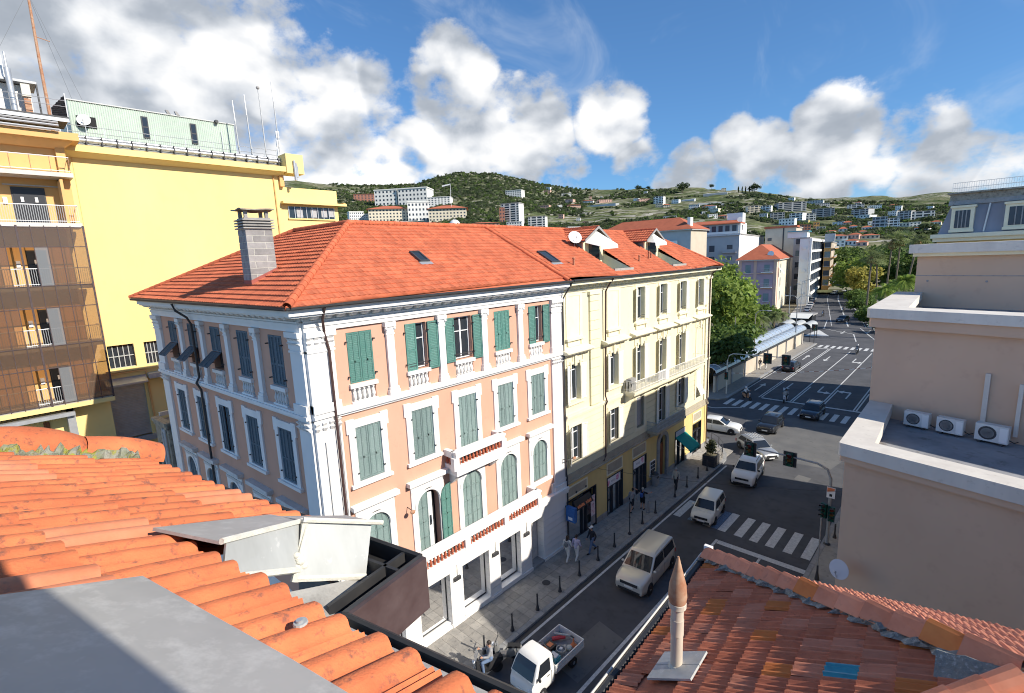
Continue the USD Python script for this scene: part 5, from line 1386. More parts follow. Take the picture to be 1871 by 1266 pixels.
MB().hexa([L1b + out3 * .012 - [0, 0, .26], L2a + out3 * .012 - [0, 0, .26], L2a + out3 * .035 - [0, 0, .26], L1b + out3 * .035 - [0, 0, .26]], [L1b + out3 * .012 + [0, 0, .006], L2a + out3 * .012 + [0, 0, .006], L2a + out3 * .035 + [0, 0, .006], L1b + out3 * .035 + [0, 0, .006]]).build('fascia_board', 'gutter_brown', nroof)
A_, B2_ = L1a - out1 * .24, L1b - out1 * .24
C_ = L2a - out2 * .24; D_ = L2b - out2 * .24
body = Polygon([A_[:2], B2_[:2] - e1[:2] * .22, C_[:2] - e2[:2] * .22, C_[:2], D_[:2], (2.2, -5), (-6, -6)]).buffer(0)
MB().shape(body, 0, 17.10, 'z').build('wall', 'concrete_old', near)
MB().slab([L1b - e1 * .62 - out1 * .20 - [0, 0, .12], L1b - e1 * .10 - out1 * .20 - [0, 0, .12], L1b - e1 * .10 - out1 * .22 - [0, 0, .34], L1b - e1 * .62 - out1 * .22 - [0, 0, .34]], out1 * -.03).build('eave_board', 'concrete', near)
MB().slab([fp(.30, .30, -.14), fp(.78, .30, -.14), fp(.80, .10, -.30), fp(.30, -.06, -.34)], (0, 0, -.03)).build('valley_floor', 'concrete', near)
dm = near.sub('dormer')
ev = np.array([.974, .228, 0]); bk = np.array([.228, -.974, 0])
q0 = np.array([.16, .41, 19.52])
MB().hexa([q0, q0 + ev * 2.6, q0 + ev * 2.6 + bk * 2.0, q0 + bk * 2.0], [q0 + [0, 0, .08], q0 + ev * 2.6 + [0, 0, .08], q0 + ev * 2.6 + bk * 2.0 + [0, 0, .08], q0 + bk * 2.0 + [0, 0, .08]]).build('roof_slab', 'zinc', dm)
c0 = q0 + ev * .9 + bk * .3
MB().hexa([c0 - [0, 0, 2], c0 + ev * 1.6 - [0, 0, 2], c0 + ev * 1.6 + bk * 1.6 - [0, 0, 2], c0 + bk * 1.6 - [0, 0, 2]], [c0, c0 + ev * 1.6, c0 + ev * 1.6 + bk * 1.6, c0 + bk * 1.6]).build('cheek_wall', 'concrete', dm)
# ------------------------------------------------------------------ the tall yellow building on the left
HX = -45.0
hotel = Thing('yellow_block', 'tall yellow block with a glazed gallery tower, green sheds and pipes on its roof', 'building', (HX, 8, 0))
HF = Frame((HX, 0, 0), (0, 1, 0), (1, 0, 0))
wA, wB = sbox(5.5, 12.2, 7.05, 13.88), sbox(7.66, 12.2, 8.75, 13.88)
shut = sbox(5.15, 6.9, 7.3, 11.0)
wall_with_holes(hotel, HF, sbox(-8, 0, 18.95, 27.0), [wA, wB, shut], .4, 'yellow_wall')
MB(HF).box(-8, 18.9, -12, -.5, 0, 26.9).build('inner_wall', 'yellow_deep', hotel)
MB(HF).hexa([(-8, -.3, 26.72), (19.3, -.3, 26.72), (19.3, .10, 26.72), (-8, .10, 26.72)], [(-8, -.3, 27.0), (19.3, -.3, 27.0), (19.3, .75, 27.0), (-8, .75, 27.0)]).box(-8, 19.4, -.3, .85, 27.0, 27.42).build('cornice', 'yellow_wall', hotel)
MB(HF).box(19.4, 20.9, -.6, .95, 26.9, 28.5).build('corner_block', 'yellow_wall', hotel)
MB(HF).tube([(18.55, .06, 26.7), (18.55, .06, 12)], .06, 6).build('down_pipe', 'yellow_deep', hotel)
MB(HF).box(5.45, 5.49, -.0, .015, 14.3, 26.7).build('expansion_joint', 'yellow_deep', hotel)
MB(HF).box(18.95, 24.3, -12, -.12, 0, 25.85).build('wing_wall', 'yellow_wall', hotel)
MB(HF).box(18.95, 24.9, -.15, .55, 24.42, 24.62).build('wing_ledge', 'yellow_wall', hotel)
h = hotel.sub('strip_window')
MB(HF).box(19.6, 23.85, -.11, -.09, 23.24, 24.25).build('pane', 'window_glass', h)
for k in range(9):
 y = 19.6 + k * 4.25 / 8
 MB(HF).box(y - .03, y + .03, -.1, -.03, 23.24, 24.25).build('mullion', 'pipe_grey', h)
for k, y in enumerate((20.3, 21.6, 22.6, 23.3)):
 MB(HF).box(y, y + .55, -.085, -.08, 23.3 + .05 * k, 24.1).build('curtain', 'curtain', h)
MB(HF).box(19.5, 23.95, -.13, .02, 23.12, 23.24).build('sill', 'yellow_wall', h)
MB(HF).box(19.0, 19.35, -.12, .25, 25.85, 26.9).build('wing_post', 'yellow_deep', hotel)
for y in (24.7,):
 MB(HF).box(y - .1, y + .1, 0, .5, 24.62, 24.72).build('ledge_end', 'yellow_deep', hotel)
shed = Thing('roof_shed', 'long pale green corrugated shed on the roof of the yellow block', 'shed', (HX - 2, 11, 27.4))
SF = Frame((HX - 2.0, 0, 0), (0, 1, 0), (1, 0, 0))
n = 78
ys = np.linspace(6.0, 16.6, n * 2 + 1)
zt = 30.88
v = []
for i, y in enumerate(ys):
 d = .05 if (i // 1) % 2 else 0.0
 v += [(y, d, 27.4), (y, d, zt)]
MB(SF).add(v, [(2 * i, 2 * i + 2, 2 * i + 3, 2 * i + 1) for i in range(n * 2)]).build('corrugated_wall', 'green_sheet', shed)
MB(SF).box(6.0, 16.6, -5, -.02, 27.4, zt).build('shed_body', 'green_sheet', shed)
MB(SF).box(5.95, 16.65, -.05, .10, zt, zt + .07).build('eave_trim', 'zinc_pale', shed)
for k in range(2):
 a = (10.12, 13.32)[k]
 MB(SF).box(a, a + .42, .05, .09, 28.95, 30.5).build('window_frame', 'sign_dark', shed)
 MB(SF).box(a + .07, a + .36, .09, .10, 29.8, 30.42).box(a + .07, a + .36, .09, .10, 29.05, 29.7).build('pane', 'window_glass', shed)
MB(SF).box(6.35, 7.42, .05, .09, 29.18, 29.92).build('dark_opening', 'dark_void', shed)
MB(SF).tube([(15.55, .1, 27.5), (15.55, .1, 30.2)], .03, 5).build('pipe', 'pipe_grey', shed)
MB(SF).lathe([(.0, .25), (.12, .25), (.16, .05), (.0, .0)], (15.25, .1, 30.9), 10, 'y').build('flood_lamp', 'iron', shed)
for y in (11.9, 12.5):
 MB(SF).hexa([(y, -.1, zt + .05), (y + .22, -.1, zt + .05), (y + .22, .1, zt + .05), (y, .1, zt + .05)], [(y - .12, -.1, zt + .35), (y + .05, -.1, zt + .35), (y + .05, .1, zt + .35), (y - .12, .1, zt + .35)]).build('roof_lamp', 'stone_grey', shed)
dish((HX - 1.75, 6.75, 29.0), .40, -.35, .25, 'white satellite dish before the dark opening of the green roof shed', mast=.55)
pip = Thing('roof_pipes', 'grey insulated pipes running along the roof edge of the yellow block', 'pipes', (HX, 12, 27.4))
for k, (dz, dn, r) in enumerate(((.72, -.2, .11), (.50, -.05, .12), (.28, -.25, .09))):
 MB(HF).tube([(6.0, dn, 27.42 + dz), (19.6, dn, 27.42 + dz), (19.75, dn, 27.4 + dz), (19.95, .4 + .25 * k, 27.3 + dz), (20.05 + .1 * k, 1.05, 27.2 + dz), (20.05 + .1 * k, 1.05, 26.6 if k else 26.3)], r, 8).build('pipe', 'pipe_grey', pip, smooth=50)
for k in range(16):
 y = 6.4 + k * .85
 MB(HF).box(y - .03, y + .03, -.35, .1, 27.42, 28.2).build('pipe_support', 'iron', pip)
rl = Thing('roof_railing', 'thin grey railing along the roof edge of the yellow block', 'railing', (HX, 12, 27.4))
for z in (28.55, 28.95):
 MB(HF).tube([(5.6, -.6, z), (19.4, -.6, z)], .022, 5).build('rail', 'pipe_grey', rl)
for k in range(15):
 y = 5.6 + k * .98
 MB(HF).tube([(y, -.6, 27.4), (y, -.6, 28.95)], .022, 5).build('post', 'pipe_grey', rl)
for y0, y1 in ((6.0, 9.4), (9.9, 13.4), (13.9, 17.0), (17.4, 19.2)):
 MB(HF).box(y0, y1, -.9, -.75, 27.42, 28.1).build('roof_unit', 'stone_grey', hotel)
for k, (y, zt_, lab) in enumerate(((16.35, 32.5, 'shortest aerial, just behind the end of the green shed'), (17.32, 33.15, 'aerial standing second from the green shed, with white upper rod'), (18.5, 33.9, 'pole with a small round head, third from the green shed'), (19.67, 34.65, 'tall aerial with stacked antennas at the roof corner'))):
 a = Thing('aerial', lab, 'aerial', (HX - .8, y, 27.4))
 MB(SF).tube([(y + .05, 1.2, 27.4), (y, 1.2, zt_ - 1.6)], .05, 6).build('pole', 'iron_grey', a)
 MB(SF).tube([(y, 1.2, zt_ - 1.6), (y - .03, 1.2, zt_)], .045 if k != 2 else .035, 6).build('rod', 'frame_white' if k != 2 else 'iron_grey', a)
 if k == 2:
  MB(SF).ball((y - .03, 1.2, zt_), .14, 1).build('head', 'stone_grey', a)
 if k == 3:
  for q in range(3):
   MB(SF).box(y - .12, y + .14, 1.05, 1.2, 28.6 + q * .75, 29.15 + q * .75).build('antenna_box', 'frame_white', a)
   MB(SF).tube([(y, 1.2, 28.9 + q * .75), (y + .1, 1.1, 28.9 + q * .75)], .02, 5).build('clamp', 'iron', a)
mast = Thing('radio_mast', 'tall rusty guyed mast at the left end of the roof', 'mast', (HX - 2, 5.0, 28.5))
MB(SF).tube([(5.0, 0, 28.4), (4.98, 0, 33), (5.02, 0, 37.5), (5.05, 0, 40)], [.11, .09, .07, .05], 8).build('pole', 'rust', mast)
MB(SF).tube([(4.9, 0, 34.6), (5.7, 0, 34.45)], .03, 5).build('cross_arm', 'rust', mast)
for e_ in ((6.9, 0, 30.9), (6.7, -2, 30.9), (1.0, .5, 29)):
 MB(SF).tube([(5.0, 0, 37.2), e_], .008, 4).build('guy_wire', 'iron', mast)
plant = Thing('roof_plant', 'white roof plant with steel flue, yellow boiler box and dark louvre on a platform', 'roof plant', (-42.5, 2, 28.6))
TF = Frame((-42.5, 0, 0), (0, 1, 0), (1, 0, 0))
MB(TF).box(-3, 5.35, -2.5, .3, 28.45, 28.62).build('platform', 'iron', plant)
MB(TF).box(-3, 5.35, .3, .36, 28.30, 28.50).build('platform_beam', 'pipe_grey', plant)
MB(TF).box(-3, 3.9, -2.4, -.9, 28.62, 30.35).build('plant_room', 'white_trim', plant)
MB(TF).box(-3, 4.2, -2.5, -.3, 30.42, 30.55).build('plant_roof', 'iron_grey', plant)
MB(TF).box(-3, 2.9, -2.5, -.9, 30.6, 31.9).build('upper_tank', 'white_trim', plant)
for y in (4.18, 1.2):
 MB(TF).tube([(y, -.35, 28.6), (y, -.35, 30.5)], .05, 5).build('post', 'iron', plant)
MB(TF).tube([(3.0, -.1, 28.6), (3.0, -.1, 31.0)], .16, 12).build('flue', 'pipe_grey', plant, smooth=50)
MB(TF).tube([(3.0, -.1, 31.0), (3.0, -.1, 31.9)], .05, 6).build('flue_tip', 'pipe_grey', plant)
MB(TF).box(3.45, 3.85, -.5, -.15, 29.6, 30.3).build('boiler_box', 'sealant', plant)
MB(TF).box(3.5, 3.8, -.5, -.2, 28.7, 29.5).build('meter_box', 'rust', plant)
MB(TF).slab([(4.7, -.6, 28.62), (4.7, -.6, 29.25), (5.32, .25, 29.9), (5.32, .25, 28.62)], (0, -.05, 0)).build('louvre_screen', 'gutter_brown', plant)
for k in range(9):
 z = 28.68 + k * .13
 f0 = .0 if z < 29.2 else (z - 29.2) / .7
 MB(TF).slab([(4.7 + .62 * f0, -.58 + .85 * f0, z), (5.32, .27, z), (5.32, .30, z + .07), (4.7 + .62 * f0, -.55 + .85 * f0, z + .07)], (0, .01, 0)).build('louvre', 'iron', plant)
MB(TF).box(5.30, 5.36, .2, .3, 28.6, 30.0).build('post', 'iron_grey', plant)
for z in (29.2, 29.55):
 MB(TF).tube([(-3, .32, z), (5.3, .32, z)], .018, 5).build('rail', 'pipe_grey', plant)
MB(TF).box(.6, 1.1, -.89, -.84, 29.0, 29.6).build('vent_grille', 'stone_grey', plant)
for z in (27.8, 28.05, 28.22):
 MB(TF).tube([(-3, .25, z), (4.8, .25, z)], .07, 7).build('pipe', 'pipe_grey', plant)
gal = hotel
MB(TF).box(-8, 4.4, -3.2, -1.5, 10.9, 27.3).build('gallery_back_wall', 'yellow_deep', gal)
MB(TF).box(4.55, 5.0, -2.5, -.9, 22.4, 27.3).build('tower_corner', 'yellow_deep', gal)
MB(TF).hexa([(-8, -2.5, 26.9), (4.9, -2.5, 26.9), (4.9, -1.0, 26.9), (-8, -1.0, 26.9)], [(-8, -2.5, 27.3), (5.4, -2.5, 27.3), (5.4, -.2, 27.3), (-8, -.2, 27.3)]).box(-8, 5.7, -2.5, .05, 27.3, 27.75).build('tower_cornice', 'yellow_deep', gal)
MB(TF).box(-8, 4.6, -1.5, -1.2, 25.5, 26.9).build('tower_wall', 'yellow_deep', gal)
ZS = [22.22, 18.36, 14.60, 10.86]
for k, z in enumerate([25.3] + ZS):
 MB(TF).box(-8, 5.1, -2.0, .0, z - .26, z).build('gallery_slab', 'parapet' if k < 2 else 'concrete', gal)
 top = z + (.95 if k == 0 else 1.08)
 rr = gal.sub('gallery_railing')
 if k < 5:
  MB(TF).tube([(-8, -.12, top), (5.02, -.12, top), (5.02, -1.2, top)], .03, 5).tube([(-8, -.12, z + .12), (5.02, -.12, z + .12)], .022, 5).build('hand_rail', 'frame_white', rr)
  if k:
   for q in range(62):
    y = 5.02 - q * .105
    MB(TF).box(y - .011, y + .011, -.135, -.112, z, top).build('bar', 'iron_grey', rr)
  else:
   for q in range(6):
    y = 5.0 - q * .9
    MB(TF).tube([(y, -.12, z), (y, -.12, top)], .018, 5).build('post', 'rust', rr)
for z in (22.22, 18.36, 14.60, 10.86):
 d = gal.sub('gallery_door')
 a, b = (2.25, 3.65) if z > 22 else (2.35, 3.15)
 MB(TF).box(a, b, -1.5, -1.42, z, z + 2.15).build('leaf', 'sign_dark', d)
 MB(TF).box(a - .08, b + .08, -1.5, -1.45, z, z + 2.25).build('frame', 'iron', d)
 for y in ((a + .3, b - .45) if z > 22 else (a + .25,)):
  MB(TF).box(y, y + .14, -1.42, -1.40, z + 1.35, z + 1.65).build('door_pane', 'frame_white', d)
 MB(TF).box(1.75, 1.95, -1.5, -1.40, z + 1.2, z + 1.6).build('notice', 'frame_white', d)
MB(TF).box(1.85, 4.4, -1.45, -1.38, 24.55, 24.62).build('strip_lamp', 'zinc_pale', gal)
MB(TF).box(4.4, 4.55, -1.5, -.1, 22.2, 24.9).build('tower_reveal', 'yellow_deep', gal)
pane_mat('bronze_pane', tint=(.74, .64, .54), rough=.14, base=.16, basecol=(.34, .26, .20))
pane_mat('grey_pane', tint=(.75, .75, .75), rough=.15, base=.38, basecol=(.33, .34, .35))
zg = [21.95, 20.75, 18.36, 17.0, 14.6, 13.2, 10.86]
ym = [5.1 - .62 * k for k in range(14)]
gz_ = gal.sub('gallery_glazing')
for zi, (z1, z0) in enumerate(zip(zg, zg[1:])):
 for k, (b, a) in enumerate(zip(ym, ym[1:])):
  if zi % 2 == 1 and k in (4, 5) or (zi % 2 == 0 and zi < 0):
   if k == 4:
    continue
   continue
  MB(TF).box(a + .02, b - .02, .02, .03, z0 + .02, z1 - .02).build('pane', 'grey_pane' if (zi % 2 and k == 3) else 'bronze_pane', gz_)
for k, y in enumerate(ym):
 MB(TF).box(y - (.05 if k in (0, 5, 9) else .018), y + (.05 if k in (0, 5, 9) else .018), .0, .06, 10.75, 22.05).build('mullion', 'gutter_brown', gz_)
for z in zg:
 MB(TF).box(-3.6, 5.12, .0, .05, z - .025, z + .025).build('transom', 'gutter_brown', gz_)
MB(TF).box(-8, 5.15, -2.4, .06, 10.45, 10.74).build('gallery_sill', 'yellow_wall', gal)
MB(TF).box(-8, 5.0, -2.4, -1.2, 0, 10.45).build('lower_wall', 'yellow_wall', gal)
MB(TF).box(2.6, 3.0, -1.2, -.2, 0, 10.2).build('canopy_post', 'pipe_grey', gal)
MB(TF).box(-8, 3.0, -1.2, .1, 9.95, 10.2).build('canopy', 'pipe_grey', gal)
MB(TF).box(1.45, 1.75, -1.2, -1.1, 8.0, 9.6).build('drain', 'wood_door', gal)
rs = hotel.sub('roller_shutter')
for k in range(34):
 z = 6.95 + k * .119
 MB(HF).box(5.15, 7.3, -.25, -.20 - .02 * (k % 2), z, z + .108).build('slat', 'pipe_grey', rs)
MB(HF).box(5.0, 7.45, -.1, .7, 11.0, 11.12).hexa([(5.0, .0, 11.12), (7.45, 0, 11.12), (7.45, .7, 11.12), (5.0, .7, 11.12)], [(5.0, 0, 11.5), (7.45, 0, 11.5), (7.45, .1, 11.5), (5.0, .1, 11.5)]).build('shutter_canopy', 'pipe_grey', hotel)
MB(HF).box(4.9, 7.5, -.2, .4, 6.55, 6.9).build('shutter_sill', 'pipe_grey', hotel)
MB(HF).box(5.2, 9.5, -.02, .18, 11.95, 12.1).build('wall_band', 'yellow_wall', hotel)
MB(HF).tube([(5.3, .1, 11.85), (7.4, .1, 11.85), (7.5, .1, 11.75), (7.55, .1, 7)], .06, 6).build('drain_pipe', 'yellow_deep', hotel)
MB(HF).box(7.55, 9.5, -.02, .9, 11.25, 11.6).build('side_canopy', 'zinc_pale', hotel)
for wnd in (wA, wB):
 x0, z0, x1, z1 = wnd.bounds
 h = hotel.sub('steel_window')
 MB(HF).box(x0, x1, -.3, -.28, z0, z1).build('pane', 'window_glass', h)
 for k in range(6):
  y = x0 + (x1 - x0) * k / 5
  MB(HF).box(y - .025, y + .025, -.28, -.22, z0, z1).build('glazing_bar', 'zinc_pale', h)
 for q in (0, .5, 1):
  z = z0 + (z1 - z0) * q
  MB(HF).box(x0, x1, -.28, -.221, z - .03, z + .03).build('transom', 'zinc_pale', h)
yard = Thing('yard', kind='structure')
MB().box(-44.9, -36.9, -9, 12, 0, 5.6).build('yard_fill', 'asphalt', yard)
ann = Thing('old_annex', 'small weathered cream annex with a decayed roof terrace behind the pink palazzo', 'building', (-38.2, 7, 5.6))
AF = Frame(side((LS + .05, .25, 0)), SD, SN)
wall_with_holes(ann, AF, sbox(0, 5.0, 2.5, 9.55), [arch_poly(1.55, .95, 5.2, 7.6)], .3, 'concrete_old')
MB(AF).box(0, 2.5, -4.5, -.32, 5.0, 9.4).build('core_wall', 'concrete_old', ann)
MB(AF).box(-.0, 2.62, -.3, .14, 9.4, 9.62).box(0, 2.55, -.3, .08, 9.2, 9.4).build('cornice', 'concrete_old', ann)
MB(AF).box(.05, 2.55, -4.5, -4.3, 9.6, 9.9).box(.05, .25, -4.5, -.3, 9.6, 9.85).box(2.35, 2.55, -4.5, -.3, 9.6, 9.85).build('parapet', 'sealant', ann)
for k in range(3):
 MB(AF).box(.1, 2.4, -3.9 + k * .55, -3.7 + k * .55, 9.65, 9.95).build('roof_beam', 'sealant', ann)
leaf(ann, AF, arch_poly(1.55, .93, 5.2, 7.6).intersection(sbox(1.1, 0, 1.75, 12)), -.12, 'shutter_blue', bars=[6.4])
MB(AF).box(1.78, 2.0, -.14, -.10, 5.2, 7.9).build('door_leaf', 'frame_white', ann)
MB(AF).tube([(.35, .08, 9.2), (.35, .1, 8.9), (.35, .1, 5.4)], .07, 7).tube([(.35, .1, 8.9), (.6, .12, 9.2), (.8, .1, 8.9), (.8, .1, 5.4)], .06, 7).build('drain_pipe', 'grey_trim', ann)
# ------------------------------------------------------------------ the town beyond the crossroads
def cam_point(px, py, depth):
 """World point seen at photo pixel (px, py), depth metres along the view axis."""
 return EYE + CR.T @ (np.array([(px - 935.5) / FPX, (py - 633.0) / FPX, 1.0]) * depth)
def ground_point(px, depth, z=0.0):
 x = (px - 935.5) / FPX * depth
 y = (z - EYE[2] - CR[0, 2] * x - CR[2, 2] * depth) / CR[1, 2]
 return EYE + CR.T @ np.array([x, y, depth])
def to_px(p):
 q = CR @ (np.asarray(p, float) - EYE)
 return 935.5 + FPX * q[0] / q[2], 633.0 + FPX * q[1] / q[2]
def reach(c, d, px):
 """How far to go from c along d until the photo column px."""
 n = CR[0] - (px - 935.5) / FPX * CR[2]
 return float(-(n @ (c - EYE)) / (n @ d))
M('wall_lilac', (.42, .29, .33), (.36, .25, .29), scale=.6, rough=.95)
M('wall_grey', (.44, .44, .43), (.38, .38, .38), scale=.4, rough=.95)
M('wall_white', (.74, .73, .69), (.66, .65, .61), scale=.4, rough=.95)
M('wall_cream', (.68, .61, .47), (.60, .53, .40), scale=.4, rough=.95)
M('wall_beige', (.54, .46, .36), (.47, .40, .31), scale=.4, rough=.95)
M('wall_pinkish', (.60, .38, .30), (.54, .33, .26), scale=.4, rough=.95)
M('wall_orange', (.62, .34, .12), (.52, .28, .10), scale=.4, rough=.95)
M('wall_brick', (.36, .16, .11), (.30, .13, .09), scale=.4, rough=.95)
M('wall_ochre', (.56, .44, .20), (.48, .38, .18), scale=.4, rough=.95)
M('slate_blue', (.27, .28, .32), (.22, .23, .27), scale=.9, rough=.7, streak=(1, 1, .3))
M('far_tile', (.46, .13, .065), (.36, .10, .05), scale=.6, rough=.9, rnd=.1)
M('far_window', (.05, .06, .075), None, rough=.2)
M('far_shutter', (.14, .19, .19), (.22, .25, .25), scale=.8, rough=.8)
M('flat_roof', (.34, .32, .30), (.26, .25, .24), scale=.5, rough=.95)
def town_block(name, label, corner, depth, left, right, ytop, mat, mat_r=None, phi=.12, z=0.0, back=None, wins=None, wins_r=None, roof=None, rise=4.0, cornice=.5, wmat='far_window', sill=True):
 """A building from its near corner (photo column, depth): its left face runs off to column left, its right face to column right."""
 c = ground_point(corner, depth, z)
 h = cam_point(corner, ytop, depth)[2] - z
 dl = np.array([-math.cos(phi), -math.sin(phi), 0]); dr = np.array([-math.sin(phi), math.cos(phi), 0])
 ll, lr = reach(c, dl, left), reach(c, dr, right)
 if back:
  lr = max(lr, back)
 t = Thing(name, label, 'building', c)
 fl, fr_ = Frame(c, dl, -dr), Frame(c, dr, -dl)
 MB(fl).box(0, ll, -lr, 0, 0, h).build('wall', mat, t)
 if mat_r:
  MB(fr_).box(.0, lr, 0, .03, 0, h).build('side_wall', mat_r, t)
 for fr, L, w in ((fl, ll, wins), (fr_, lr, wins_r)):
  if not w:
   continue
  rows, cols, ww, wh, z0, dz = w
  for r in range(rows):
   for k in range(cols):
    s = L * (k + .5) / cols
    zb = z0 + r * dz
    MB(fr).box(s - ww / 2, s + ww / 2, .02, .06, zb, zb + wh).build('window', wmat if (r + k) % 3 else 'far_shutter', t)
    if sill:
     MB(fr).box(s - ww / 2 - .15, s + ww / 2 + .15, .02, .22, zb - .15, zb).build('sill', 'grey_trim', t)
 o = cornice
 if roof is None:
  MB(fl).box(-o * .5, ll + o * .5, -lr - o * .5, o * .5, h, h + .4).build('roof', 'flat_roof', t)
 else:
  MB(fl).box(-o, ll + o, -lr - o, o, h, h + .3).build('cornice', 'grey_trim', t)
  a, b = -o - .2, ll + o + .2
  n0, n1_ = o + .2, -lr - o - .2
  ins = min(b - a, n0 - n1_) / 2
  r0 = [(a, n0, h + .3), (b, n0, h + .3), (b, n1_, h + .3), (a, n1_, h + .3)]
  if (b - a) > (n0 - n1_):
   r1 = [(a + ins, (n0 + n1_) / 2, h + .3 + rise), (b - ins, (n0 + n1_) / 2, h + .3 + rise)]
   fs = [[r0[0], r0[1], r1[1], r1[0]], [r0[1], r0[2], r1[1]], [r0[2], r0[3], r1[0], r1[1]], [r0[3], r0[0], r1[0]]]
  else:
   mid = (a + b) / 2
   r1 = [(mid, n0 - ins, h + .3 + rise), (mid, n1_ + ins, h + .3 + rise)]
   fs = [[r0[0], r0[1], r1[0]], [r0[1], r0[2], r1[1], r1[0]], [r0[2], r0[3], r1[1]], [r0[3], r0[0], r1[0], r1[1]]]
  m = MB(fl)
  for q in fs:
   m.poly(q)
  m.build('roof', roof, t)
 return t, fl, fr_, ll, lr, h
t, fl, fr_, ll, lr, h = town_block('apartment_building', 'grey apartment house with red roof loggia and a bright white flank wall', 1346, 176, 1252, 1391, 429, 'wall_grey', 'wall_white', wins=(5, 3, 1.8, 2.2, 3.2, 3.9), phi=.16)
MB(fl).box(-.4, ll + .4, -.2, .5, h - .2, h + .25).build('cornice', 'grey_trim', t)
MB(fl).box(.6, ll, -9, -1.2, h + .4, h + 3.9).build('penthouse', 'wall_grey', t)
for k in range(7):
 s = 1.2 + k * (ll - 2) / 7
 MB(fl).box(s, s + (ll - 2) / 7 * .62, -1.2, -1.14, h + 1.3, h + 3.3).build('loggia_window', 'far_window', t)
MB(fl).box(.4, ll, -.2, -.1, h + .4, h + 1.2).build('loggia_parapet', 'wall_white', t)
MB(fl).hexa([(-.2, -9, h + 3.9), (ll + .5, -9, h + 3.9), (ll + .5, -.2, h + 3.9), (-.2, -.2, h + 3.9)], [(-.2, -9, h + 4.4), (ll + .5, -9, h + 4.4), (ll + .5, -.4, h + 4.2), (-.2, -.4, h + 4.2)]).build('roof', 'far_tile', t)
MB(fl).hexa([(.8, -9, h + 4.3), (ll, -9, h + 4.3), (ll, -1, h + 4.25), (.8, -1, h + 4.25)], [(2, -6, h + 5.4), (ll - 2, -6, h + 5.4), (ll - 2, -5, h + 5.4), (2, -5, h + 5.4)]).build('roof_top', 'far_tile', t)
MB(fr_).box(1.5, 14, -6, .05, h, h + 4.2).box(4.5, 10, -5, .1, h + 4.2, h + 7.6).build('stair_tower', 'wall_white', t)
MB(fr_).box(4.0, 5.2, .1, .14, h + 1.6, h + 3.4).build('tower_window', 'far_window', t)
for r in range(5):
 for k in (0, 2):
  s = ll * (k + .5) / 3
  MB(fl).box(s - 2.2, s + 2.2, 0, .9, 3.0 + r * 3.9 - .3, 3.0 + r * 3.9 - .1).build('balcony_slab', 'grey_trim', t)
  MB(fl).box(s - 2.2, s + 2.2, .84, .9, 2.9 + r * 3.9, 3.9 + r * 3.9).build('balcony_railing', 'wall_grey', t)
dish(tuple(fr_((3.2, -.5, h + 4.3))), .9, -1.3, .3, 'white satellite dish on top of the white flank wall', mast=.8)
t, fl, fr_, ll, lr, h = town_block('lilac_house', 'four storey lilac house with a red pyramid roof and small balconies', 1415, 150, 1347, 1440, 475, 'wall_lilac', 'wall_cream', phi=.16, roof='far_tile', rise=4.6, wins=(3, 2, 1.5, 2.4, 3.4, 4.3), wins_r=(3, 2, 2.2, 2.6, 3.2, 4.3), cornice=.8, wmat='far_shutter')
for r in range(2):
 s = ll * .25
 MB(fl).box(s - 1.5, s + 1.5, 0, 1.0, 8.0 + r * 4.5 - .5, 8.0 + r * 4.5 - .25).build('balcony_slab', 'grey_trim', t)
 for q in range(9):
  MB(fl).box(s - 1.5 + q * .37, s - 1.44 + q * .37, .92, .98, 7.7 + r * 4.5, 8.7 + r * 4.5).build('baluster', 'iron_grey', t)
 MB(fl).box(s - 1.5, s + 1.5, .9, 1.0, 8.7 + r * 4.5, 8.8 + r * 4.5).build('hand_rail', 'iron_grey', t)
 MB(fl).box(0, ll, 0, .18, 7.2 + r * 4.5, 7.5 + r * 4.5).build('string_course', 'wall_pinkish', t)
for s in (0, ll * .52, ll - .8):
 MB(fl).box(s, s + .8, 0, .12, 0, h).build('corner_strip', 'wall_pinkish', t)
MB(fr_).box(2.0, 3.4, .03, .12, 0, h).build('corner_strip', 'wall_pinkish', t)
MB(fr_).slab([(3.8, .1, 13.4), (6.4, .1, 13.4), (6.4, 1.6, 11.4), (3.8, 1.6, 11.4)], (0, 0, .06)).build('sun_blind', 'awning_white', t)
dish(tuple(fl((1.8, -1.0, h + 1.0))), .9, -1.6, .3, 'white satellite dish at the edge of the lilac house roof', mast=.8)
t, fl, fr_, ll, lr, h = town_block('beige_house', 'tall windowless beige house with a red roof edge behind the lilac house', 1448, 205, 1393, 1452, 416, 'wall_beige', phi=.1, back=16, cornice=.6)
MB(fl).box(-.4, ll + .4, -6, .4, h, h + .8).build('roof_edge', 'far_tile', t)
MB(fl).box(ll * .38, ll * .42, .02, .1, 0, h).build('drain_pipe', 'iron', t)
for s, z in ((ll - 2.5, h - 5), (ll - 4, h - 13)):
 MB(fl).box(s, s + 1.5, .02, .08, z, z + 1.2).build('window', 'far_window', t)
t, fl, fr_, ll, lr, h = town_block('office_building', 'white office block with dark window bands between white floor strips', 1472, 168, 1455, 1507, 436, 'wall_white', 'far_window', phi=.14, cornice=.2)
for r in range(6):
 z = h - .3 - r * 3.75
 MB(fr_).box(-.1, lr + .1, .0, .55, z - .55, z + .25).build('floor_band', 'wall_white', t)
 for k in range(12):
  s = lr * (k + .5) / 12
  MB(fr_).box(s - .12, s + .12, .03, .35, z - 3.75 + .25, z - .55).build('glazing_fin', 'stone_grey', t)
MB(fr_).box(-.2, 2.2, .05, .7, 0, h).build('corner_pier', 'wall_white', t)
for r in range(5):
 MB(fl).box(.8, ll - .8, .02, .3, 3.5 + r * 3.75, 4.2 + r * 3.75).build('balcony', 'wall_white', t)
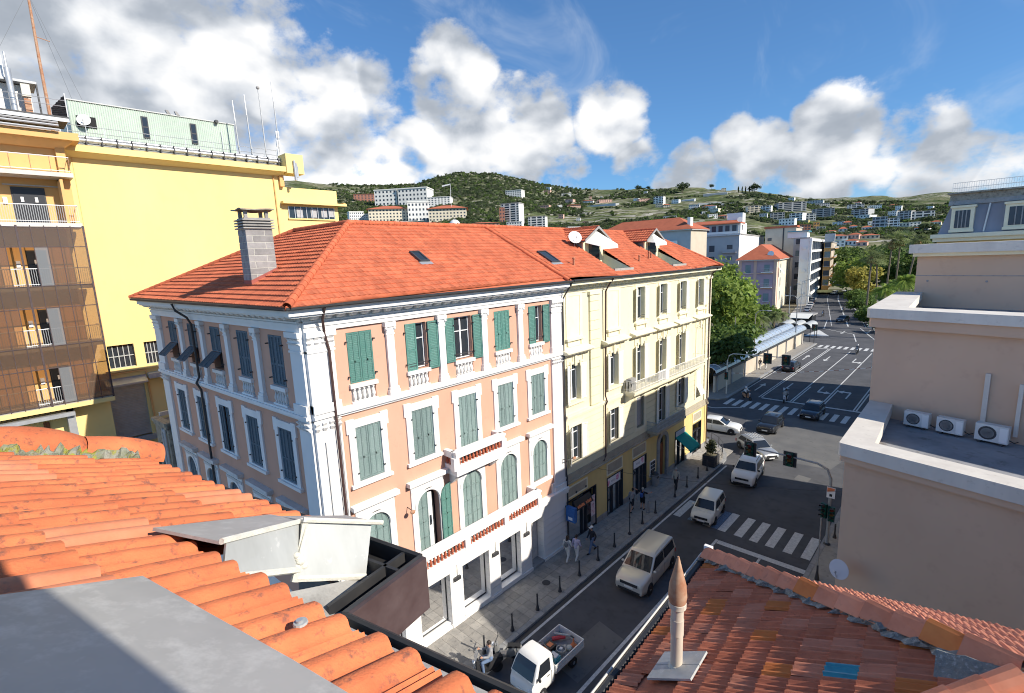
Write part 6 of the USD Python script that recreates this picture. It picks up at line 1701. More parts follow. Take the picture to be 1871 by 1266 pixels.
MB(fl).box(1, ll + 4, -12, -2, h + .4, h + 2.4).build('roof_room', 'wall_white', t)
MB(fl).box(.5, ll + 4, -12.4, -1.6, h + 2.4, h + 2.7).build('roof_slab', 'teal_tile', t)
t, fl, fr_, ll, lr, h = town_block('apartment_building', 'narrow grey white apartment house squeezed between beige house and office', 1462, 184, 1444, 1470, 424, 'wall_grey', 'wall_white', phi=.12, wins=(5, 1, 1.6, 2, 3.5, 4.2), back=10)
t, fl, fr_, ll, lr, h = town_block('apartment_building', 'orange apartment house with balconies at the bend of the far road', 1513, 205, 1500, 1524, 443, 'wall_orange', 'wall_beige', phi=.16, wins=(5, 1, 2, 2.2, 3.5, 3.8), wins_r=(5, 4, 2.4, 2.2, 3.5, 3.8), back=22)
for r in range(5):
 MB(fr_).box(0, lr, 0, 1.3, 2.9 + r * 3.8, 3.15 + r * 3.8).build('balcony_slab', 'wall_orange', t)
 MB(fr_).box(0, lr, 1.22, 1.3, 3.15 + r * 3.8, 4.0 + r * 3.8).build('balcony_railing', 'stone_grey', t)
MB(fl).box(-1, 2.5, -6, -1, h + .4, h + 3.5).build('roof_room', 'wall_grey', t)
t, fl, fr_, ll, lr, h = town_block('large_house', 'broad house with long red roof and a row of roof windows', 1259, 158, 1092, 1276, 421, 'wall_grey', 'wall_beige', phi=.02, roof='far_tile', rise=4.2, wins=(1, 9, 1.8, 2.0, 17.6, 3.8), cornice=.7, back=13)
for k in range(7):
 s = 3.5 + k * (ll - 8) / 6.5
 a = np.array([s, -2.6 - (k % 2) * .2, h + 1.95]); up_ = np.array([0, -6.8, 4.2]); up_ /= np.linalg.norm(up_)
 MB(fl).slab([a, a + [1.2, 0, 0], a + [1.2, 0, 0] + up_ * 1.5, a + up_ * 1.5], (0, .06, .12)).build('roof_window', 'far_window', t)
MB(fl).box(4, 12, -.05, .9, h - 4.2, h - 4.0).box(4, 12, .82, .9, h - 4.0, h - 3.1).build('balcony', 'wall_white', t)
MB(fr_).box(2, 4, -2, -1, h, h + 4).build('chimney', 'wall_white', t)
ms_ = Thing('mansard_building', 'slate blue mansard building with ochre cornices and a roof terrace railing', 'building', (-3.5, 66, 0))
YM = Frame((-3.6, 66, 0), (.995, -.10, 0), (-.10, -.995, 0))
MB(YM).box(0, 22, -16, 0, 0, 18.9).build('wall', 'wall_ochre', ms_)
MB(YM).box(-.3, 22.3, -16.3, .35, 18.9, 19.25).box(-.45, 22.5, -16.5, .6, 19.25, 19.62).build('cornice', 'cream_trim', ms_)
MB(YM).hexa([(0, -16, 19.6), (22, -16, 19.6), (22, .1, 19.6), (0, .1, 19.6)], [(.75, -15, 22.35), (22, -15, 22.35), (22, -.65, 22.35), (.75, -.65, 22.35)]).build('mansard_roof', 'slate_blue', ms_)
MB(YM).box(.55, 22, -15.2, -.42, 22.35, 22.75).build('upper_cornice', 'stone_grey', ms_)
MB(YM).box(.6, 22, -15, -.5, 22.75, 23.45).box(.4, 22.2, -15.2, -.25, 23.4, 23.55).build('attic_wall', 'concrete_old', ms_)
for s in (1.75, 5.8, 9.9):
 w_ = .55 if s < 3 else .85
 h_ = ms_.sub('dormer_window')
 MB(YM).box(s - w_ - .28, s + w_ + .28, -.7, .22, 19.75, 22.05).box(s - w_ - .38, s + w_ + .38, -.7, .32, 22.05, 22.25).build('surround', 'cream_trim', h_)
 MB(YM).box(s - w_, s + w_, .2, .24, 20.15, 21.8).build('pane', 'far_window', h_)
 for q in (-1, 0, 1):
  MB(YM).box(s + q * w_ * .5 - .04, s + q * w_ * .5 + .04, .24, .27, 20.15, 21.8).build('glazing_bar', 'stone_grey', h_)
 MB(YM).box(s - w_ - .35, s + w_ + .35, .1, .38, 19.75, 20.0).build('sill', 'cream_trim', h_)
MB(YM).tube([(3.55, -.45, 22.3), (3.35, .12, 19.7)], .07, 6).build('down_pipe', 'white_iron', ms_)
rr = ms_.sub('terrace_railing')
for z in (23.95, 24.45):
 MB(YM).tube([(.7, -.6, z), (21, -.6, z)], .025, 5).build('rail', 'white_iron', rr)
for k in range(60):
 MB(YM).box(.7 + k * .17, .72 + k * .17, -.61, -.59, 23.5, 24.45).build('bar', 'white_iron', rr)
cnp = Thing('market_canopy', 'long canopy of pale blue glass vaults above a rendered wall along the far pavement', 'canopy', (-25, 66, 0))
pane_mat('canopy_glass', tint=(.55, .62, .68), rough=.25, base=.55, basecol=(.42, .48, .54))
MB().box(-25.15, -24.9, 65.5, 110.5, 0, 2.5).build('wall', 'wall_beige', cnp)
MB().box(-24.95, -24.55, 65.0, 110.8, 2.5, 2.85).build('beam', 'iron', cnp)
for k in range(9):
 y = 66 + k * 5.4
 MB().box(-24.92, -24.72, y, y + .22, 0, 2.6).build('post', 'iron_grey', cnp)
for row, (xa, xb, zb) in enumerate(((-26.6, -24.5, 2.95), (-28.9, -26.8, 3.1))):
 for k in range(24):
  y0 = 64.9 + k * 1.92 + row * .3
  th_ = np.linspace(0, PI, 8)
  m = MB()
  v = []
  for yy in (y0, y0 + 1.80):
   v += [((xa + xb) / 2 + (xb - xa) / 2 * math.cos(a), yy, zb + .75 * math.sin(a)) for a in th_]
  m.add(v, [(i, i + 1, 9 + i, 8 + i) for i in range(7)])
  m.build('vault', 'canopy_glass', cnp)
 for k in range(25):
  y0 = 64.85 + k * 1.92 + row * .3
  MB().tube([((xa + xb) / 2 + (xb - xa) / 2 * math.cos(a), y0, zb + .78 * math.sin(a)) for a in np.linspace(0, PI, 7)], .045, 4).build('rib', 'frame_white', cnp)
MB().box(-29.2, -29.0, 65, 111, 0, 3.0).build('rear_wall', 'wall_beige', cnp)
lawn = sheet('lawn', Polygon([(-70, 72), (-29.3, 66.5), (-29.3, 113), (-34, 118), (-70, 128)]), .02, 'grass_ground', kind='structure')
sheet('lawn', Polygon([(-14.5, 124), (-4, 120), (30, 120), (-6, 300), (-28, 215)]), .03, 'grass_ground', kind='structure')
ki = Thing('newspaper_kiosk', 'dark kiosk with a white rounded awning at the end of the canopy', 'kiosk', (-30, 133, 0))
MB().box(-32.5, -28.2, 132, 136, 0, 3.2).build('body', 'sign_dark', ki)
MB().box(-32.8, -27.9, 131.6, 136.2, 3.2, 3.5).build('roof', 'stone_grey', ki)
MB().slab([(-32.6, 131.8, 3.6), (-28.0, 131.8, 3.6), (-28.4, 129.6, 2.7), (-32.2, 129.6, 2.7)], (0, 0, .08)).build('awning', 'awning_white', ki)
sk = Thing('round_canopy', 'pale scalloped canopy roof at the street end of the glass canopy', 'canopy', (-27, 117, 0))
for k in range(3):
 th_ = np.linspace(0, PI, 9)
 v = []
 for yy in (113.5, 119.5):
  v += [(-29.5 + 2.1 * k + 1.0 * math.cos(a), yy, 2.9 + .8 * math.sin(a)) for a in th_]
 MB().add(v, [(i, i + 1, 10 + i, 9 + i) for i in range(8)]).build('vault', 'zinc_pale', sk)
for x in (-30.4, -24.4):
 for y in (113.7, 119.3):
  MB().tube([(x, y, 0), (x, y, 2.9)], .07, 6).build('post', 'iron', sk)
# ------------------------------------------------------------------ hills, hillside houses, trees
SKY_L = [(-400, 352), (300, 345), (530, 328), (600, 337), (700, 338), (760, 336), (800, 322), (840, 314.5), (900, 317), (950, 327), (1000, 338), (1060, 346), (1150, 346), (1200, 344), (1260, 341), (1330, 347), (1380, 349), (1430, 357), (1500, 366), (1560, 369), (1620, 368), (1680, 366), (1740, 364), (2200, 372), (2800, 380)]
_az = np.array([math.atan2(ray(u, v)[0], ray(u, v)[1]) for u, v in SKY_L])
_te = np.array([ray(u, v)[2] / math.hypot(*ray(u, v)[:2]) for u, v in SKY_L])
_dm = np.interp(_az, [math.atan2(ray(u, 400)[0], ray(u, 400)[1]) for u in (300, 700, 1100, 1350, 1600, 2000)], [1900, 1900, 1700, 1350, 1500, 1700])
D0 = 235.0
def terrain(x, y):
 """Ground height of the hills."""
 x, y = np.asarray(x, float), np.asarray(y, float)
 az, d = np.arctan2(x, y), np.hypot(x, y)
 te, dm = np.interp(az, _az, _te), np.interp(az, _az, _dm)
 f = np.clip((np.log(np.maximum(d, 1)) - math.log(D0)) / (np.log(dm) - math.log(D0)), 0, 1)
 T = -.0775 + (te + .0775) * f ** .80
 z = 18.8 + d * T
 over = np.maximum(d - dm, 0)
 z = np.where(d > dm, 18.8 + dm * te - over * .22, z)
 p = np.stack([x / 170, y / 170, np.zeros_like(x)], -1)
 amp = np.clip((d - 300) / 500, 0, 1) * np.clip(1 - np.abs(over) / 300, .2, 1)
 ed = np.clip((f - .15) / .3, 0, 1) * np.clip((1 - f) / .12, 0, 1)
 return z + (meshkit.fbm(p, 4, 3) - .5) * 26 * amp * ed + (meshkit.fbm(p * 6, 3, 9) - .5) * 7 * amp
na, nd = 420, 150
azs = np.linspace(-1.95, .62, na)
ds = np.geomspace(D0 + 2, 2600, nd)
A_, D_ = np.meshgrid(azs, ds, indexing='ij')
X_, Y_ = D_ * np.sin(A_), D_ * np.cos(A_)
Z_ = np.maximum(terrain(X_, Y_), -.06)
idx = np.arange(na * nd).reshape(na, nd)
fq = np.stack([idx[:-1, :-1], idx[1:, :-1], idx[1:, 1:], idx[:-1, 1:]], -1).reshape(-1, 4)
hill_nodes = {'g': ('geometry', {}), 'p': ('principled_bsdf', {'roughness': 1.0, 'specular_ior_level': .1}),
              'n1': ('noise_texture', {'scale': .012, 'detail': 8.0, 'roughness': .68}), 'r1': ('rgb_ramp', {'ramp': [(.30, (.050, .070, .026)), (.46, (.085, .105, .042)), (.56, (.14, .145, .075)), (.70, (.22, .205, .13))]}),
              'n2': ('noise_texture', {'scale': .09, 'detail': 6.0, 'roughness': .7}), 'r2': ('rgb_ramp', {'ramp': [(.38, (.45, .45, .45)), (.62, (1.35, 1.35, 1.3))]}),
              'mx': ('mix', {'mix_type': 'multiply', 'fac': 1.0}),
              'sx': ('separate_xyz', {}), 'nz': ('noise_texture', {'scale': .02, 'detail': 4.0}), 'za': ('math', {'math_type': 'multiply_add', 'value2': 22.0}), 'fr': ('math', {'math_type': 'multiply', 'value2': .155}), 'fc': ('math', {'math_type': 'fraction'}),
              'gt': ('math', {'math_type': 'less_than', 'value2': .24}), 'nm': ('noise_texture', {'scale': .006, 'detail': 3.0}), 'mm': ('map_range', {'from_min': .44, 'from_max': .54, 'clamp': True}), 'ml': ('math', {'math_type': 'multiply'}), 'mt': ('mix', {'mix_type': 'mix', 'color2': (.33, .31, .265)})}
hill_links = [('g.position', 'n1.vector'), ('n1.fac', 'r1.fac'), ('g.position', 'n2.vector'), ('n2.fac', 'r2.fac'), ('r1.color', 'mx.color1'), ('r2.color', 'mx.color2'), ('g.position', 'sx.vector'), ('g.position', 'nz.vector'), ('nz.fac', 'za.value1'), ('sx.z', 'za.value3'), ('za.value', 'fr.value1'), ('fr.value', 'fc.value1'), ('fc.value', 'gt.value1'),
              ('g.position', 'nm.vector'), ('nm.fac', 'mm.value'), ('mm.result', 'ml.value1'), ('gt.value', 'ml.value2'), ('ml.value', 'mt.fac'), ('mx.color', 'mt.color1'), ('mt.color', 'p.base_color')]
MATS['hillside'] = usdkit.material(stage, '/World/Looks/hillside', hill_nodes, hill_links, surface='p.BSDF')
MB().add(np.stack([X_, Y_, Z_], -1).reshape(-1, 3), fq).build('hills', 'hillside', None, kind='structure', smooth=True)
fa = np.linspace(-.30, .65, 160)
FAR = [(1380, 372), (1440, 368), (1500, 364), (1560, 358.5), (1590, 357.5), (1640, 360), (1665, 358), (1690, 354), (1720, 352.5), (1760, 352), (1871, 353), (2300, 360)]
faz = [math.atan2(ray(u, v)[0], ray(u, v)[1]) for u, v in FAR]; fte = [ray(u, v)[2] / math.hypot(*ray(u, v)[:2]) for u, v in FAR]
v = []
for a in fa:
 t_ = np.interp(a, faz, fte)
 for d, k in ((3400, .35), (3800, .62), (4200, .84), (4600, 1.0), (5400, .6)):
  zz = 18.8 + d * t_ * k + 30 * (meshkit.fbm(np.array([a * 40, d / 300, 0]), 4, 5) - .5)
  v.append((d * math.sin(a), d * math.cos(a), zz))
ix = np.arange(160 * 5).reshape(160, 5)
MB().add(v, np.stack([ix[:-1, :-1], ix[1:, :-1], ix[1:, 1:], ix[:-1, 1:]], -1).reshape(-1, 4)).build('hills', 'hillside', None, kind='structure', smooth=True)
def hit(u, v):
 """Where the view through a photo pixel meets the hills."""
 d = ray(u, v)
 t = np.geomspace(150, 2500, 900)
 p = EYE + t[:, None] * d
 below = p[:, 2] < np.maximum(terrain(p[:, 0], p[:, 1]), 0)
 if not below.any():
  return None
 return p[int(np.argmax(below))]
HL = {'left': 'pale house standing among the trees of the left, wooded hill', 'mid': 'pale house scattered on the terraced hillside behind the long red roof', 'right': 'pale house or villa on the built up slope above the end of the road'}
HG = {'left': 'houses on the left hill', 'mid': 'houses on the terraced hillside', 'right': 'houses on the right slope'}
def hill_house(x0, y0, x1, y1, kind='villa', mat='wall_white', label=None, zone=None, name='hillside_house', yaw=None, cols=None):
 um = (x0 + x1) / 2
 p = hit(um, y1)
 if p is None:
  return
 dep = (CR @ (p - EYE))[2]
 w = max((x1 - x0) * dep / FPX, 3.0); hh = max((y1 - y0) * dep / FPX, 2.5)
 zone = zone or ('left' if um < 1000 else 'mid' if um < 1345 else 'right')
 face = math.atan2(-p[0], -p[1])            # towards the viewer, give or take
 rz = yaw if yaw is not None else random.uniform(-.5, .35)
 ang = math.atan2(p[1], p[0]) + PI / 2 + rz
 t = Thing(name, label or HL[zone], 'house' if kind in ('villa', 'cube') else ('greenhouse' if kind == 'glass' else 'building'), (p[0], p[1], terrain(p[0], p[1]) - .3 if True else 0), ang - PI, None if label else HG[zone], local=True)
 dp = w * (.7 if kind != 'glass' else .3)
 F_ = Frame((-w / 2, 0, 0), (1, 0, 0), (0, -1, 0))
 zb = -hh * .6 - 3
 if kind == 'glass':
  MB(F_).hexa([(0, -dp, zb), (w, -dp, zb), (w, 0, zb), (0, 0, zb)], [(0, -dp, hh * .9), (w, -dp, hh * .9), (w, 0, hh * .6), (0, 0, hh * .6)]).build('glass_roof', 'zinc_pale', t)
  MB(F_).box(0, w, .0, .05, 0, hh * .3).build('plinth', 'wall_grey', t)
  return t
 wallh = hh * (.74 if kind == 'villa' else 1.0)
 MB(F_).box(0, w, -dp, 0, zb, wallh).build('wall', mat, t)
 if kind == 'villa':
  o = w * .05; r = hh - wallh
  a, b, n0, n1_ = -o, w + o, o, -dp - o
  i_ = min(b - a, n0 - n1_) / 2
  q = [(a, n0, wallh), (b, n0, wallh), (b, n1_, wallh), (a, n1_, wallh)]
  r1 = [(a + i_, (n0 + n1_) / 2, wallh + r), (b - i_, (n0 + n1_) / 2, wallh + r)]
  MB(F_).poly([q[0], q[1], r1[1], r1[0]]).poly([q[1], q[2], r1[1]]).poly([q[2], q[3], r1[0], r1[1]]).poly([q[3], q[0], r1[0]]).poly(q[::-1]).build('roof', 'far_tile', t)
 else:
  MB(F_).box(-.02 * w, 1.02 * w, -dp, .02 * w, wallh, wallh + .06 * hh).build('roof', 'flat_roof' if kind == 'block' else mat, t)
 rows = max(1, int(round(wallh / 3.3)))
 cols = cols or max(2, min(7, int(round(w / 3.4))))
 if kind == 'block':
  for r in range(rows):
   z = wallh * r / rows
   MB(F_).box(-.01 * w, 1.01 * w, 0, 1.2, z + wallh / rows * .02, z + wallh / rows * .36).build('balcony', mat, t)
   MB(F_).box(w * .03, w * .97, .0, .05, z + wallh / rows * .36, z + wallh / rows * .95).build('window_band', 'far_window', t)
  for k in range(3):
   s = w * (k + .5) / 3
   MB(F_).box(s - w * .03, s + w * .03, 0, 1.25, 0, wallh).build('pier', mat, t)
 else:
  for r in range(min(rows, 4)):
   for k in range(cols):
    s = w * (k + .5) / cols; z = wallh * (r + .30) / min(rows, 4)
    MB(F_).box(s - w / cols * .22, s + w / cols * .22, .0, .12, z, z + wallh / min(rows, 4) * .46).build('window', 'far_window', t)
 return t
def Q(ox, oy, s):
 return lambda a, b, c, d: (ox + a / s, oy + b / s, ox + c / s, oy + d / s)
q1 = Q(640, 320, 5.197)
hill_house(*q1(40, 188, 226, 252), 'cube', 'wall_brick', 'red brown flat roofed block left of the white monumental buildings', name='brick_building', yaw=-.1, cols=6)
hill_house(*q1(232, 148, 450, 292), 'cube', 'wall_white', 'left of the two big white hotel blocks above the long palazzo', name='white_hotel', yaw=-.35, cols=6)
hill_house(*q1(452, 132, 740, 284), 'cube', 'wall_white', 'right and larger of the two big white hotel blocks above the long palazzo', name='white_hotel', yaw=-.35, cols=8)
hill_house(*q1(735, 212, 952, 284), 'cube', 'wall_white', 'lower white wing at the right end of the big white hotel blocks', name='white_hotel_wing', yaw=-.2, cols=7)
t = hill_house(*q1(185, 282, 560, 440), 'villa', 'wall_cream', 'left half of the long red roofed palazzo on the hill foot', name='long_palazzo', yaw=-.05, cols=12)
t = hill_house(*q1(750, 278, 1105, 436), 'villa', 'wall_cream', 'right half of the long red roofed palazzo on the hill foot', name='long_palazzo', yaw=-.05, cols=11)
t = hill_house(*q1(555, 262, 752, 442), 'cube', 'wall_white', 'white central tower block of the long red roofed palazzo', name='palazzo_tower', yaw=-.05, cols=6)
hill_house(*q1(1430, 280, 1612, 450), 'block', 'wall_white', 'tall white apartment tower with a red left flank', name='apartment_tower', yaw=-.4)
hill_house(*q1(1420, 318, 1470, 450), 'cube', 'wall_brick', 'dark red flank block leaning on the white apartment tower', name='red_block', yaw=.0)
hill_house(*q1(1485, 445, 1632, 520), 'cube', 'wall_white', 'white stepped house below the apartment tower', yaw=-.2)
hill_house(*q1(1690, 400, 1855, 510), 'block', 'wall_white', 'white terraced villa with long balconies right of the apartment tower', yaw=-.2)
hill_house(*q1(1150, 440, 1420, 502), 'villa', 'wall_pinkish', 'red roofed pink house just above the ridge of the pink palazzo', yaw=.1)
hill_house(*q1(1472, 148, 1630, 212), 'cube', 'wall_white', 'white house with long grey wing high on the left hill', yaw=-.3)
hill_house(*q1(0, 352, 132, 455), 'cube', 'wall_white', 'white house beside the yellow block, far behind', yaw=.2)
hill_house(*q1(135, 372, 250, 455), 'cube', 'wall_white', 'white house with flat roof left of the long palazzo', yaw=-.1)
q2 = Q(980, 320, 5.197)
for b in ((240, 176, 330, 197), (440, 232, 542, 268), (596, 232, 722, 258), (975, 224, 1082, 252), (1132, 270, 1200, 306), (1205, 272, 1270, 306), (20, 288, 122, 322), (290, 276, 425, 310), (208, 284, 246, 316), (440, 350, 490, 376), (90, 118, 132, 142), (270, 232, 350, 262), (1284, 236, 1352, 272), (1450, 280, 1545, 322), (1580, 282, 1700, 320), (1630, 322, 1725, 362), (1720, 376, 1806, 412), (1640, 372, 1720, 410), (1210, 388, 1330, 412), (210, 378, 256, 416), (380, 410, 416, 440), (440, 438, 480, 462), (0, 420, 86, 500), (300, 490, 420, 530), (430, 495, 500, 530), (1760, 126, 1800, 150), (1020, 155, 1056, 182), (500, 204, 526, 222), (608, 204, 622, 218), (70, 148, 132, 172), (1575, 345, 1620, 372), (920, 222, 970, 246), (150, 500, 200, 530)):
 hill_house(*q2(*b), random.choice(['villa', 'cube', 'cube', 'cube']), random.choice(['wall_white', 'wall_white', 'wall_cream', 'wall_pinkish']))
hill_house(*q2(1115, 206, 1206, 272), 'block', 'wall_white', 'white four storey block alone in the middle of the terraced hillside', yaw=-.3)
for b in ((1550, 252, 1752, 278), (1590, 160, 1802, 190), (1760, 262, 1871, 282), (1370, 222, 1500, 250), (450, 270, 760, 292)):
 hill_house(*q2(*b), 'glass', 'wall_grey', None, name='greenhouse')
q3 = Q(1330, 320, 4.6775)
for b, k, c in (((172, 266, 270, 320), 'block', 'wall_cream'), ((282, 264, 362, 320), 'block', 'wall_white'), ((372, 322, 476, 380), 'block', 'wall_grey'), ((526, 330, 632, 390), 'block', 'wall_white'), ((640, 328, 742, 388), 'block', 'wall_white'), ((440, 236, 655, 312), 'block', 'wall_grey'), ((730, 292, 892, 372), 'block', 'wall_grey'), ((1040, 250, 1152, 292), 'block', 'wall_white'), ((1060, 296, 1192, 346), 'block', 'wall_grey'), ((1030, 345, 1200, 368), 'cube', 'wall_white'),
    ((1242, 362, 1345, 470), 'block', 'wall_grey'), ((1364, 372, 1452, 462), 'block', 'wall_white'), ((1368, 312, 1434, 362), 'cube', 'wall_white'), ((1450, 312, 1552, 392), 'block', 'wall_grey'), ((1580, 310, 1742, 382), 'block', 'wall_white'), ((618, 386, 682, 422), 'cube', 'wall_ochre'), ((736, 402, 778, 452), 'cube', 'wall_orange'), ((880, 505, 1012, 552), 'villa', 'wall_white'), ((952, 442, 1012, 502), 'villa', 'wall_white'), ((1150, 432, 1222, 476), 'villa', 'wall_white'),
    ((1030, 492, 1112, 545), 'villa', 'wall_pinkish'), ((1150, 502, 1282, 546), 'villa', 'wall_cream'), ((990, 392, 1052, 442), 'villa', 'wall_pinkish'), ((512, 194, 562, 224), 'cube', 'wall_white'), ((1432, 266, 1476, 306), 'cube', 'wall_white'), ((1200, 258, 1302, 284), 'cube', 'wall_white'), ((752, 240, 862, 268), 'cube', 'wall_grey'), ((662, 218, 800, 244), 'cube', 'wall_grey'), ((1470, 408, 1542, 442), 'cube', 'wall_cream'), ((1560, 400, 1640, 440), 'cube', 'wall_white'), ((900, 400, 985, 432), 'cube', 'wall_white'),
    ((1040, 425, 1100, 470), 'villa', 'wall_white'), ((1110, 470, 1180, 505), 'villa', 'wall_cream'), ((1000, 545, 1090, 600), 'villa', 'wall_white'), ((1100, 560, 1180, 610), 'villa', 'wall_pinkish'), ((1600, 440, 1700, 480), 'villa', 'wall_white'), ((1690, 480, 1770, 520), 'villa', 'wall_white'), ((880, 560, 990, 610), 'cube', 'wall_white'), ((1700, 268, 1745, 292), 'cube', 'wall_white'), ((440, 375, 560, 428), 'cube', 'wall_white'), ((270, 330, 330, 372), 'cube', 'wall_grey'), ((1385, 250, 1440, 270), 'villa', 'wall_ochre'), ((1090, 228, 1130, 246), 'villa', 'wall_white'), ((760, 440, 830, 480), 'cube', 'wall_cream'), ((830, 470, 900, 505), 'villa', 'wall_cream'), ((580, 425, 700, 470), 'cube', 'wall_brick'), ((1205, 395, 1240, 425), 'cube', 'wall_white'), ((1740, 385, 1810, 430), 'villa', 'wall_cream')):
 hill_house(*q3(*b), k, c)
hill_house(*Q(500, 280, 3.1183)(575, 388, 1000, 416), 'cube', 'wall_white', 'long low white roof edge right behind the ridge of the pink palazzo', name='white_building', yaw=0, cols=3)
rd = Thing('radome', 'white dome standing right behind the ridge of the pink palazzo', 'dome', hit(831, 412) if hit(831, 412) is not None else (-90, 120, 20))
dpt = (CR @ (rd.loc - EYE))[2]
rr_ = 10.5 * dpt / FPX
MB().lathe([(rr_ * math.cos(a), rr_ * math.sin(a)) for a in np.linspace(-.3, PI / 2 - .02, 8)], rd.loc + [0, 0, .1], 20).build('shell', 'dish_white', rd, smooth=60)
MB().lathe([(rr_ * .95, -3), (rr_ * .95, 0)], rd.loc, 20).build('base', 'wall_white', rd)
fpole = Thing('flag_pole', 'tall thin white pole on the hill before the long palazzo', 'pole', hit(826, 400))
dpt = (CR @ (fpole.loc - EYE))[2]
MB().tube([fpole.loc, fpole.loc + [0, 0, 62 * dpt / FPX]], .35, 5).build('pole', 'frame_white', fpole)
MB().slab([fpole.loc + [0, 0, 62 * dpt / FPX], fpole.loc + [0, 0, 60 * dpt / FPX], fpole.loc + [-.8 * 12, -8, 57 * dpt / FPX], fpole.loc + [-.8 * 12, -8, 59.5 * dpt / FPX]], (.1, .1, 0)).build('flag', 'frame_white', fpole)
for nm, c, c2 in (('leaf_olive', (.095, .115, .060), (.14, .155, .085)), ('leaf_dark', (.045, .070, .028), (.075, .10, .04)), ('leaf_mid', (.085, .14, .03), (.14, .20, .05)), ('leaf_bright', (.20, .29, .05), (.30, .38, .08)), ('leaf_yellow', (.30, .28, .06), (.40, .34, .08)), ('leaf_palm', (.17, .22, .08), (.28, .32, .14))):
 M(nm, c, c2, scale=1.2, rough=.6, rnd=.25, trans=.42, spec=.25)
M('bark', (.12, .09, .065), (.08, .06, .045), scale=6, rough=1)
M('palm_bark', (.20, .16, .12), (.13, .10, .075), scale=4, rough=1, streak=(1, 1, 5))
M('palm_skirt', (.36, .24, .10), (.26, .17, .07), scale=3, rough=1)
def leaf_cloud(lobes, n, size, seed, shell=.55):
 r = np.random.default_rng(seed)
 vol = np.array([l[3] * l[4] * l[5] for l in lobes]) ** .75
 pick = r.choice(len(lobes), n, p=vol / vol.sum())
 L = np.array(lobes)[pick]
 d = r.standard_normal((n, 3)); d /= np.linalg.norm(d, axis=1, keepdims=True)
 rad = shell + (1 - shell) * r.random((n, 1)) ** .6
 rad *= 1 + .18 * r.standard_normal((n, 1))
 c = L[:, :3] + d * rad * L[:, 3:6]
 nr = d + .9 * r.standard_normal((n, 3)); nr[:, 2] += .35; nr /= np.linalg.norm(nr, axis=1, keepdims=True)
 a = np.cross(nr, r.standard_normal((n, 3))); a /= np.linalg.norm(a, axis=1, keepdims=True) + 1e-9
 b = np.cross(nr, a)
 s = size * (.6 + .8 * r.random((n, 1)))
 v = np.stack([c - a * s - b * s * .25, c + a * s * .1 - b * s * .75, c + a * s + b * s * .2, c - a * s * .15 + b * s * .75], 1).reshape(-1, 3)
 i = np.arange(n)[:, None] * 4
 return v, i + np.array([[0, 1, 2, 3]])
def tree(name, label, loc, lobes, n, size, mat, trunk_r, trunk_h, seed, group=None, cat='tree', limbs=3):
 t = Thing(name, label, cat, loc, 0, group, local=True)
 m = MB()
 m.tube([(0, 0, -1), (.02 * trunk_h, 0, trunk_h * .5), (0, .02 * trunk_h, trunk_h)], [trunk_r, trunk_r * .8, trunk_r * .6], 8)
 for k in range(limbs):
  l = lobes[k % len(lobes)]
  m.tube([(0, .02 * trunk_h, trunk_h * .85), (l[0] * .5, l[1] * .5, trunk_h + (l[2] - trunk_h) * .5), (l[0], l[1], l[2])], [trunk_r * .5, trunk_r * .35, trunk_r * .12], 5)
 m.build('trunk', 'bark', t)
 v, f = leaf_cloud(lobes, n, size, seed)
 MB().add(v, f).build('crown', mat, t)
 return t
def rlobes(w, h, z, k, seed):
 r = np.random.default_rng(seed)
 out = [(0, 0, z + h * .5, w * .32, w * .32, h * .42)]
 for i in range(k):
  a = 2 * PI * i / k + r.random()
  q = .28 + .12 * r.random()
  out.append((math.cos(a) * w * q, math.sin(a) * w * q, z + h * (.25 + .55 * r.random()), w * (.18 + .1 * r.random()), w * (.18 + .1 * r.random()), h * (.18 + .12 * r.random())))
 return out
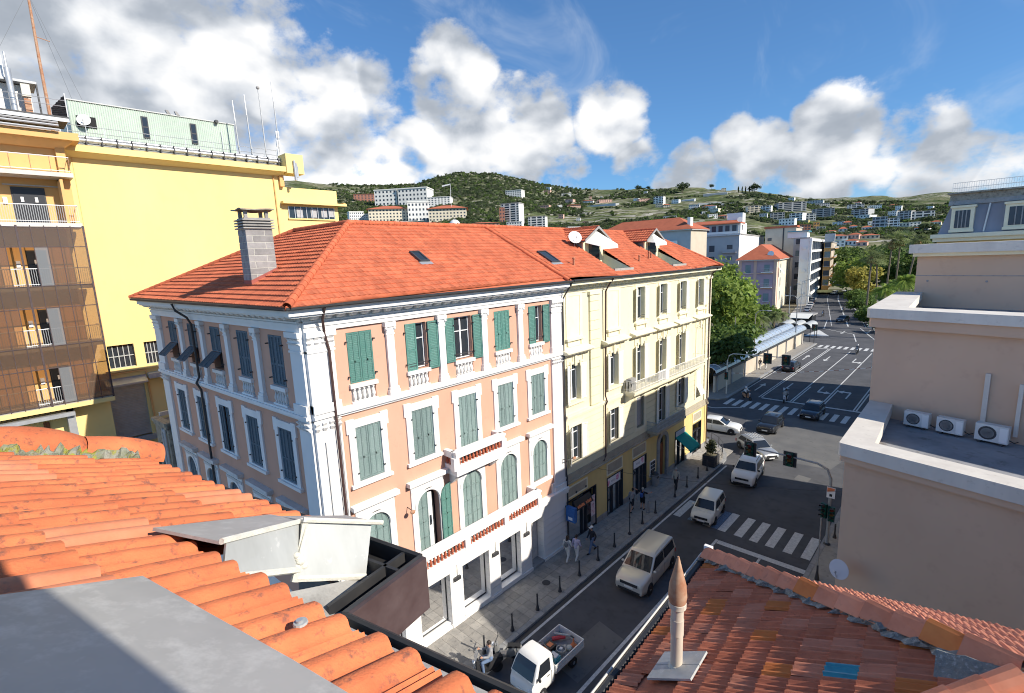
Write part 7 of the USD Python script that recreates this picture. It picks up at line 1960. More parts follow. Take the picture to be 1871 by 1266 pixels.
def palm(name, label, loc, h, fr_len, nf, mat, r, seed, fan=False, skirt=0, group=None, lean=(0, 0)):
 t = Thing(name, label, 'palm tree', loc, 0, group, local=True)
 R_ = np.random.default_rng(seed)
 top = np.array([lean[0], lean[1], h])
 zz = np.linspace(-.5, h, 14)
 pts = [np.array([lean[0] * (z / h) ** 1.5 if z > 0 else 0, lean[1] * (z / h) ** 1.5 if z > 0 else 0, z]) for z in zz]
 MB().tube(pts, [r * (1.25 if i == 0 else 1.0 - .25 * i / 13) for i in range(14)], 9).build('trunk', 'palm_bark', t)
 m = MB()
 for k in range(nf):
  a = 2 * PI * k / nf * 2.4 + R_.normal(0, .15)
  el = R_.uniform(-.5, 1.25) if not fan else R_.uniform(-.45, 1.2)
  L = fr_len * R_.uniform(.85, 1.1)
  dh = np.array([math.cos(a), math.sin(a), 0])
  s_ = np.linspace(0, 1, 8)
  droop = (.75 if not fan else .35)
  P = [top + dh * (L * s * math.cos(el) * (1 - .15 * s)) + np.array([0, 0, L * (s * math.sin(el) - droop * s * s * (.9 if el > 0 else .5))]) for s in s_]
  P = np.array(P)
  m.tube(P, np.linspace(.045, .012, 8) * (fr_len / 3.0), 4, cap=False)
  sd = np.cross(dh, [0, 0, 1])
  if not fan:
   for i in range(1, 7):
    for q in (0, .5):
     c = P[i] + (P[i + 1] - P[i]) * q
     ll_ = fr_len * .24 * math.sin(PI * min(.97, (i + q) / 7.2 + .12))
     fw = (P[i + 1] - P[i]); fw /= np.linalg.norm(fw) + 1e-9
     for sg in (-1, 1):
      tip = c + sd * sg * ll_ * .85 + fw * ll_ * .5 - np.array([0, 0, ll_ * .35])
      m.poly([c - fw * .05 * fr_len / 3, c + fw * .07 * fr_len / 3, tip])
  else:
   c = P[5]; fw = P[7] - P[4]; fw /= np.linalg.norm(fw)
   for q in range(9):
    an = (q - 4) * .34
    tip = c + (fw * math.cos(an) + sd * math.sin(an)) * fr_len * .48 - np.array([0, 0, .10 * fr_len * abs(q - 4) / 4 + .05 * fr_len])
    w = sd * math.cos(an) - fw * math.sin(an)
    m.poly([c - w * .03, c + w * .03, tip + w * .02 * fr_len, tip - w * .02 * fr_len])
 m.build('crown', mat, t)
 if skirt:
  m = MB()
  for k in range(46):
   a = R_.uniform(0, 2 * PI)
   z0 = h - .1 - R_.uniform(0, skirt * .8)
   d = np.array([math.cos(a), math.sin(a), 0])
   base = top * 0 + np.array([lean[0], lean[1], z0]) + d * r * .6
   tip = base + d * R_.uniform(.5, 1.0) + np.array([0, 0, -R_.uniform(.8, 1.5)])
   sd = np.cross(d, [0, 0, 1]) * .3
   m.poly([base - sd * .3, base + sd * .3, tip + sd, tip - sd])
  m.build('dead_fronds', 'palm_skirt', t)
 return t
def gp(px, dep, z=0.0):
 return ground_point(px, dep, z)
Tm = tree('park_tree', 'tall bright green tree right behind the corner of the cream palazzo', gp(1322, 88), rlobes(9, 12, 3.5, 7, 1), 2600, .38, 'leaf_bright', .28, 4.5, 1, limbs=5)
copy_thing(Tm, gp(1338, 108), 1.1, 'second bright green park tree, before the lilac house', scale=.95)
copy_thing(Tm, gp(1310, 120), 2.2, 'bright green park tree farther behind the cream palazzo corner', scale=(1.0, 1.0, 1.15))
Td = tree('park_tree', 'dark leafy tree on the park lawn in the shade', gp(1325, 78), rlobes(9, 6, 2.2, 6, 2), 2200, .36, 'leaf_mid', .25, 3.0, 2, limbs=4)
copy_thing(Td, gp(1306, 72), .7, 'low dark tree at the edge of the cream palazzo, lower left of the park', scale=.9)
copy_thing(Td, gp(1352, 92), 1.7, 'dark bush tree left of the nearest date palm', scale=(.8, .8, .7))
copy_thing(Td, gp(1395, 118), 2.9, 'dark rounded tree below the lilac house', scale=(.8, .8, .8))
palm('date_palm', 'date palm with arching fronds, left one of the park lawn', gp(1343, 84), 5.2, 3.6, 46, 'leaf_palm', .30, 3)
palm('date_palm', 'date palm with arching fronds, on the lawn before the lilac house', gp(1380, 92), 6.6, 3.6, 48, 'leaf_palm', .30, 4)
palm('date_palm', 'small date palm with dark trunk beside the road lamp', gp(1412, 108), 4.6, 3.0, 34, 'leaf_palm', .38, 5)
palm('date_palm', 'small date palm at the far end of the lawn', gp(1428, 112), 4.2, 2.6, 30, 'leaf_palm', .34, 6)
for k, (px, dep, h, ln, lab) in enumerate(((1582, 138, 17.5, (.3, 0), 'leftmost tall fan palm of the right park'), (1600, 150, 18.2, (-.8, 0), 'slim fan palm second from the left in the right park'), (1616, 150, 20.5, (.5, .2), 'tall fan palm third from the left, clean pale trunk'), (1632, 150, 21.5, (.3, 0), 'tallest fan palm of the right park, shaggy brown skirt'), (1648, 140, 21.0, (2.2, .5), 'leaning tall fan palm at the right of the park group'))):
 palm('fan_palm', lab, gp(px, dep), cam_point(px, (468, 470, 440, 436, 440)[k], dep)[2], 3.1, 44, 'leaf_palm', .27, 20 + k, fan=True, skirt=1.6 if k in (2, 3) else .8, lean=ln)
Tr = tree('park_tree', 'broad yellow green tree left in the right park, beside the road', gp(1560, 190), rlobes(14, 13, 2.5, 8, 6), 2600, .55, 'leaf_bright', .35, 5, 6, limbs=5)
tree('park_tree', 'yellowing tree low beside the far road', gp(1572, 165), rlobes(9, 11, 1.5, 7, 16), 1800, .45, 'leaf_yellow', .3, 3.5, 16, limbs=4)
Ts = tree('park_tree', 'dark green tree behind the fan palms of the right park', gp(1660, 185), rlobes(16, 15, 2, 8, 7), 3000, .6, 'leaf_mid', .4, 5, 7, limbs=5)
copy_thing(Ts, gp(1600, 215), 1.0, 'dark green tree far back between road and fan palms')
copy_thing(Ts, gp(1545, 240), 2.2, 'dark green tree at the bend of the far road', scale=1.1)
copy_thing(Ts, gp(1630, 210), 3.0, 'large dark green tree behind the tallest fan palm', scale=1.15)
copy_thing(Ts, gp(1690, 170), 4.0, 'dark green tree at the right edge of the park, by the peach block', scale=.95)
copy_thing(Ts, gp(1532, 262), 5.0, 'dark green tree standing left beside the far road', scale=(.9, .9, 1.1))
tree('norfolk_pine', 'tall dark layered conifer behind the leaning fan palm', gp(1680, 175), [(0, 0, 8 + 2.4 * k, 6.0 - .48 * k, 6.0 - .48 * k, .75) for k in range(9)], 2600, .5, 'leaf_dark', .4, 24, 8, limbs=0, cat='conifer')
for k, (px, dep, h, lab) in enumerate(((1610, 112, 4.8, 'low bright date palm in front of the fan palms, left one'), (1645, 100, 5.6, 'low bright date palm in front of the fan palms, by the peach block'), (1628, 122, 6.2, 'date palm between the two low bright ones'))):
 palm('date_palm', lab, gp(px, dep), cam_point(px, (528, 512, 520)[k], dep)[2], 4.0, 54, 'leaf_bright', .35, 40 + k)
Tb = tree('shrub', 'dark shrub at the park edge beside the road', gp(1585, 128), rlobes(5, 3.2, .2, 6, 9), 1100, .26, 'leaf_mid', .1, .8, 9, limbs=2, cat='shrub')
for k, (px, dep, sc, lab) in enumerate(((1575, 145, 1.3, 'shrub beside the road left of the fan palms'), (1600, 120, 1.2, 'shrub below the leftmost fan palm'), (1568, 160, 1.5, 'shrub at the far left of the right park edge'), (1612, 108, .9, 'shrub near the flower bed of the right park'), (1652, 128, 1.7, 'shrub close to the peach block'))):
 copy_thing(Tb, gp(px, dep), k * 1.3, lab, scale=sc)
bed = Thing('flower_bed', 'round raised flower bed with a white rim at the right of the road', 'flower bed', gp(1608, 116))
MB().lathe([(2.6, 0), (2.6, .5), (2.3, .55), (2.2, .3), (.01, .5)], bed.loc, 20).build('rim', 'wall_white', bed)
v, f = leaf_cloud([(bed.loc[0], bed.loc[1], .5, 2.0, 2.0, .5)], 300, .2, 31)
MB().add(v, f).build('plants', 'leaf_mid', bed)
for k, (u, v_, lab) in enumerate(((1247, 349, 'large dark pine crowning the middle ridge'), (1300, 347, 'umbrella pine on the skyline right of the dark pine'), (1166, 346, 'pair of small trees on the skyline above the terraces'), (1378, 350, 'round dark tree grove on the right ridge'), (1185, 345, 'single tree on the skyline of the middle ridge'), (1480, 367, 'dark tree beside the white house on the right ridge'))):
 p = hit(u, v_ + 3)
 if p is None: continue
 dep = (CR @ (p - EYE))[2]
 sc = (22, 9, 12, 20, 9, 10)[k] * dep / FPX
 tree('hilltop_tree', lab, (p[0], p[1], terrain(p[0], p[1])), rlobes(sc, sc * .75, sc * .15 if k != 1 else sc * .8, 6, 50 + k), 420, sc * .06, 'leaf_dark', sc * .03, sc * .5, 50 + k, limbs=3)
for k, u in enumerate((1349, 1356, 1362, 1369)):
 p = hit(u, 352)
 if p is not None:
  tree('cypress', ['leftmost slender cypress on the right ridge', 'second slender cypress on the right ridge', 'third slender cypress on the right ridge', 'cypress nearest the round grove on the right ridge'][k], (p[0], p[1], terrain(p[0], p[1])), [(0, 0, 7, 1.3, 1.3, 7)], 200, .8, 'leaf_dark', .3, 4, 60 + k, limbs=0, cat='conifer')
protos = []
hs_path = '/World/hillside_trees'
pi = UsdGeom.PointInstancer.Define(stage, hs_path)
for k, mt in enumerate(('leaf_dark', 'leaf_mid', 'leaf_olive', 'leaf_olive', 'leaf_dark')):
 v, f = leaf_cloud(rlobes(2.0, 1.5, 0, 5, 70 + k), 90, .26, 70 + k, shell=.6)
 s_ = MB().add(v, f)
 core = trimesh.creation.icosphere(1, .62); core.vertices = core.vertices * [1.1, 1.1, .8] + [0, 0, .62]
 s_.tri(core)
 p = s_.build(f'tree_clump', mt, hs_path)
 protos.append(p)
pi.CreatePrototypesRel().SetTargets([Sdf.Path(p) for p in protos])
r = np.random.default_rng(11)
N = 34000
az = r.uniform(-1.12, .30, N * 2); d = np.exp(r.uniform(math.log(300), math.log(1950), N * 2))
x, y = d * np.sin(az), d * np.cos(az)
dens = meshkit.fbm(np.stack([x / 90, y / 90, 0 * x], -1), 4, 21)
forest = np.clip((1100 - np.abs(np.degrees(az) + 48) * 60) / 600, 0, 1) * np.clip((d - 700) / 400, 0, 1)
keep = (dens + .25 * forest > .52)
x, y, d = x[keep][:N], y[keep][:N], d[keep][:N]
z = terrain(x, y)
ok = z > .5
x, y, z, d = x[ok], y[ok], z[ok], d[ok]
n_ = len(x)
sc = r.uniform(1.3, 3.6, n_) * np.interp(d, [300, 900, 1900], [.8, 1.0, 1.45])
pi.CreateProtoIndicesAttr(Vt.IntArray.FromNumpy(r.integers(0, 5, n_).astype(np.int32)))
pi.CreatePositionsAttr(Vt.Vec3fArray.FromNumpy(np.stack([x, y, z - .4 * sc], -1).astype(np.float32)))
pi.CreateScalesAttr(Vt.Vec3fArray.FromNumpy((sc[:, None] * r.uniform(.8, 1.25, (n_, 3))).astype(np.float32)))
qa = r.uniform(0, 2 * PI, n_)
pi.CreateOrientationsAttr(Vt.QuathArray([Gf.Quath(float(math.cos(a / 2)), 0, 0, float(math.sin(a / 2))) for a in qa]))
tag(pi.GetPrim(), 'green trees and scrub covering the hillsides behind the town', 'trees', None, 'stuff')
# ------------------------------------------------------------------ vehicles
for nm, c, r_, m_, ct in (('car_white', (.70, .70, .68), .3, 0, .6), ('car_silver', (.42, .42, .41), .3, .5, .5), ('car_champagne', (.56, .53, .47), .3, .3, .5), ('car_dark', (.025, .03, .045), .25, .2, .7), ('car_black', (.015, .016, .02), .25, .1, .7), ('car_cream', (.66, .65, .58), .3, 0, .5)):
 M(nm, c, None, rough=r_, metal=m_, coat=ct, objspace=True)
M('tyre', (.018, .018, .02), None, rough=.85)
M('rim', (.45, .46, .48), None, rough=.3, metal=.7)
M('car_glass', (.018, .022, .028), None, rough=.03, spec=.7)
M('black_plastic', (.025, .025, .027), None, rough=.6)
M('lamp_clear', (.70, .72, .75), None, rough=.12, spec=.8)
M('lamp_red', (.35, .015, .015), None, rough=.2)
M('lamp_amber', (.60, .30, .10), None, rough=.2)
M('plate_white', (.72, .72, .70), None, rough=.4)
def loft(rings, cap=True):
 R_ = np.asarray(rings, float); k, n = R_.shape[:2]
 f = [(i * n + j, i * n + (j + 1) % n, (i + 1) * n + (j + 1) % n, (i + 1) * n + j) for i in range(k - 1) for j in range(n)]
 m = MB().add(R_.reshape(-1, 3), f)
 if cap:
  for i in (0, k - 1):
   m.add(R_[i], [(0, j, j + 1) for j in range(1, n - 1)])
 return m
def car(name, label, loc, head, L=4.2, W=1.78, H=1.5, hood=1.05, ws=.75, rear=.35, tail=.15, belt=.92, hoodz=.92, nose=.78, body='car_white', clad=None, rails=None, wheel=.31, cat='car', deck=None, tumble=.16, facing_lamps=True, group=None):
 """x forward. hood: length of the bonnet; ws: windscreen run; rear: run of the rear glass; tail: boot length (deck height if given)."""
 t = Thing(name, label, cat, loc, head, group, local=True)
 h = L / 2
 zs = .22
 xs = [(-h, belt * .80 if deck is None else deck * .82), (-h + .06, belt * .97 if deck is None else deck), (-h + .35, belt if deck is None else deck + .02), (-h + .9, belt + .02), (0, belt), (h - hood - .05, belt - .01), (h - hood + .25, hoodz + .02), (h - .45, hoodz - .03), (h - .16, nose + .04), (h - .02, nose - .12), (h, nose - .28)]
 rings = []
 for x, zt in xs:
  e = max(0, (abs(x) - (h - .55)) / .55)
  w = W / 2 * (1 - .13 * e ** 2.2)
  zl = zs + (.10 * e if x < 0 else .08 * e)
  cr = .045 if x > 0 else .02
  half = [(w * .93, zl), (w, zl + .16), (w, .55), (w * .985, zt - .13), (w * .94, zt - .03), (w * .78, zt + .01), (w * .4, zt + cr * .7), (0, zt + cr)]
  rings.append([(x, y, z) for y, z in half] + [(x, -y, z) for y, z in half[-2::-1]])
 loft(rings).build('body', body, t, smooth=38)
 a0, a1 = h - hood, h - hood - ws
 b0, b1 = -h + tail, -h + tail + rear
 wb, wt = W / 2 * .955, W / 2 * (.955 - tumble)
 zb, zr = belt - .04, H
 st = [(a0, zb, wb, .0), (a0 - ws * .5, zb + (zr - .04 - zb) * .5, wb - (wb - wt) * .5, .0), (a1, zr - .04, wt, .006), (a1 - .25, zr - .005, wt, .035), ((a1 + b1) / 2, zr, wt, .035), (b1 + .2, zr - .01, wt, .03), (b1, zr - .05, wt, .006), ((b0 + b1) / 2, zb + (zr - .05 - zb) * .5, wb - (wb - wt) * .5, .0), (b0, zb, wb, .0)]
 R_ = []
 for x, z, w, c in st:
  f_ = (z - zb) / (zr - zb)
  half = [(wb, zb - .02), (wb - (wb - w) * .5, zb + (z - zb) * .5), (w, max(zb, z - .05)), (w - .06, z - .008), (w * .5, z + c * .7), (0, z + c)]
  R_.append([(x, y, q) for y, q in half] + [(x, -y, q) for y, q in half[-2::-1]])
 loft(R_).build('cabin', body, t, smooth=38)
 def side_pt(x, f_, sg, off=.012):
  y = wb - (wb - wt) * f_
  return (x, sg * (y + off), zb + (zr - .05 - zb) * f_)
 lo, hi = .12, .90
 def xf(f_): return a0 - ws * f_
 def xr(f_): return b0 + rear * f_
 zr_ = zr; zr = zr - .04
 n1 = np.array([zr - zb, 0, ws]); n1 /= np.linalg.norm(n1)
 for sg, nm in ((1, 'windscreen'),):
  pts = [(xf(lo) , -(wb - (wb - wt) * lo) + .08, zb + (zr - zb) * lo), (xf(lo), (wb - (wb - wt) * lo) - .08, zb + (zr - zb) * lo), (xf(hi), (wb - (wb - wt) * hi) - .10, zb + (zr - zb) * hi), (xf(hi), -(wb - (wb - wt) * hi) + .10, zb + (zr - zb) * hi)]
  mid0 = np.array([xf(lo), 0, zb + (zr - zb) * lo]); mid1 = np.array([xf(hi), 0, zb + (zr - zb) * hi])
  P = [np.array(p) + n1 * .016 for p in pts]; m0, m1 = mid0 + n1 * .022, mid1 + n1 * .022
  MB().poly([P[0], m0, m1, P[3]]).poly([m0, P[1], P[2], m1]).build(nm, 'car_glass', t)
 n2 = np.array([-(zr - zb), 0, rear]); n2 /= np.linalg.norm(n2)
 pts = [(xr(.25), -(wb - (wb - wt) * .25) + .1, zb + (zr - zb) * .25), (xr(.25), (wb - (wb - wt) * .25) - .1, zb + (zr - zb) * .25), (xr(hi), (wb - (wb - wt) * hi) - .10, zb + (zr - zb) * hi), (xr(hi), -(wb - (wb - wt) * hi) + .10, zb + (zr - zb) * hi)]
 MB().poly([np.array(p) + n2 * .025 for p in pts]).build('rear_window', 'car_glass', t)
 zr = zr_
 xm = (a0 + b0) / 2 - .05
 for sg in (-1, 1):
  fw = [side_pt(xm + .04, lo, sg), side_pt(xf(lo) - .16, lo, sg), side_pt(xf(.88) - .10, .88, sg), side_pt(xm + .04, .88, sg)]
  rw = [side_pt(xr(lo) + .22, lo, sg), side_pt(xm - .04, lo, sg), side_pt(xm - .04, .88, sg), side_pt(xr(.88) + .14, .88, sg)]
  MB().poly(fw).build('side_window', 'car_glass', t)
  MB().poly(rw).build('side_window', 'car_glass', t)
  for x in (xm, xf(lo) - .05, xr(lo) + .35):
   MB().box(x - .006, x + .006, sg * (W / 2) - .004, sg * (W / 2) + .004, .42, belt - .16).build('door_gap', 'black_plastic', t)
  for x in (xm - .22, xm + .85 * 0 + .72):
   if x < a0 - .2:
    MB().box(x, x + .17, sg * W / 2 - .01, sg * (W / 2 + .018), belt - .22, belt - .19).build('door_handle', 'black_plastic' if clad else body, t)
  y = sg * (wb + .10)
  MB().ball((a0 - .32, y, belt + .07), .11, 1, (.7, .9, .75)).build('wing_mirror', 'black_plastic' if clad else body, t)
  if clad:
   MB().box(-h + .15, h - .2, sg * W / 2 - .02, sg * (W / 2 + .012), .24, .42).build('sill_cladding', 'black_plastic', t)
 xw = (h - .78, -h + .72)
 for x in xw:
  for sg in (-1, 1):
   MB().lathe([(.0, .02), (wheel * 1.17, .02), (wheel * 1.17, -.05)], (x, sg * (W / 2 - .015) if sg > 0 else sg * (W / 2 - .015) , wheel + .02), 16, 'y').build('wheel_arch', 'black_plastic', t)
   wl = t.sub('wheel')
   y0 = sg * (W / 2 - .10)
   d = [(.6 * wheel, -.1), (wheel * .96, -.1), (wheel, -.06), (wheel, .08), (wheel * .95, .115), (wheel * .66, .12)]
   MB().lathe(d if sg > 0 else [(a, -b) for a, b in d], (x, y0 + sg * .02, wheel), 18, 'y').build('tyre', 'tyre', wl, smooth=40)
   d = [(wheel * .67, .10), (wheel * .60, .085), (wheel * .2, .12), (.0, .125)]
   m = MB().lathe(d if sg > 0 else [(a, -b) for a, b in d], (x, y0 + sg * .02, wheel), 18, 'y')
   m.build('rim', 'rim', wl)
   for k in range(5):
    a = 2 * PI * k / 5
    c = np.array([x + math.cos(a) * wheel * .42, y0 + sg * .135, wheel + math.sin(a) * wheel * .42])
    MB().ball(c, wheel * .10, 1, (1, .15, 1)).build('rim_hole', 'black_plastic', wl)
 MB().box(h - .05, h + .012, -W * .28, W * .28, nose - .26, nose - .10).build('grille', 'black_plastic', t)
 MB().box(h - .06, h + .015, -W * .36, W * .36, .28, .42).build('lower_grille', 'black_plastic', t)
 MB().box(h + .012, h + .03, -.26, .26, nose - .40, nose - .29).build('number_plate', 'plate_white', t)
 for sg in (-1, 1):
  y0, y1 = sg * W * .30, sg * W * .455
  MB().hexa([(h - .06, y0, nose - .20), (h - .22, y1, nose - .18), (h - .26, y1, nose - .18), (h - .14, y0, nose - .20)], [(h - .05, y0, nose - .05), (h - .24, y1, nose + .0), (h - .40, y1, nose + .03), (h - .18, y0, nose + .01)]).build('headlight', 'lamp_clear', t)
  MB().box(-h - .012, -h + .10, sg * W * .36 if sg > 0 else -W * .46, W * .46 if sg > 0 else -W * .36, belt - .38, belt - .10).build('tail_light', 'lamp_red', t)
 MB().box(-h - .02, -h + .02, -W * .40, W * .40, .28, .44).build('rear_bumper', 'black_plastic', t)
 MB().box(-h - .015, -h, -.26, .26, .60, .71).build('number_plate', 'plate_white', t)
 if rails:
  for sg in (-1, 1):
   y = sg * (wt - .08)
   MB().tube([(a1 - .15, y, zr + .02), (a1 - .3, y, zr + .085), (b1 + .35, y, zr + .085), (b1 + .15, y, zr + .02)], .022, 6).build('roof_rail', rails, t)
 return t
D90 = -PI / 2
v = car('passenger_van', 'large white people carrier with black grille driving down the street, nearest car after the truck', (-13.0, 24.5, 0), D90 + .06, L=4.6, W=1.86, H=1.83, hood=.95, ws=.85, rear=.22, tail=.06, belt=1.10, hoodz=1.06, nose=.92, body='car_champagne', rails='car_champagne', wheel=.33, cat='van', tumble=.13)
car('small_car', 'small white boxy hatchback standing on the zebra crossing', (-12.95, 33.55, 0), D90 + .10, L=3.55, W=1.58, H=1.54, hood=.72, ws=.62, rear=.22, tail=.06, belt=.95, hoodz=.90, nose=.78, body='car_cream', wheel=.28)
car('sport_utility_car', 'white high riding car with dark cladding following the small hatchback', (-12.85, 41.6, 0), D90 + .10, L=4.3, W=1.82, H=1.66, hood=1.1, ws=.75, rear=.35, tail=.10, belt=1.05, hoodz=1.04, nose=.90, body='car_white', clad=True, rails='black_plastic', wheel=.35)
w_ = car('estate_car', 'old silver estate car with a rack on its roof, turning at the crossroads', (-14.0, 47.6, 0), -.68, L=4.4, W=1.70, H=1.42, hood=1.15, ws=.85, rear=.5, tail=.15, belt=.86, hoodz=.84, nose=.70, body='car_silver', rails='iron_grey')
for x in (-.15, -.75):
 MB().box(x - .03, x + .03, -.6, .6, 1.50, 1.54).build('rack_bar', 'iron_grey', w_)
for y in (-.5, -.25, 0, .25, .5):
 MB().box(-1.2, .1, y - .015, y + .015, 1.54, 1.57).build('rack_slat', 'frame_white', w_)
car('hatchback', 'dark grey hatchback waiting behind the old silver estate car', (-15.0, 55.2, 0), D90 + .02, L=4.2, W=1.78, H=1.5, body='car_black')
car('saloon_car', 'white modern car coming out of the side street by the cream palazzo', (-19.0, 51.6, 0), .12, L=4.3, W=1.78, H=1.45, hood=1.1, ws=.95, rear=.7, tail=.12, belt=.95, hoodz=.92, body='car_white')
car('dark_car', 'dark blue car with lights stopping on the second zebra crossing', (-12.65, 62.4, 0), D90, L=4.2, W=1.80, H=1.52, body='car_dark', rails='iron_grey')
car('dark_car', 'dark estate car driving away beside the canopy wall', (-20.7, 85.8, 0), PI / 2, L=4.5, W=1.78, H=1.48, rear=.5, body='car_black')
car('dark_car', 'dark blue car coming on the far road beyond the third zebra crossing', (-24.9, 149, 0), D90 - .17, L=4.3, W=1.8, H=1.5, body='car_dark')
car('dark_car', 'dark car at the right edge of the far road by the shrubs', (-22.6, 160, 0), D90 - .3, L=4.3, W=1.8, H=1.5, body='car_black')
pk = car('parked_car', 'silver car parked on the left of the far road, nearest of the parked row', (-37.2, 168, 0), PI / 2 + .17, L=4.0, W=1.7, H=1.5, body='car_silver')
for k, (x, y, lab, bm) in enumerate(((-38.6, 176, 'white car second in the parked row of the far road', 'car_white'), (-40, 184.5, 'white car third in the parked row of the far road', 'car_white'), (-41.6, 193, 'dark car fourth in the parked row of the far road', 'car_dark'), (-43.2, 201.5, 'silver car at the far end of the parked row', 'car_silver'))):
 car('parked_car', lab, (x, y, 0), PI / 2 + .17, L=4.0, W=1.7, H=1.5, body=bm)
for k, (px, dep, lab, bm) in enumerate(((1525, 200, 'leftmost white car waiting at the far lights', 'car_white'), (1533, 204, 'middle car waiting at the far lights', 'car_silver'), (1541, 200, 'rightmost white car waiting at the far lights', 'car_white'), (1530, 250, 'pale car far up the road under the trees', 'car_white'), (1538, 262, 'dark car far up the road under the trees', 'car_dark'))):
 car('distant_car', lab, gp(px, dep), D90 - .17, L=4.2, W=1.75, H=1.5, body=bm)
MB().box(0, 1, 0, 1, 0, 1) if False else None
tk = Thing('small_truck', 'small white open truck loaded with tools, at the bottom of the picture', 'truck', (-12.95, 15.15, 0), D90 - .02, local=True)
h = 1.78
rings = []
for x, zt in ((h - 1.42, 1.02), (h - .5, 1.02), (h - .12, .98), (h - .02, .80), (h, .55), (h - .03, .32)):
 w = .70 * (1 - .07 * max(0, (x - (h - .4)) / .4))
 half = [(w * .95, .28), (w, .42), (w, zt - .1), (w * .96, zt), (0, zt + .01)]
 rings.append([(x, y, z) for y, z in half] + [(x, -y, z) for y, z in half[-2::-1]])
loft(rings).build('cab_body', 'car_white', tk, smooth=38)
R_ = []
for x, z, w in ((h - .10, 1.0, .68), (h - .32, 1.42, .64), (h - .52, 1.70, .60), (h - .75, 1.765, .59), (h - 1.2, 1.76, .59), (h - 1.40, 1.70, .60), (h - 1.44, 1.0, .68)):
 half = [(.68, .98), (w, max(.98, z - .05)), (w - .07, z), (0, z + .02)]
 R_.append([(x, y, q) for y, q in half] + [(x, -y, q) for y, q in half[-2::-1]])
loft(R_).build('cab', 'car_white', tk, smooth=38)
MB().poly([(h - .085, -.61, 1.07), (h - .085, .61, 1.07), (h - .285, .57, 1.40), (h - .285, -.57, 1.40)]).poly([(h - .285, -.57, 1.40), (h - .285, .57, 1.40), (h - .475, .53, 1.66), (h - .475, -.53, 1.66)]).build('windscreen', 'car_glass', tk)
for sg in (-1, 1):
 MB().poly([(h - 1.2, sg * .695, 1.05), (h - .35, sg * .695, 1.05), (h - .62, sg * .635, 1.62), (h - 1.2, sg * .635, 1.62)]).build('side_window', 'car_glass', tk)
 MB().box(h - 1.24, h - 1.22, sg * .70 - .006, sg * .70 + .006, .4, 1.0).build('door_gap', 'black_plastic', tk)
 MB().box(h - 1.1, h - .95, sg * .70 - .01, sg * .70 + .015, .86, .89).build('door_handle', 'black_plastic', tk)
 MB().ball((h - .35, sg * .80, 1.15), .10, 1, (.6, .8, 1)).build('wing_mirror', 'black_plastic', tk)
 MB().lathe([(0, .02), (.09, .02), (.10, 0)], (h - .02, sg * .46, .66), 12, 'x').build('headlight', 'lamp_clear', tk)
 for x, r_ in ((h - .62, .26), (-h + .72, .26)):
  wl = tk.sub('wheel')
  d = [(.14, -.08), (r_, -.07), (r_, .06), (.24, .08), (.17, .085)]
  MB().lathe(d if sg > 0 else [(a, -b) for a, b in d], (x, sg * .62, r_), 16, 'y').build('tyre', 'tyre', wl)
  d = [(.175, .07), (.06, .09), (0, .10)]
  MB().lathe(d if sg > 0 else [(a, -b) for a, b in d], (x, sg * .62, r_), 14, 'y').build('rim', 'rim', wl)
MB().box(h + .0, h + .02, -.26, .26, .38, .49).build('number_plate', 'plate_white', tk)
MB().box(-h, h - 1.48, -.72, .72, .62, .70).build('load_floor', 'stone_grey', tk)
MB().box(-h + .1, h - .3, -.35, -.25, .4, .62).box(-h + .1, h - .3, .25, .35, .4, .62).build('chassis', 'black_plastic', tk, kind='stuff')
for sg in (-1, 1):
 MB().box(-h, h - 1.48, sg * .74 - .02, sg * .74 + .02, .66, 1.06).build('drop_side', 'car_white', tk)
 for z in (.76, .90):
  MB().box(-h + .03, h - 1.5, sg * .765 - .006, sg * .765 + .006, z - .02, z + .02).build('side_rib', 'ac_white', tk)
MB().box(-h - .03, -h + .01, -.74, .74, .66, 1.06).build('tail_board', 'car_white', tk)
MB().box(h - 1.5, h - 1.46, -.72, .72, .66, 1.08).build('head_board', 'car_white', tk)
MB().tube([(h - 1.47, -.66, 1.05), (h - 1.5, -.62, 1.5), (h - 1.5, 0, 1.78), (h - 1.5, .62, 1.5), (h - 1.47, .66, 1.05)], .02, 6).build('guard_hoop', 'iron', tk)
TR = Frame((-12.95, 15.15, 0), (math.cos(D90 - .02), math.sin(D90 - .02), 0), (-math.sin(D90 - .02), math.cos(D90 - .02), 0))
def cargo(name, label, cat, fn):
 t_ = Thing(name, label, cat, TR((-.6, 0, .7)))
 fn(t_)
def f1(t_): MB(TR).box(-.35, -.0, .05, .5, .70, 1.0).build('body', 'teal_tile', t_); MB(TR).box(-.30, -.05, .12, .44, 1.0, 1.05).build('lid', 'frame_white', t_)
cargo('crate', 'teal plastic crate with white lid right behind the truck cab', 'crate', f1)
def f2(t_): MB(TR).box(-.28, .15, -.45, .02, .70, .98).build('body', 'tile_salmon', t_); MB(TR).box(-.24, .12, -.4, -.02, .98, 1.01).build('lid', 'tile_salmon', t_)
cargo('crate', 'salmon red box on the truck bed behind the cab', 'crate', f2)
def f3(t_): MB(TR).box(-.80, -.35, -.55, -.1, .70, .95).build('body', 'sign_dark', t_); MB(TR).box(-.7, -.45, -.45, -.2, .95, .97).build('strap', 'letter_orange', t_)
cargo('tool_box', 'dark tool box with orange strap in the middle of the truck bed', 'tool box', f3)
def f4(t_):
 MB(TR).lathe([(.18, .0), (.22, .12), (.23, .26), (.20, .26), (.19, .1), (0, .06)], (-.72, .22, .70), 16).build('bowl', 'iron_grey', t_)
 MB(TR).box(-.80, -.66, .15, .28, .95, .98).build('paper', 'frame_white', t_)
cargo('bucket', 'round grey metal bucket on the truck bed', 'bucket', f4)
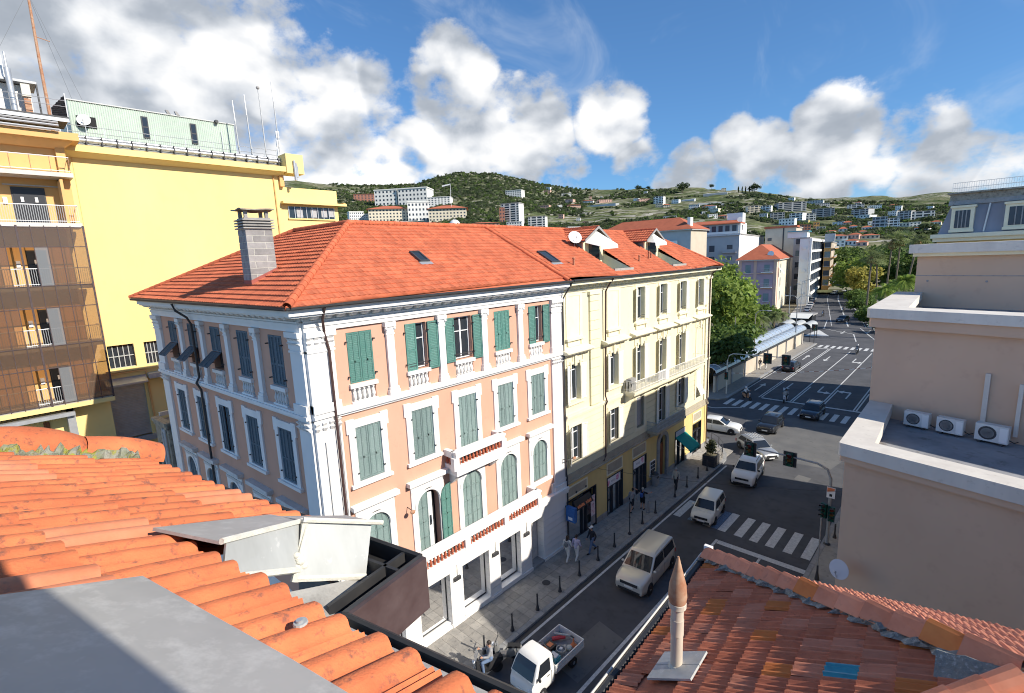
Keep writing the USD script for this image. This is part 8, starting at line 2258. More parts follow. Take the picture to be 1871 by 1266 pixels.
def f5(t_): MB(TR).tube([(-1.0, -.55, .85), (-1.5, -.15, .9)], .10, 8).build('roll', 'letter_red', t_)
cargo('roll', 'dark red roll lying near the tail board', 'roll', f5)
def f6(t_): MB(TR).tube([(-1.2, -.6, 1.0), (-1.6, .1, 1.02)], .05, 7).build('tube', 'zinc_pale', t_); MB(TR).tube([(-1.6, .1, 1.02), (-1.62, .3, .98)], .035, 6).build('nozzle', 'iron', t_)
cargo('hose', 'grey ribbed hose across the rear of the truck bed', 'hose', f6)
def f7(t_): MB(TR).lathe([(.14, 0), (.05, .14), (.02, .34)], (-1.5, .35, .72), 10).build('cone', 'letter_orange', t_); MB(TR).box(-1.63, -1.37, .22, .48, .70, .73).build('foot', 'letter_orange', t_)
cargo('traffic_cone', 'small orange cone in the rear corner of the truck bed', 'cone', f7)
def f8(t_): MB(TR).ball((-1.15, .35, .8), .14, 1, (1.2, .9, .8)).build('bag', 'sealant', t_); MB(TR).ball((-1.02, .22, .9), .06, 1).build('knot', 'sealant', t_)
cargo('sack', 'pale yellow sack beside the bucket on the truck bed', 'sack', f8)
def scooter(name, label, loc, head, mat='black_plastic', screen=False, cat='motor scooter'):
 t = Thing(name, label, cat, loc, head, local=True)
 for x in (.62, -.58):
  wl = t.sub('wheel')
  MB().lathe([(.15, -.05), (.25, -.045), (.27, 0), (.25, .045), (.15, .05)], (x, 0, .27), 16, 'y').build('tyre', 'tyre', wl)
  MB().lathe([(.0, -.05), (.15, -.03), (.15, .03), (.0, .05)], (x, 0, .27), 14, 'y').build('rim', 'rim', wl)
 R_ = []
 for x, z0, z1, w in ((.42, .30, .95, .17), (.30, .26, .90, .17), (.20, .25, .45, .16), (-.10, .25, .46, .17), (-.22, .28, .72, .19), (-.55, .38, .78, .17), (-.85, .60, .80, .10)):
  half = [(w * .7, z0), (w, (z0 + z1) / 2), (w * .75, z1), (0, z1 + .02)]
  R_.append([(x, y, q) for y, q in half] + [(x, -y, q) for y, q in half[-2::-1]])
 loft(R_).build('body', mat, t, smooth=45)
 MB().box(-.80, -.18, -.13, .13, .78, .86).build('seat', 'tyre', t)
 MB().tube([(.62, 0, .27), (.45, 0, .75), (.38, 0, 1.02)], .035, 6).build('fork', 'iron_grey', t)
 MB().tube([(.30, -.34, 1.06), (.38, 0, 1.03), (.30, .34, 1.06)], .02, 6).build('handlebar', 'iron', t)
 MB().ball((.52, 0, .88), .10, 1, (.7, 1, 1)).build('headlight', 'lamp_clear', t)
 for sg in (-1, 1):
  MB().tube([(.32, sg * .2, 1.05), (.32, sg * .28, 1.22)], .01, 4).ball((.32, sg * .29, 1.24), .055, 1, (.4, 1, .8)).build('mirror', 'iron', t)
 MB().box(-.86, -.82, -.06, .06, .62, .70).build('tail_light', 'lamp_red', t)
 if screen:
  MB().slab([(.47, -.2, 1.0), (.47, .2, 1.0), (.33, .17, 1.4), (.33, -.17, 1.4)], (-.01, 0, 0)).build('wind_shield', 'grey_pane', t)
 return t
scooter('motor_scooter', 'dark scooter at the near kerb with its rider', (-15.05, 13.2, 0), D90 - .5, 'black_plastic', True)
scooter('motor_scooter', 'second scooter parked behind the rider at the near kerb', (-15.0, 14.4, .0), D90 - .9, 'car_silver')
scooter('motor_scooter', 'scooter crossing the second zebra crossing, left', (-20.6, 65.0, 0), -.6, 'rust')
scooter('motor_scooter', 'scooter waiting at the stop line of the wide road', (-16.5, 66.4, 0), D90, 'letter_grey', True)
scooter('motor_scooter', 'scooter on the third zebra crossing', (-14.9, 104.3, 0), D90, 'black_plastic', True)
scooter('motor_scooter', 'scooter on the far road at the left kerb', (-31.2, 158.5, 0), D90 - .17, 'black_plastic', True)
scooter('motor_scooter', 'scooter in the middle of the far road', (-28.5, 170, 0), D90 - .17, 'black_plastic', True)
# ------------------------------------------------------------------ people
M('skin', (.52, .30, .21), (.46, .26, .18), scale=20, rough=.6)
M('hair_dark', (.03, .022, .018), None, rough=.6)
M('hair_grey', (.45, .43, .40), None, rough=.7)
for nm, c in (('cloth_lavender', (.55, .50, .66)), ('cloth_white', (.70, .69, .66)), ('cloth_dark', (.03, .032, .04)), ('cloth_grey', (.30, .30, .31)), ('cloth_jeans', (.13, .19, .31)), ('cloth_blue', (.05, .12, .38)), ('cloth_beige', (.50, .47, .40)), ('cloth_black', (.018, .018, .02)), ('shoe_dark', (.03, .028, .026)), ('shoe_white', (.62, .61, .58)), ('bag_grey', (.20, .21, .22)), ('mannequin_white', (.70, .69, .66)), ('helmet_white', (.68, .68, .68)), ('helmet_dark', (.04, .04, .045))):
 M(nm, c, tuple(x * .8 for x in c), scale=9, rough=.85, bump=.2, bscale=30, objspace=True)
def hull_chain(pts, rads, seg=10):
 out = []
 for (p, q), (a, b) in zip(zip(pts, pts[1:]), zip(rads, rads[1:])):
  s = Manifold.sphere(a, seg).translate(list(map(float, p))) + Manifold.sphere(b, seg).translate(list(map(float, q)))
  out.append(s.hull())
 return out
def union(parts):
 m = parts[0]
 for p in parts[1:]:
  m = m + p
 return m
def smooth_man(m, e=.045, it=4):
 m = m.refine_to_length(e)
 q = m.to_mesh()
 t = trimesh.Trimesh(q.vert_properties[:, :3], q.tri_verts, process=True)
 trimesh.smoothing.filter_taubin(t, iterations=it)
 return t
def person(label, loc, head, pose='walk', top='cloth_grey', legs='cloth_jeans', hair='hair_dark', shoes='shoe_dark', bag=None, cap=None, helmet=None, shorts=False, arms=None, height=1.72, name='person', cat='person', skin='skin', stride=.30, lean=0.0, long_sleeve=True, group=None, hairlong=False):
 """x is forward. Joints are laid out for the pose; skin is one body, clothes lie over it."""
 t = Thing(name, label, cat, loc, head, group, local=True)
 k = height / 1.72
 A = lambda *p: np.array(p, float) * k
 hipz = .92
 if pose == 'sit':
  hipz = .86
 hip = {s: A(0, s * .09, hipz) for s in (-1, 1)}
 if pose == 'walk':
  knee = {1: A(stride * .55, .10, .50), -1: A(-stride * .15, -.10, .48)}
  ank = {1: A(stride * .95, .10, .085), -1: A(-stride * 1.15, -.10, .16)}
  toe = {1: A(stride * .95 + .17, .11, .06), -1: A(-stride * 1.15 + .15, -.11, .03)}
 elif pose == 'sit':
  knee = {s: A(.40, s * .16, .82) for s in (-1, 1)}
  ank = {s: A(.36, s * .17, .36) for s in (-1, 1)}
  toe = {s: A(.53, s * .18, .31) for s in (-1, 1)}
 else:
  knee = {1: A(.03, .11, .49), -1: A(.0, -.10, .49)}
  ank = {1: A(.0, .12, .085), -1: A(-.03, -.11, .085)}
  toe = {s: ank[s] + A(.17, s * .02, -.04) for s in (-1, 1)}
 base = A(0, 0, hipz)
 L_ = lambda f_, z: base + A(f_ + lean * (z - .0) / .55 * .5, 0, z)
 chest, neck, headc = L_(.0, .36), L_(.0, .55), L_(.03, .715)
 sh = {s: L_(0, .48) + A(0, s * .185, 0) for s in (-1, 1)}
 if arms is None:
  arms = {'walk': {1: (A(-.10, .24, -.28), A(.02, .24, -.52)), -1: (A(.06, -.24, -.28), A(.22, -.22, -.48))}, 'stand': {1: (A(-.03, .25, -.29), A(.07, .24, -.53)), -1: (A(-.03, -.25, -.29), A(.07, -.24, -.53))}, 'sit': {1: (A(.15, .26, -.22), A(.38, .27, -.16)), -1: (A(.15, -.26, -.22), A(.38, -.27, -.16))}}[pose]
 sho = L_(0, .48)
 el = {s: sho + arms[s][0] for s in (-1, 1)}
 wr = {s: sho + arms[s][1] for s in (-1, 1)}
 # ---- body
 P = []
 P += hull_chain([base + A(0, 0, .02), L_(0, .20), chest, L_(0, .47)], [.115 * k, .105 * k, .125 * k, .09 * k])
 P += hull_chain([sh[-1], sh[1]], [.055 * k, .055 * k])
 P += hull_chain([L_(0, .46), headc - A(.01, 0, .06)], [.055 * k, .052 * k])
 P.append(Manifold.sphere(1, 18).scale([.092 * k, .074 * k, .112 * k]).translate((headc + A(0, 0, .015)).tolist()))
 P.append((Manifold.sphere(.05 * k, 10).translate((headc + A(.035, 0, -.07)).tolist()) + Manifold.sphere(.04 * k, 10).translate((headc + A(-.02, 0, -.05)).tolist())).hull())
 P += hull_chain([headc + A(.088, 0, .015), headc + A(.108, 0, -.02)], [.010 * k, .015 * k], 6)
 for s in (-1, 1):
  P.append(Manifold.sphere(1, 8).scale([.018 * k, .010 * k, .03 * k]).translate((headc + A(-.005, s * .076, 0)).tolist()))
  P += hull_chain([hip[s], knee[s], ank[s]], [.082 * k, .056 * k, .038 * k])
  P += hull_chain([ank[s] - A(.03, 0, .03), toe[s]], [.036 * k, .030 * k])
  P += hull_chain([sh[s], el[s], wr[s]], [.050 * k, .038 * k, .027 * k])
  d = wr[s] - el[s]; d /= np.linalg.norm(d)
  side_ = np.cross(d, [0, 1.0, 0]); side_ = side_ / (np.linalg.norm(side_) + 1e-9)
  palm_ = wr[s] + d * .07 * k
  P += hull_chain([wr[s], palm_ - side_ * .02 * k], [.024 * k, .026 * k], 8) + hull_chain([wr[s], palm_ + side_ * .02 * k], [.024 * k, .024 * k], 8)
  cu = np.array([0, -s, 0]) * .25
  for q, ln in ((-1.5, .060), (-.5, .072), (.5, .068), (1.5, .052)):
   b0 = palm_ + side_ * q * .018 * k
   b1 = b0 + (d + cu * .4) * ln * .55 * k; b2 = b1 + (d * .7 + cu * 1.6) * ln * .5 * k
   P += hull_chain([b0, b1, b2], [.0095 * k, .009 * k, .0075 * k], 6)
  tb = wr[s] + d * .03 * k + side_ * .024 * k
  P += hull_chain([tb, tb + (d * .6 + side_ * .8) * .04 * k, tb + (d * 1.3 + side_ * .7) * .06 * k], [.012 * k, .011 * k, .009 * k], 6)
 q = union(P).to_mesh()
 MB().add(q.vert_properties[:, :3], q.tri_verts).build('body', skin, t, smooth=60)
 for s in (-1, 1):
  MB().ball(headc + A(.082, s * .032, .02), .012 * k, 1).build('eye', 'frame_white', t)
  MB().ball(headc + A(.092, s * .032, .02), .006 * k, 1).build('pupil', 'hair_dark', t)
 MB().box(headc[0] + .070 * k, headc[0] + .084 * k, -.022 * k, .022 * k, headc[2] - .058 * k, headc[2] - .050 * k).build('mouth', 'tile_salmon', t)
 # ---- clothes
 c = hull_chain([base + A(0, 0, -.02), L_(0, .20), chest, L_(0, .48)], [.150 * k, .140 * k, .150 * k, .10 * k]) + hull_chain([sh[-1], sh[1]], [.075 * k, .075 * k])
 for s in (-1, 1):
  if long_sleeve:
   c += hull_chain([sh[s], el[s], wr[s] - (wr[s] - el[s]) * .08], [.072 * k, .056 * k, .044 * k])
  else:
   c += hull_chain([sh[s], sh[s] + (el[s] - sh[s]) * .8], [.072 * k, .060 * k])
 tm = smooth_man(union(c) - Manifold.sphere(.078 * k, 12).translate((L_(0, .585)).tolist()), .05 * k)
 MB().add(tm.vertices, tm.faces).build('jacket' if long_sleeve else 'shirt', top, t, smooth=True)
 c = hull_chain([hip[-1] + A(0, 0, .05), hip[1] + A(0, 0, .05)], [.115 * k, .115 * k])
 for s in (-1, 1):
  if shorts:
   c += hull_chain([hip[s], hip[s] + (knee[s] - hip[s]) * .8], [.108 * k, .088 * k])
  else:
   c += hull_chain([hip[s], knee[s], ank[s]], [.104 * k, .074 * k, .056 * k])
 tm = smooth_man(union(c), .05 * k)
 MB().add(tm.vertices, tm.faces).build('trousers' if not shorts else 'shorts', legs, t, smooth=True)
 for s in (-1, 1):
  q = union(hull_chain([ank[s] - A(.035, 0, .03), ank[s] + (toe[s] - ank[s]) * .6 - A(0, 0, .012), toe[s]], [.048 * k, .046 * k, .036 * k], 8)).to_mesh()
  MB().add(q.vert_properties[:, :3], q.tri_verts).build('shoe', shoes, t, smooth=60)
 if helmet:
  MB().ball(headc + A(-.01, 0, .03), .145 * k, 2, (1.05, .9, 1.0)).build('helmet', helmet, t, smooth=True)
  MB().ball(headc + A(.055, 0, .01), .105 * k, 1, (.8, .92, .62)).build('visor', 'car_glass', t, smooth=True)
 elif hair:
  hm = Manifold.sphere(1, 18).scale([.105 * k, .086 * k, .118 * k]).translate((headc + A(-.012, 0, .028)).tolist()) - Manifold.cube([.3 * k, .4 * k, .24 * k]).translate((headc + A(.045, -.2, -.20)).tolist())
  if hairlong:
   hm = hm + union(hull_chain([headc + A(-.06, 0, .02), headc + A(-.085, 0, -.17)], [.075 * k, .06 * k]))
  q = hm.to_mesh()
  MB().add(q.vert_properties[:, :3], q.tri_verts).build('hair', hair, t, smooth=60)
 if cap:
  MB().lathe([(.108 * k, .05 * k), (.10 * k, .10 * k), (.05 * k, .145 * k), (.0, .155 * k)], headc, 14).build('cap', cap, t, smooth=60)
  MB().box(headc[0] + .06 * k, headc[0] + .19 * k, -.07 * k, .07 * k, headc[2] + .05 * k, headc[2] + .065 * k).build('cap_peak', cap, t)
 if bag:
  kind, bm = bag
  if kind == 'back':
   b = L_(-.20, .30)
   MB().ball(b, .16 * k, 2, (.55, .85, 1.2)).build('rucksack', bm, t, smooth=True)
   for s in (-1, 1):
    MB().tube([b + A(.02, s * .1, .17), L_(.0, .56) + A(0, s * .11, 0), L_(.13, .36) + A(0, s * .12, 0)], .015, 5).build('strap', bm, t)
  else:
   b = base + A(-.02, .20, .02)
   MB().ball(b, .13 * k, 1, (1.1, .5, .9)).build('shoulder_bag', bm, t, smooth=True)
   MB().tube([b + A(.06, 0, .1), L_(.12, .36), L_(0, .56) + A(0, -.1, 0), L_(-.13, .36), b + A(-.06, 0, .1)], .012, 5).build('strap', bm, t)
 return t
ZP = .13
person('person in white trousers and pale top with a grey rucksack, walking by the first shop', (-17.35, 22.55, ZP), PI / 2 + .2, 'walk', 'cloth_white', 'cloth_white', shoes='shoe_white', bag=('back', 'bag_grey'), hairlong=True, height=1.65)
person('person in a lavender shirt and pale trousers beside the one with the rucksack', (-16.95, 22.95, ZP), PI / 2 + .1, 'walk', 'cloth_lavender', 'cloth_white', shoes='shoe_white', height=1.68, stride=.22)
person('person in dark jacket, jeans and white cap striding along the pavement', (-16.7, 24.3, ZP), -PI / 2 - .25, 'walk', 'cloth_dark', 'cloth_jeans', cap='cloth_white', stride=.36, height=1.76)
person('person in grey shirt and dark shorts walking past the third shop', (-17.35, 30.4, ZP), PI / 2, 'walk', 'cloth_grey', 'cloth_dark', shorts=True, lean=.22, long_sleeve=True, height=1.76)
person('person in dark shirt with blue rucksack, one arm stretched out', (-16.9, 31.2, ZP), PI / 2 + .1, 'stand', 'cloth_black', 'cloth_black', shorts=True, hair='hair_grey', bag=('back', 'cloth_blue'), arms={1: (np.array([.05, .42, .02]), np.array([.12, .66, .06])), -1: (np.array([.12, -.34, -.08]), np.array([.30, -.50, -.05]))}, long_sleeve=False, height=1.70)
person('person in beige jacket and dark trousers with a shoulder bag, near the awning', (-16.5, 35.9, ZP), -PI / 2 + .2, 'walk', 'cloth_beige', 'cloth_dark', hair='hair_grey', bag=('side', 'bag_grey'), height=1.74)
person('person in dark clothes and pale trousers walking by the canopy wall, left', (-24.45, 82.8, ZP), -PI / 2, 'walk', 'cloth_dark', 'cloth_white', height=1.72)
person('person in black top with white trousers by the canopy wall, right', (-23.75, 83.2, ZP), PI / 2, 'walk', 'cloth_black', 'cloth_white', hair='hair_dark', height=1.74)
person('person in dark top standing in the gap of the canopy wall', (-24.6, 87.5, ZP), -PI / 2, 'stand', 'cloth_dark', 'cloth_jeans', height=1.7)
person('rider in grey jacket and blue jeans on the near scooter', (-15.05 - .25 * math.cos(D90 - .5), 13.2 - .25 * math.sin(D90 - .5), -.02), D90 - .5, 'sit', 'cloth_grey', 'cloth_jeans', hair='hair_dark', height=1.78)
person('rider in white jacket and helmet on the left zebra scooter', (-20.6 - .2 * math.cos(.6), 65.0 + .2 * math.sin(.6), -.02), -.6, 'sit', 'cloth_white', 'cloth_black', helmet='helmet_white')
person('rider with dark jacket waiting on the scooter at the stop line', (-16.5, 66.65, -.02), D90, 'sit', 'cloth_grey', 'cloth_black', helmet='helmet_dark')
person('rider in dark clothes on the third zebra scooter', (-14.9, 104.55, -.02), D90, 'sit', 'cloth_dark', 'cloth_black', helmet='helmet_white')
person('rider on the far left scooter of the far road', (-31.2, 158.8, -.02), D90 - .17, 'sit', 'cloth_dark', 'cloth_black', helmet='helmet_dark')
person('rider on the middle scooter of the far road', (-28.5, 170.3, -.02), D90 - .17, 'sit', 'cloth_black', 'cloth_black', helmet='helmet_dark')
for k, (y, lab) in enumerate(((18.25, 'left shop window mannequin in black underwear'), (18.85, 'right and taller shop window mannequin in black top'))):
 person(lab, (FX - .75, y, .42), -.2 + .3 * k, 'walk', 'cloth_black', 'mannequin_white' if k else 'cloth_black', hair=None, shoes='mannequin_white', shorts=(k == 0), long_sleeve=False, name='mannequin', cat='mannequin', skin='mannequin_white', height=1.75, stride=.18)
# ------------------------------------------------------------------ street furniture
bol = Thing('bollard', 'x', 'bollard', (-15.92, 13.98, .13), group=None, local=True)
MB().lathe([(.115, 0), (.115, .06), (.085, .10), (.075, .22), (.05, .28), (.042, .80), (.055, .82), (.055, .86), (.035, .88)], (0, 0, 0), 12).build('post', 'iron', bol, smooth=50)
MB().ball((0, 0, .93), .052, 2).build('knob', 'iron', bol, smooth=True)
BL = ['bollard in the sun right beside the near scooter rider', 'bollard in full sun with its long shadow, behind the truck', 'first shaded bollard after the sunlit one', 'second shaded bollard, before the shop with mannequins', 'bollard beside the pair in pale clothes', 'bollard beside the person in dark jacket and white cap', 'bollard opposite the first shop poster', 'bollard before the person in the dark shirt with blue rucksack', 'bollard just past the person with the blue rucksack', 'bollard before the person in the beige jacket', 'bollard just past the person in the beige jacket', 'bollard second before the planter', 'bollard next to the planter']
for y, lab in zip((13.98, 15.95, 17.94, 19.91, 21.80, 23.78, 25.70, 29.38, 31.31, 34.50, 36.64, 38.81, 40.7), BL):
 if y == 13.98:
  bol.prim.SetCustomDataByKey('label', lab)
 else:
  copy_thing(bol, (-15.92, y, .13), label=lab)
for y, lab in ((26.7, 'bollard on the right pavement beside the signal pole, nearer'), (35.6, 'bollard on the right pavement beyond the signal mast'), (38.0, 'last bollard visible on the right pavement')):
 copy_thing(bol, (-5.5, y, .12), label=lab)
sp = Thing('post', 'tall slim black post among the bollards before the person in grey shirt', 'post', (-15.92, 27.63, .13))
MB().lathe([(.12, 0), (.12, .08), (.06, .14), (.035, .2), (.033, 2.25), (.05, 2.27), (.0, 2.32)], sp.loc, 10).build('shaft', 'iron', sp)
MB().lathe([(.06, 1.2), (.06, 1.26)], sp.loc, 10).build('ring', 'iron', sp)
mrk = Thing('bollard', 'pale worn stone bollard behind the row, by the blue rucksack', 'bollard', (-16.35, 31.05, .13))
MB().lathe([(.16, 0), (.15, .1), (.09, .16), (.07, .7), (.09, .74), (.05, .85)], mrk.loc, 10).build('shaft', 'stone_grey', mrk)
MB().ball(mrk.loc + [0, 0, .9], .07, 1).build('knob', 'stone_grey', mrk)
bin_ = Thing('litter_bin', 'grey green litter bin with a lid beside the notice board', 'litter bin', (-18.05, 35.35, .13))
MB().lathe([(.24, 0), (.27, .1), (.29, .95), (.30, 1.0)], bin_.loc, 14).build('body', 'stone_grey', bin_, smooth=50)
MB().lathe([(.31, 1.0), (.28, 1.1), (.1, 1.2), (.0, 1.21)], bin_.loc, 14).build('lid', 'iron', bin_, smooth=50)
MB().box(bin_.loc[0] + .26, bin_.loc[0] + .30, bin_.loc[1] - .12, bin_.loc[1] + .12, .85, 1.0).build('slot', 'sign_dark', bin_)
plt_ = Thing('planter', 'dark square planter with a small leafy shrub at the street corner', 'planter', (-16.15, 42.1, .13))
for a, b, c, d in ((-.55, .55, -.55, -.5), (-.55, .55, .5, .55), (-.55, -.5, -.5, .5), (.5, .55, -.5, .5)):
 for q in range(5):
  MB().box(plt_.loc[0] + a, plt_.loc[0] + b, plt_.loc[1] + c, plt_.loc[1] + d, .13 + q * .2, .13 + q * .2 + .19).build('slat', 'iron', plt_)
MB().box(plt_.loc[0] - .5, plt_.loc[0] + .5, plt_.loc[1] - .5, plt_.loc[1] + .5, .13, 1.05).build('soil', 'soil', plt_)
v_, f_ = leaf_cloud([(plt_.loc[0], plt_.loc[1], 1.7, .42, .42, .45), (plt_.loc[0] + .1, plt_.loc[1], 2.2, .28, .28, .3)], 420, .10, 81)
MB().add(v_, f_).build('leaves', 'leaf_olive', plt_)
MB().tube([plt_.loc + [0, 0, .9], plt_.loc + [0, 0, 1.9]], .03, 5).build('stem', 'bark', plt_)
rg = Thing('corner_railing', 'low iron pedestrian railing round the pavement corner by the planter', 'railing', (-16, 44.5, .13))
cp = [(-15.85, 42.9), (-15.95, 44.2), (-16.4, 45.6), (-17.2, 46.7), (-18.2, 47.5)]
for z in (.45, 1.0):
 MB().tube([(x, y, z + .1) for x, y in cp], .022, 5).build('rail', 'iron', rg)
for x, y in cp:
 MB().tube([(x, y, .13), (x, y, 1.15)], .03, 5).build('post', 'iron', rg)
M('signal_green', (.0, .06, .045), (.0, .05, .04), scale=5, rough=.5)
M('lens_red', (.14, .012, .01), None, rough=.3); M('lens_amber', (.14, .07, .01), None, rough=.3); M('lens_green', (.01, .10, .06), None, rough=.3)
def signal_head(t, c, fwd, w=.36, h=1.0, board=True, name='signal_head'):
 """Three lens head centred at c, looking along fwd (unit, horizontal)."""
 hh = t.sub(name)
 f = np.array(fwd, float); s = np.array([-f[1], f[0], 0])
 F_ = Frame(np.asarray(c, float), s, f)
 if board:
  MB(F_).box(-w * 1.0, w * 1.0, -.10, -.07, -h * .60, h * .60).build('back_board', 'sign_dark', hh)
  for a, b, c_, d in ((-w * 1.0, w * 1.0, h * .57, h * .60), (-w * 1.0, w * 1.0, -h * .60, -h * .57), (-w * 1.0, -w * .94, -h * .57, h * .57), (w * .94, w * 1.0, -h * .57, h * .57)):
   MB(F_).box(a, b, -.07, -.06, c_, d).build('board_edge', 'stone_grey', hh)
 MB(F_).box(-w * .5, w * .5, -.07, .10, -h * .5, h * .5).build('housing', 'signal_green', hh)
 for k, m_ in enumerate(('lens_green', 'lens_amber', 'lens_red')):
  z = -h * .33 + k * h * .33
  MB(F_).lathe([(.0, .02), (w * .36, .012), (w * .36, .0)], (0, .10, z), 14, 'y').build('lens', m_, hh)
  th_ = np.linspace(-.1 * PI, 1.1 * PI, 9)
  v = [(w * .42 * math.cos(a), .10, z + w * .42 * math.sin(a)) for a in th_] + [(w * .40 * math.cos(a), .32, z + w * .40 * math.sin(a) * .95) for a in th_]
  MB(F_).add(v, [(i, i + 1, 10 + i, 9 + i) for i in range(8)]).build('visor', 'sign_dark', hh)
sm = Thing('signal_mast', 'grey curved mast carrying two traffic signals over the road', 'traffic light', (-5.72, 34.5, .12))
arm = [(-5.72, 34.5, .12), (-5.72, 34.45, 3.2), (-5.74, 34.42, 4.6), (-5.95, 34.40, 5.15), (-6.5, 34.36, 5.42), (-8.2, 34.3, 5.52), (-10.9, 34.15, 5.62)]
MB().tube(arm, [.10, .09, .08, .075, .07, .06, .045], 10).build('mast', 'iron_grey', sm, smooth=60)
MB().lathe([(.2, 0), (.2, .05), (.12, .1)], sm.loc, 12).build('base', 'iron', sm)
signal_head(sm, (-8.05, 34.2, 5.33), (0, -1, 0), .40, .86)
signal_head(sm, (-10.45, 34.05, 5.50), (0, -1, 0), .40, .86)
signal_head(sm, (-5.95, 34.3, 2.45), (-.5, -.87, 0), .34, .95, False)
signal_head(sm, (-5.55, 34.25, 2.35), (.2, -.98, 0), .36, .95, False)
MB().box(-5.90, -5.45, 34.33, 34.36, 3.35, 4.05).build('sign_plate', 'sign_white', sm)
MB().slab([(-5.88, 34.325, 3.72), (-5.48, 34.325, 3.86), (-5.48, 34.325, 4.02), (-5.88, 34.325, 4.02)], (0, -.005, 0)).build('sign_stripe', 'letter_orange', sm)
MB().box(-5.75, -5.6, 34.325, 34.33, 3.45, 3.62).build('sign_print', 'sign_dark', sm)
p2_ = Thing('sign_post', 'slim grey post with iron base on the right pavement before the signal mast', 'post', (-5.35, 30.15, .12))
MB().tube([p2_.loc, p2_.loc + [0, 0, 3.8]], .035, 7).build('shaft', 'iron_grey', p2_)
MB().lathe([(.12, 0), (.12, .06), (.06, .5), (.045, .9)], p2_.loc, 10).build('base', 'iron', p2_)
fs = Thing('signal_mast', 'pale curved signal arch at the near end of the canopy wall', 'traffic light', (-23.5, 65.9, .12))
MB().tube([(-23.5, 65.9, .12), (-23.5, 65.9, 4.6), (-23.3, 65.9, 5.3), (-22.8, 65.9, 5.6), (-16.2, 65.9, 5.75)], [.09, .08, .07, .065, .05], 8).build('mast', 'sealant', fs)
signal_head(fs, (-18.6, 65.7, 5.45), (0, -1, 0), .5, 1.1)
signal_head(fs, (-16.5, 65.7, 5.45), (0, -1, 0), .5, 1.1)
signal_head(fs, (-23.5, 65.7, 2.6), (0, -1, 0), .4, 1.0, False)
for k, (loc, hgt, lab) in enumerate((((-25.05, 81.5, .1), 9.0, 'greenish lamp post behind the canopy, nearest'), ((-27.7, 80.5, .1), 8.5, 'slim greenish post at the lawn beside the nearest lamp post'), ((-24.6, 103.5, .1), 9.5, 'dark lamp post with two arms at the far end of the canopy wall'))):
 lp = Thing('lamp_post', lab, 'lamp post', loc)
 MB().lathe([(.2, 0), (.16, 1.0), (.10, 1.2), (.07, hgt)], loc, 9).build('shaft', 'bag_grey' if k == 2 else 'concrete_old', lp)
 if k != 1:
  for sg in ((1,) if k == 0 else (-1, 1)):
   MB().tube([np.array(loc) + [0, 0, hgt], np.array(loc) + [sg * .5, 0, hgt + .5], np.array(loc) + [sg * 1.6, 0, hgt + .6]], .045, 6).build('arm', 'iron_grey', lp)
   MB().ball(np.array(loc) + [sg * 1.9, 0, hgt + .55], .3, 1, (1.3, .6, .35)).build('lamp_head', 'zinc_pale', lp)
ts = Thing('signal_post', 'small signal post at the far zebra crossing', 'traffic light', (-23.2, 111.6, .12))
MB().tube([ts.loc, ts.loc + [0, 0, 3.8]], .06, 6).build('post', 'iron', ts)
signal_head(ts, (-23.2, 111.4, 3.3), (0, -1, 0), .5, 1.1)
for k, (px, dep, lab) in enumerate(((1440, 120, 'lamp post before the lilac house'), (1462, 135, 'lamp post by the kiosk at the far road'))):
 g_ = gp(px, dep)
 lp = Thing('lamp_post', lab, 'lamp post', g_)
 MB().tube([g_, g_ + [0, 0, 10], g_ + [1.8, -.4, 10.6]], .09, 6).build('shaft', 'iron_grey', lp)
 MB().ball(g_ + [2.0, -.45, 10.6], .35, 1, (1.3, .6, .35)).build('lamp_head', 'zinc_pale', lp)
wire = Thing('overhead_cable', 'red and white banded cable hanging across the crossroads', 'cable', (-20.8, 60, 4.4))
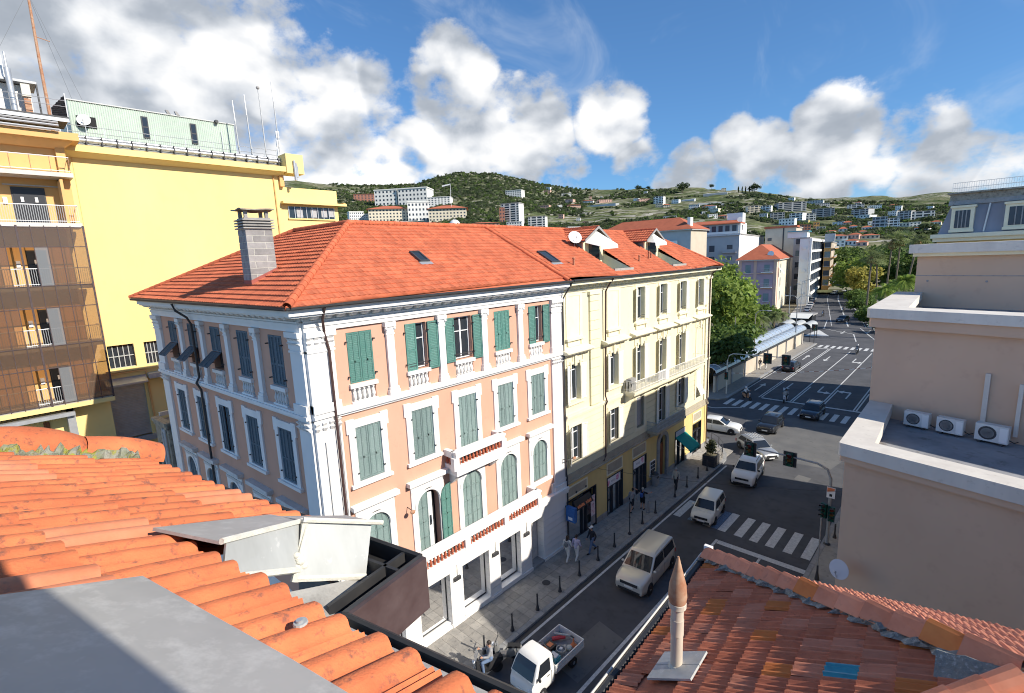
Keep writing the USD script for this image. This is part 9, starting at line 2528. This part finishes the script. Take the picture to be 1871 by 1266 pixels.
P = [np.array([-20.9 + 14.5 * s, 60 + 0 * s, 4.42 + 2.5 * s - .9 * s * (1 - s)]) for s in np.linspace(0, 1, 33)]
for k, (a, b) in enumerate(zip(P, P[1:])):
 MB().tube([a, b], .028, 4).build('band', 'lens_red' if k % 2 else 'frame_white', wire)
w2 = Thing('overhead_cable', 'thin dark cable crossing the street above the zebra crossing', 'cable', (-18.3, 27, 4.4))
a, b = np.array([-18.3, 27.4, 4.3]), np.array([-3.3, 34, 4.6])
MB().tube([a + (b - a) * s - [0, 0, 1.4 * s * (1 - s)] for s in np.linspace(0, 1, 20)], .012, 4).build('cable', 'iron', w2)
cb = Thing('aerial_bracket', 'thin white rod and tangle of cables at the corner of the pink palazzo', 'bracket', front((.25, .2, 7.6)))
MB(front).tube([(.3, .2, 7.9), (-1.4, .9, 7.3)], .018, 5).build('rod', 'pipe_grey', cb)
r2 = np.random.default_rng(4)
for k in range(7):
 p0 = np.array([.3 + .1 * k, .2, 6.1 + r2.random() * 1.5])
 MB(front).tube([p0, p0 + [r2.normal(0, .15), .1, r2.normal(0, .2)], p0 + [r2.normal(0, .25), .05, r2.normal(-.1, .3)], p0 + [r2.normal(0, .2), .02, -.5]], .010, 4).build('cable', 'iron' if k % 2 else 'pipe_grey', cb)
fl = Thing('wall_floodlight', 'small rusty floodlight between the first floor arches of the pink palazzo', 'lamp', front((3.95, .1, 7.6)))
MB(front).tube([(3.95, 0, 7.7), (3.95, .35, 7.65)], .02, 5).build('arm', 'iron', fl)
MB(front).ball((3.95, .42, 7.6), .13, 1, (1, .8, .8)).build('lamp_head', 'rust', fl)
f2_ = Thing('wall_floodlight', 'terracotta coloured floodlight on the seam between the two palazzi', 'lamp', front((15.6, .1, 6.2)))
MB(front).tube([(15.6, 0, 6.2), (15.6, .5, 6.25), (16.1, .55, 6.25)], .03, 5).build('arm', 'iron', f2_)
MB(front).ball((16.2, .55, 6.2), .15, 1, (1.2, .8, .6)).build('lamp_head', 'rust', f2_)
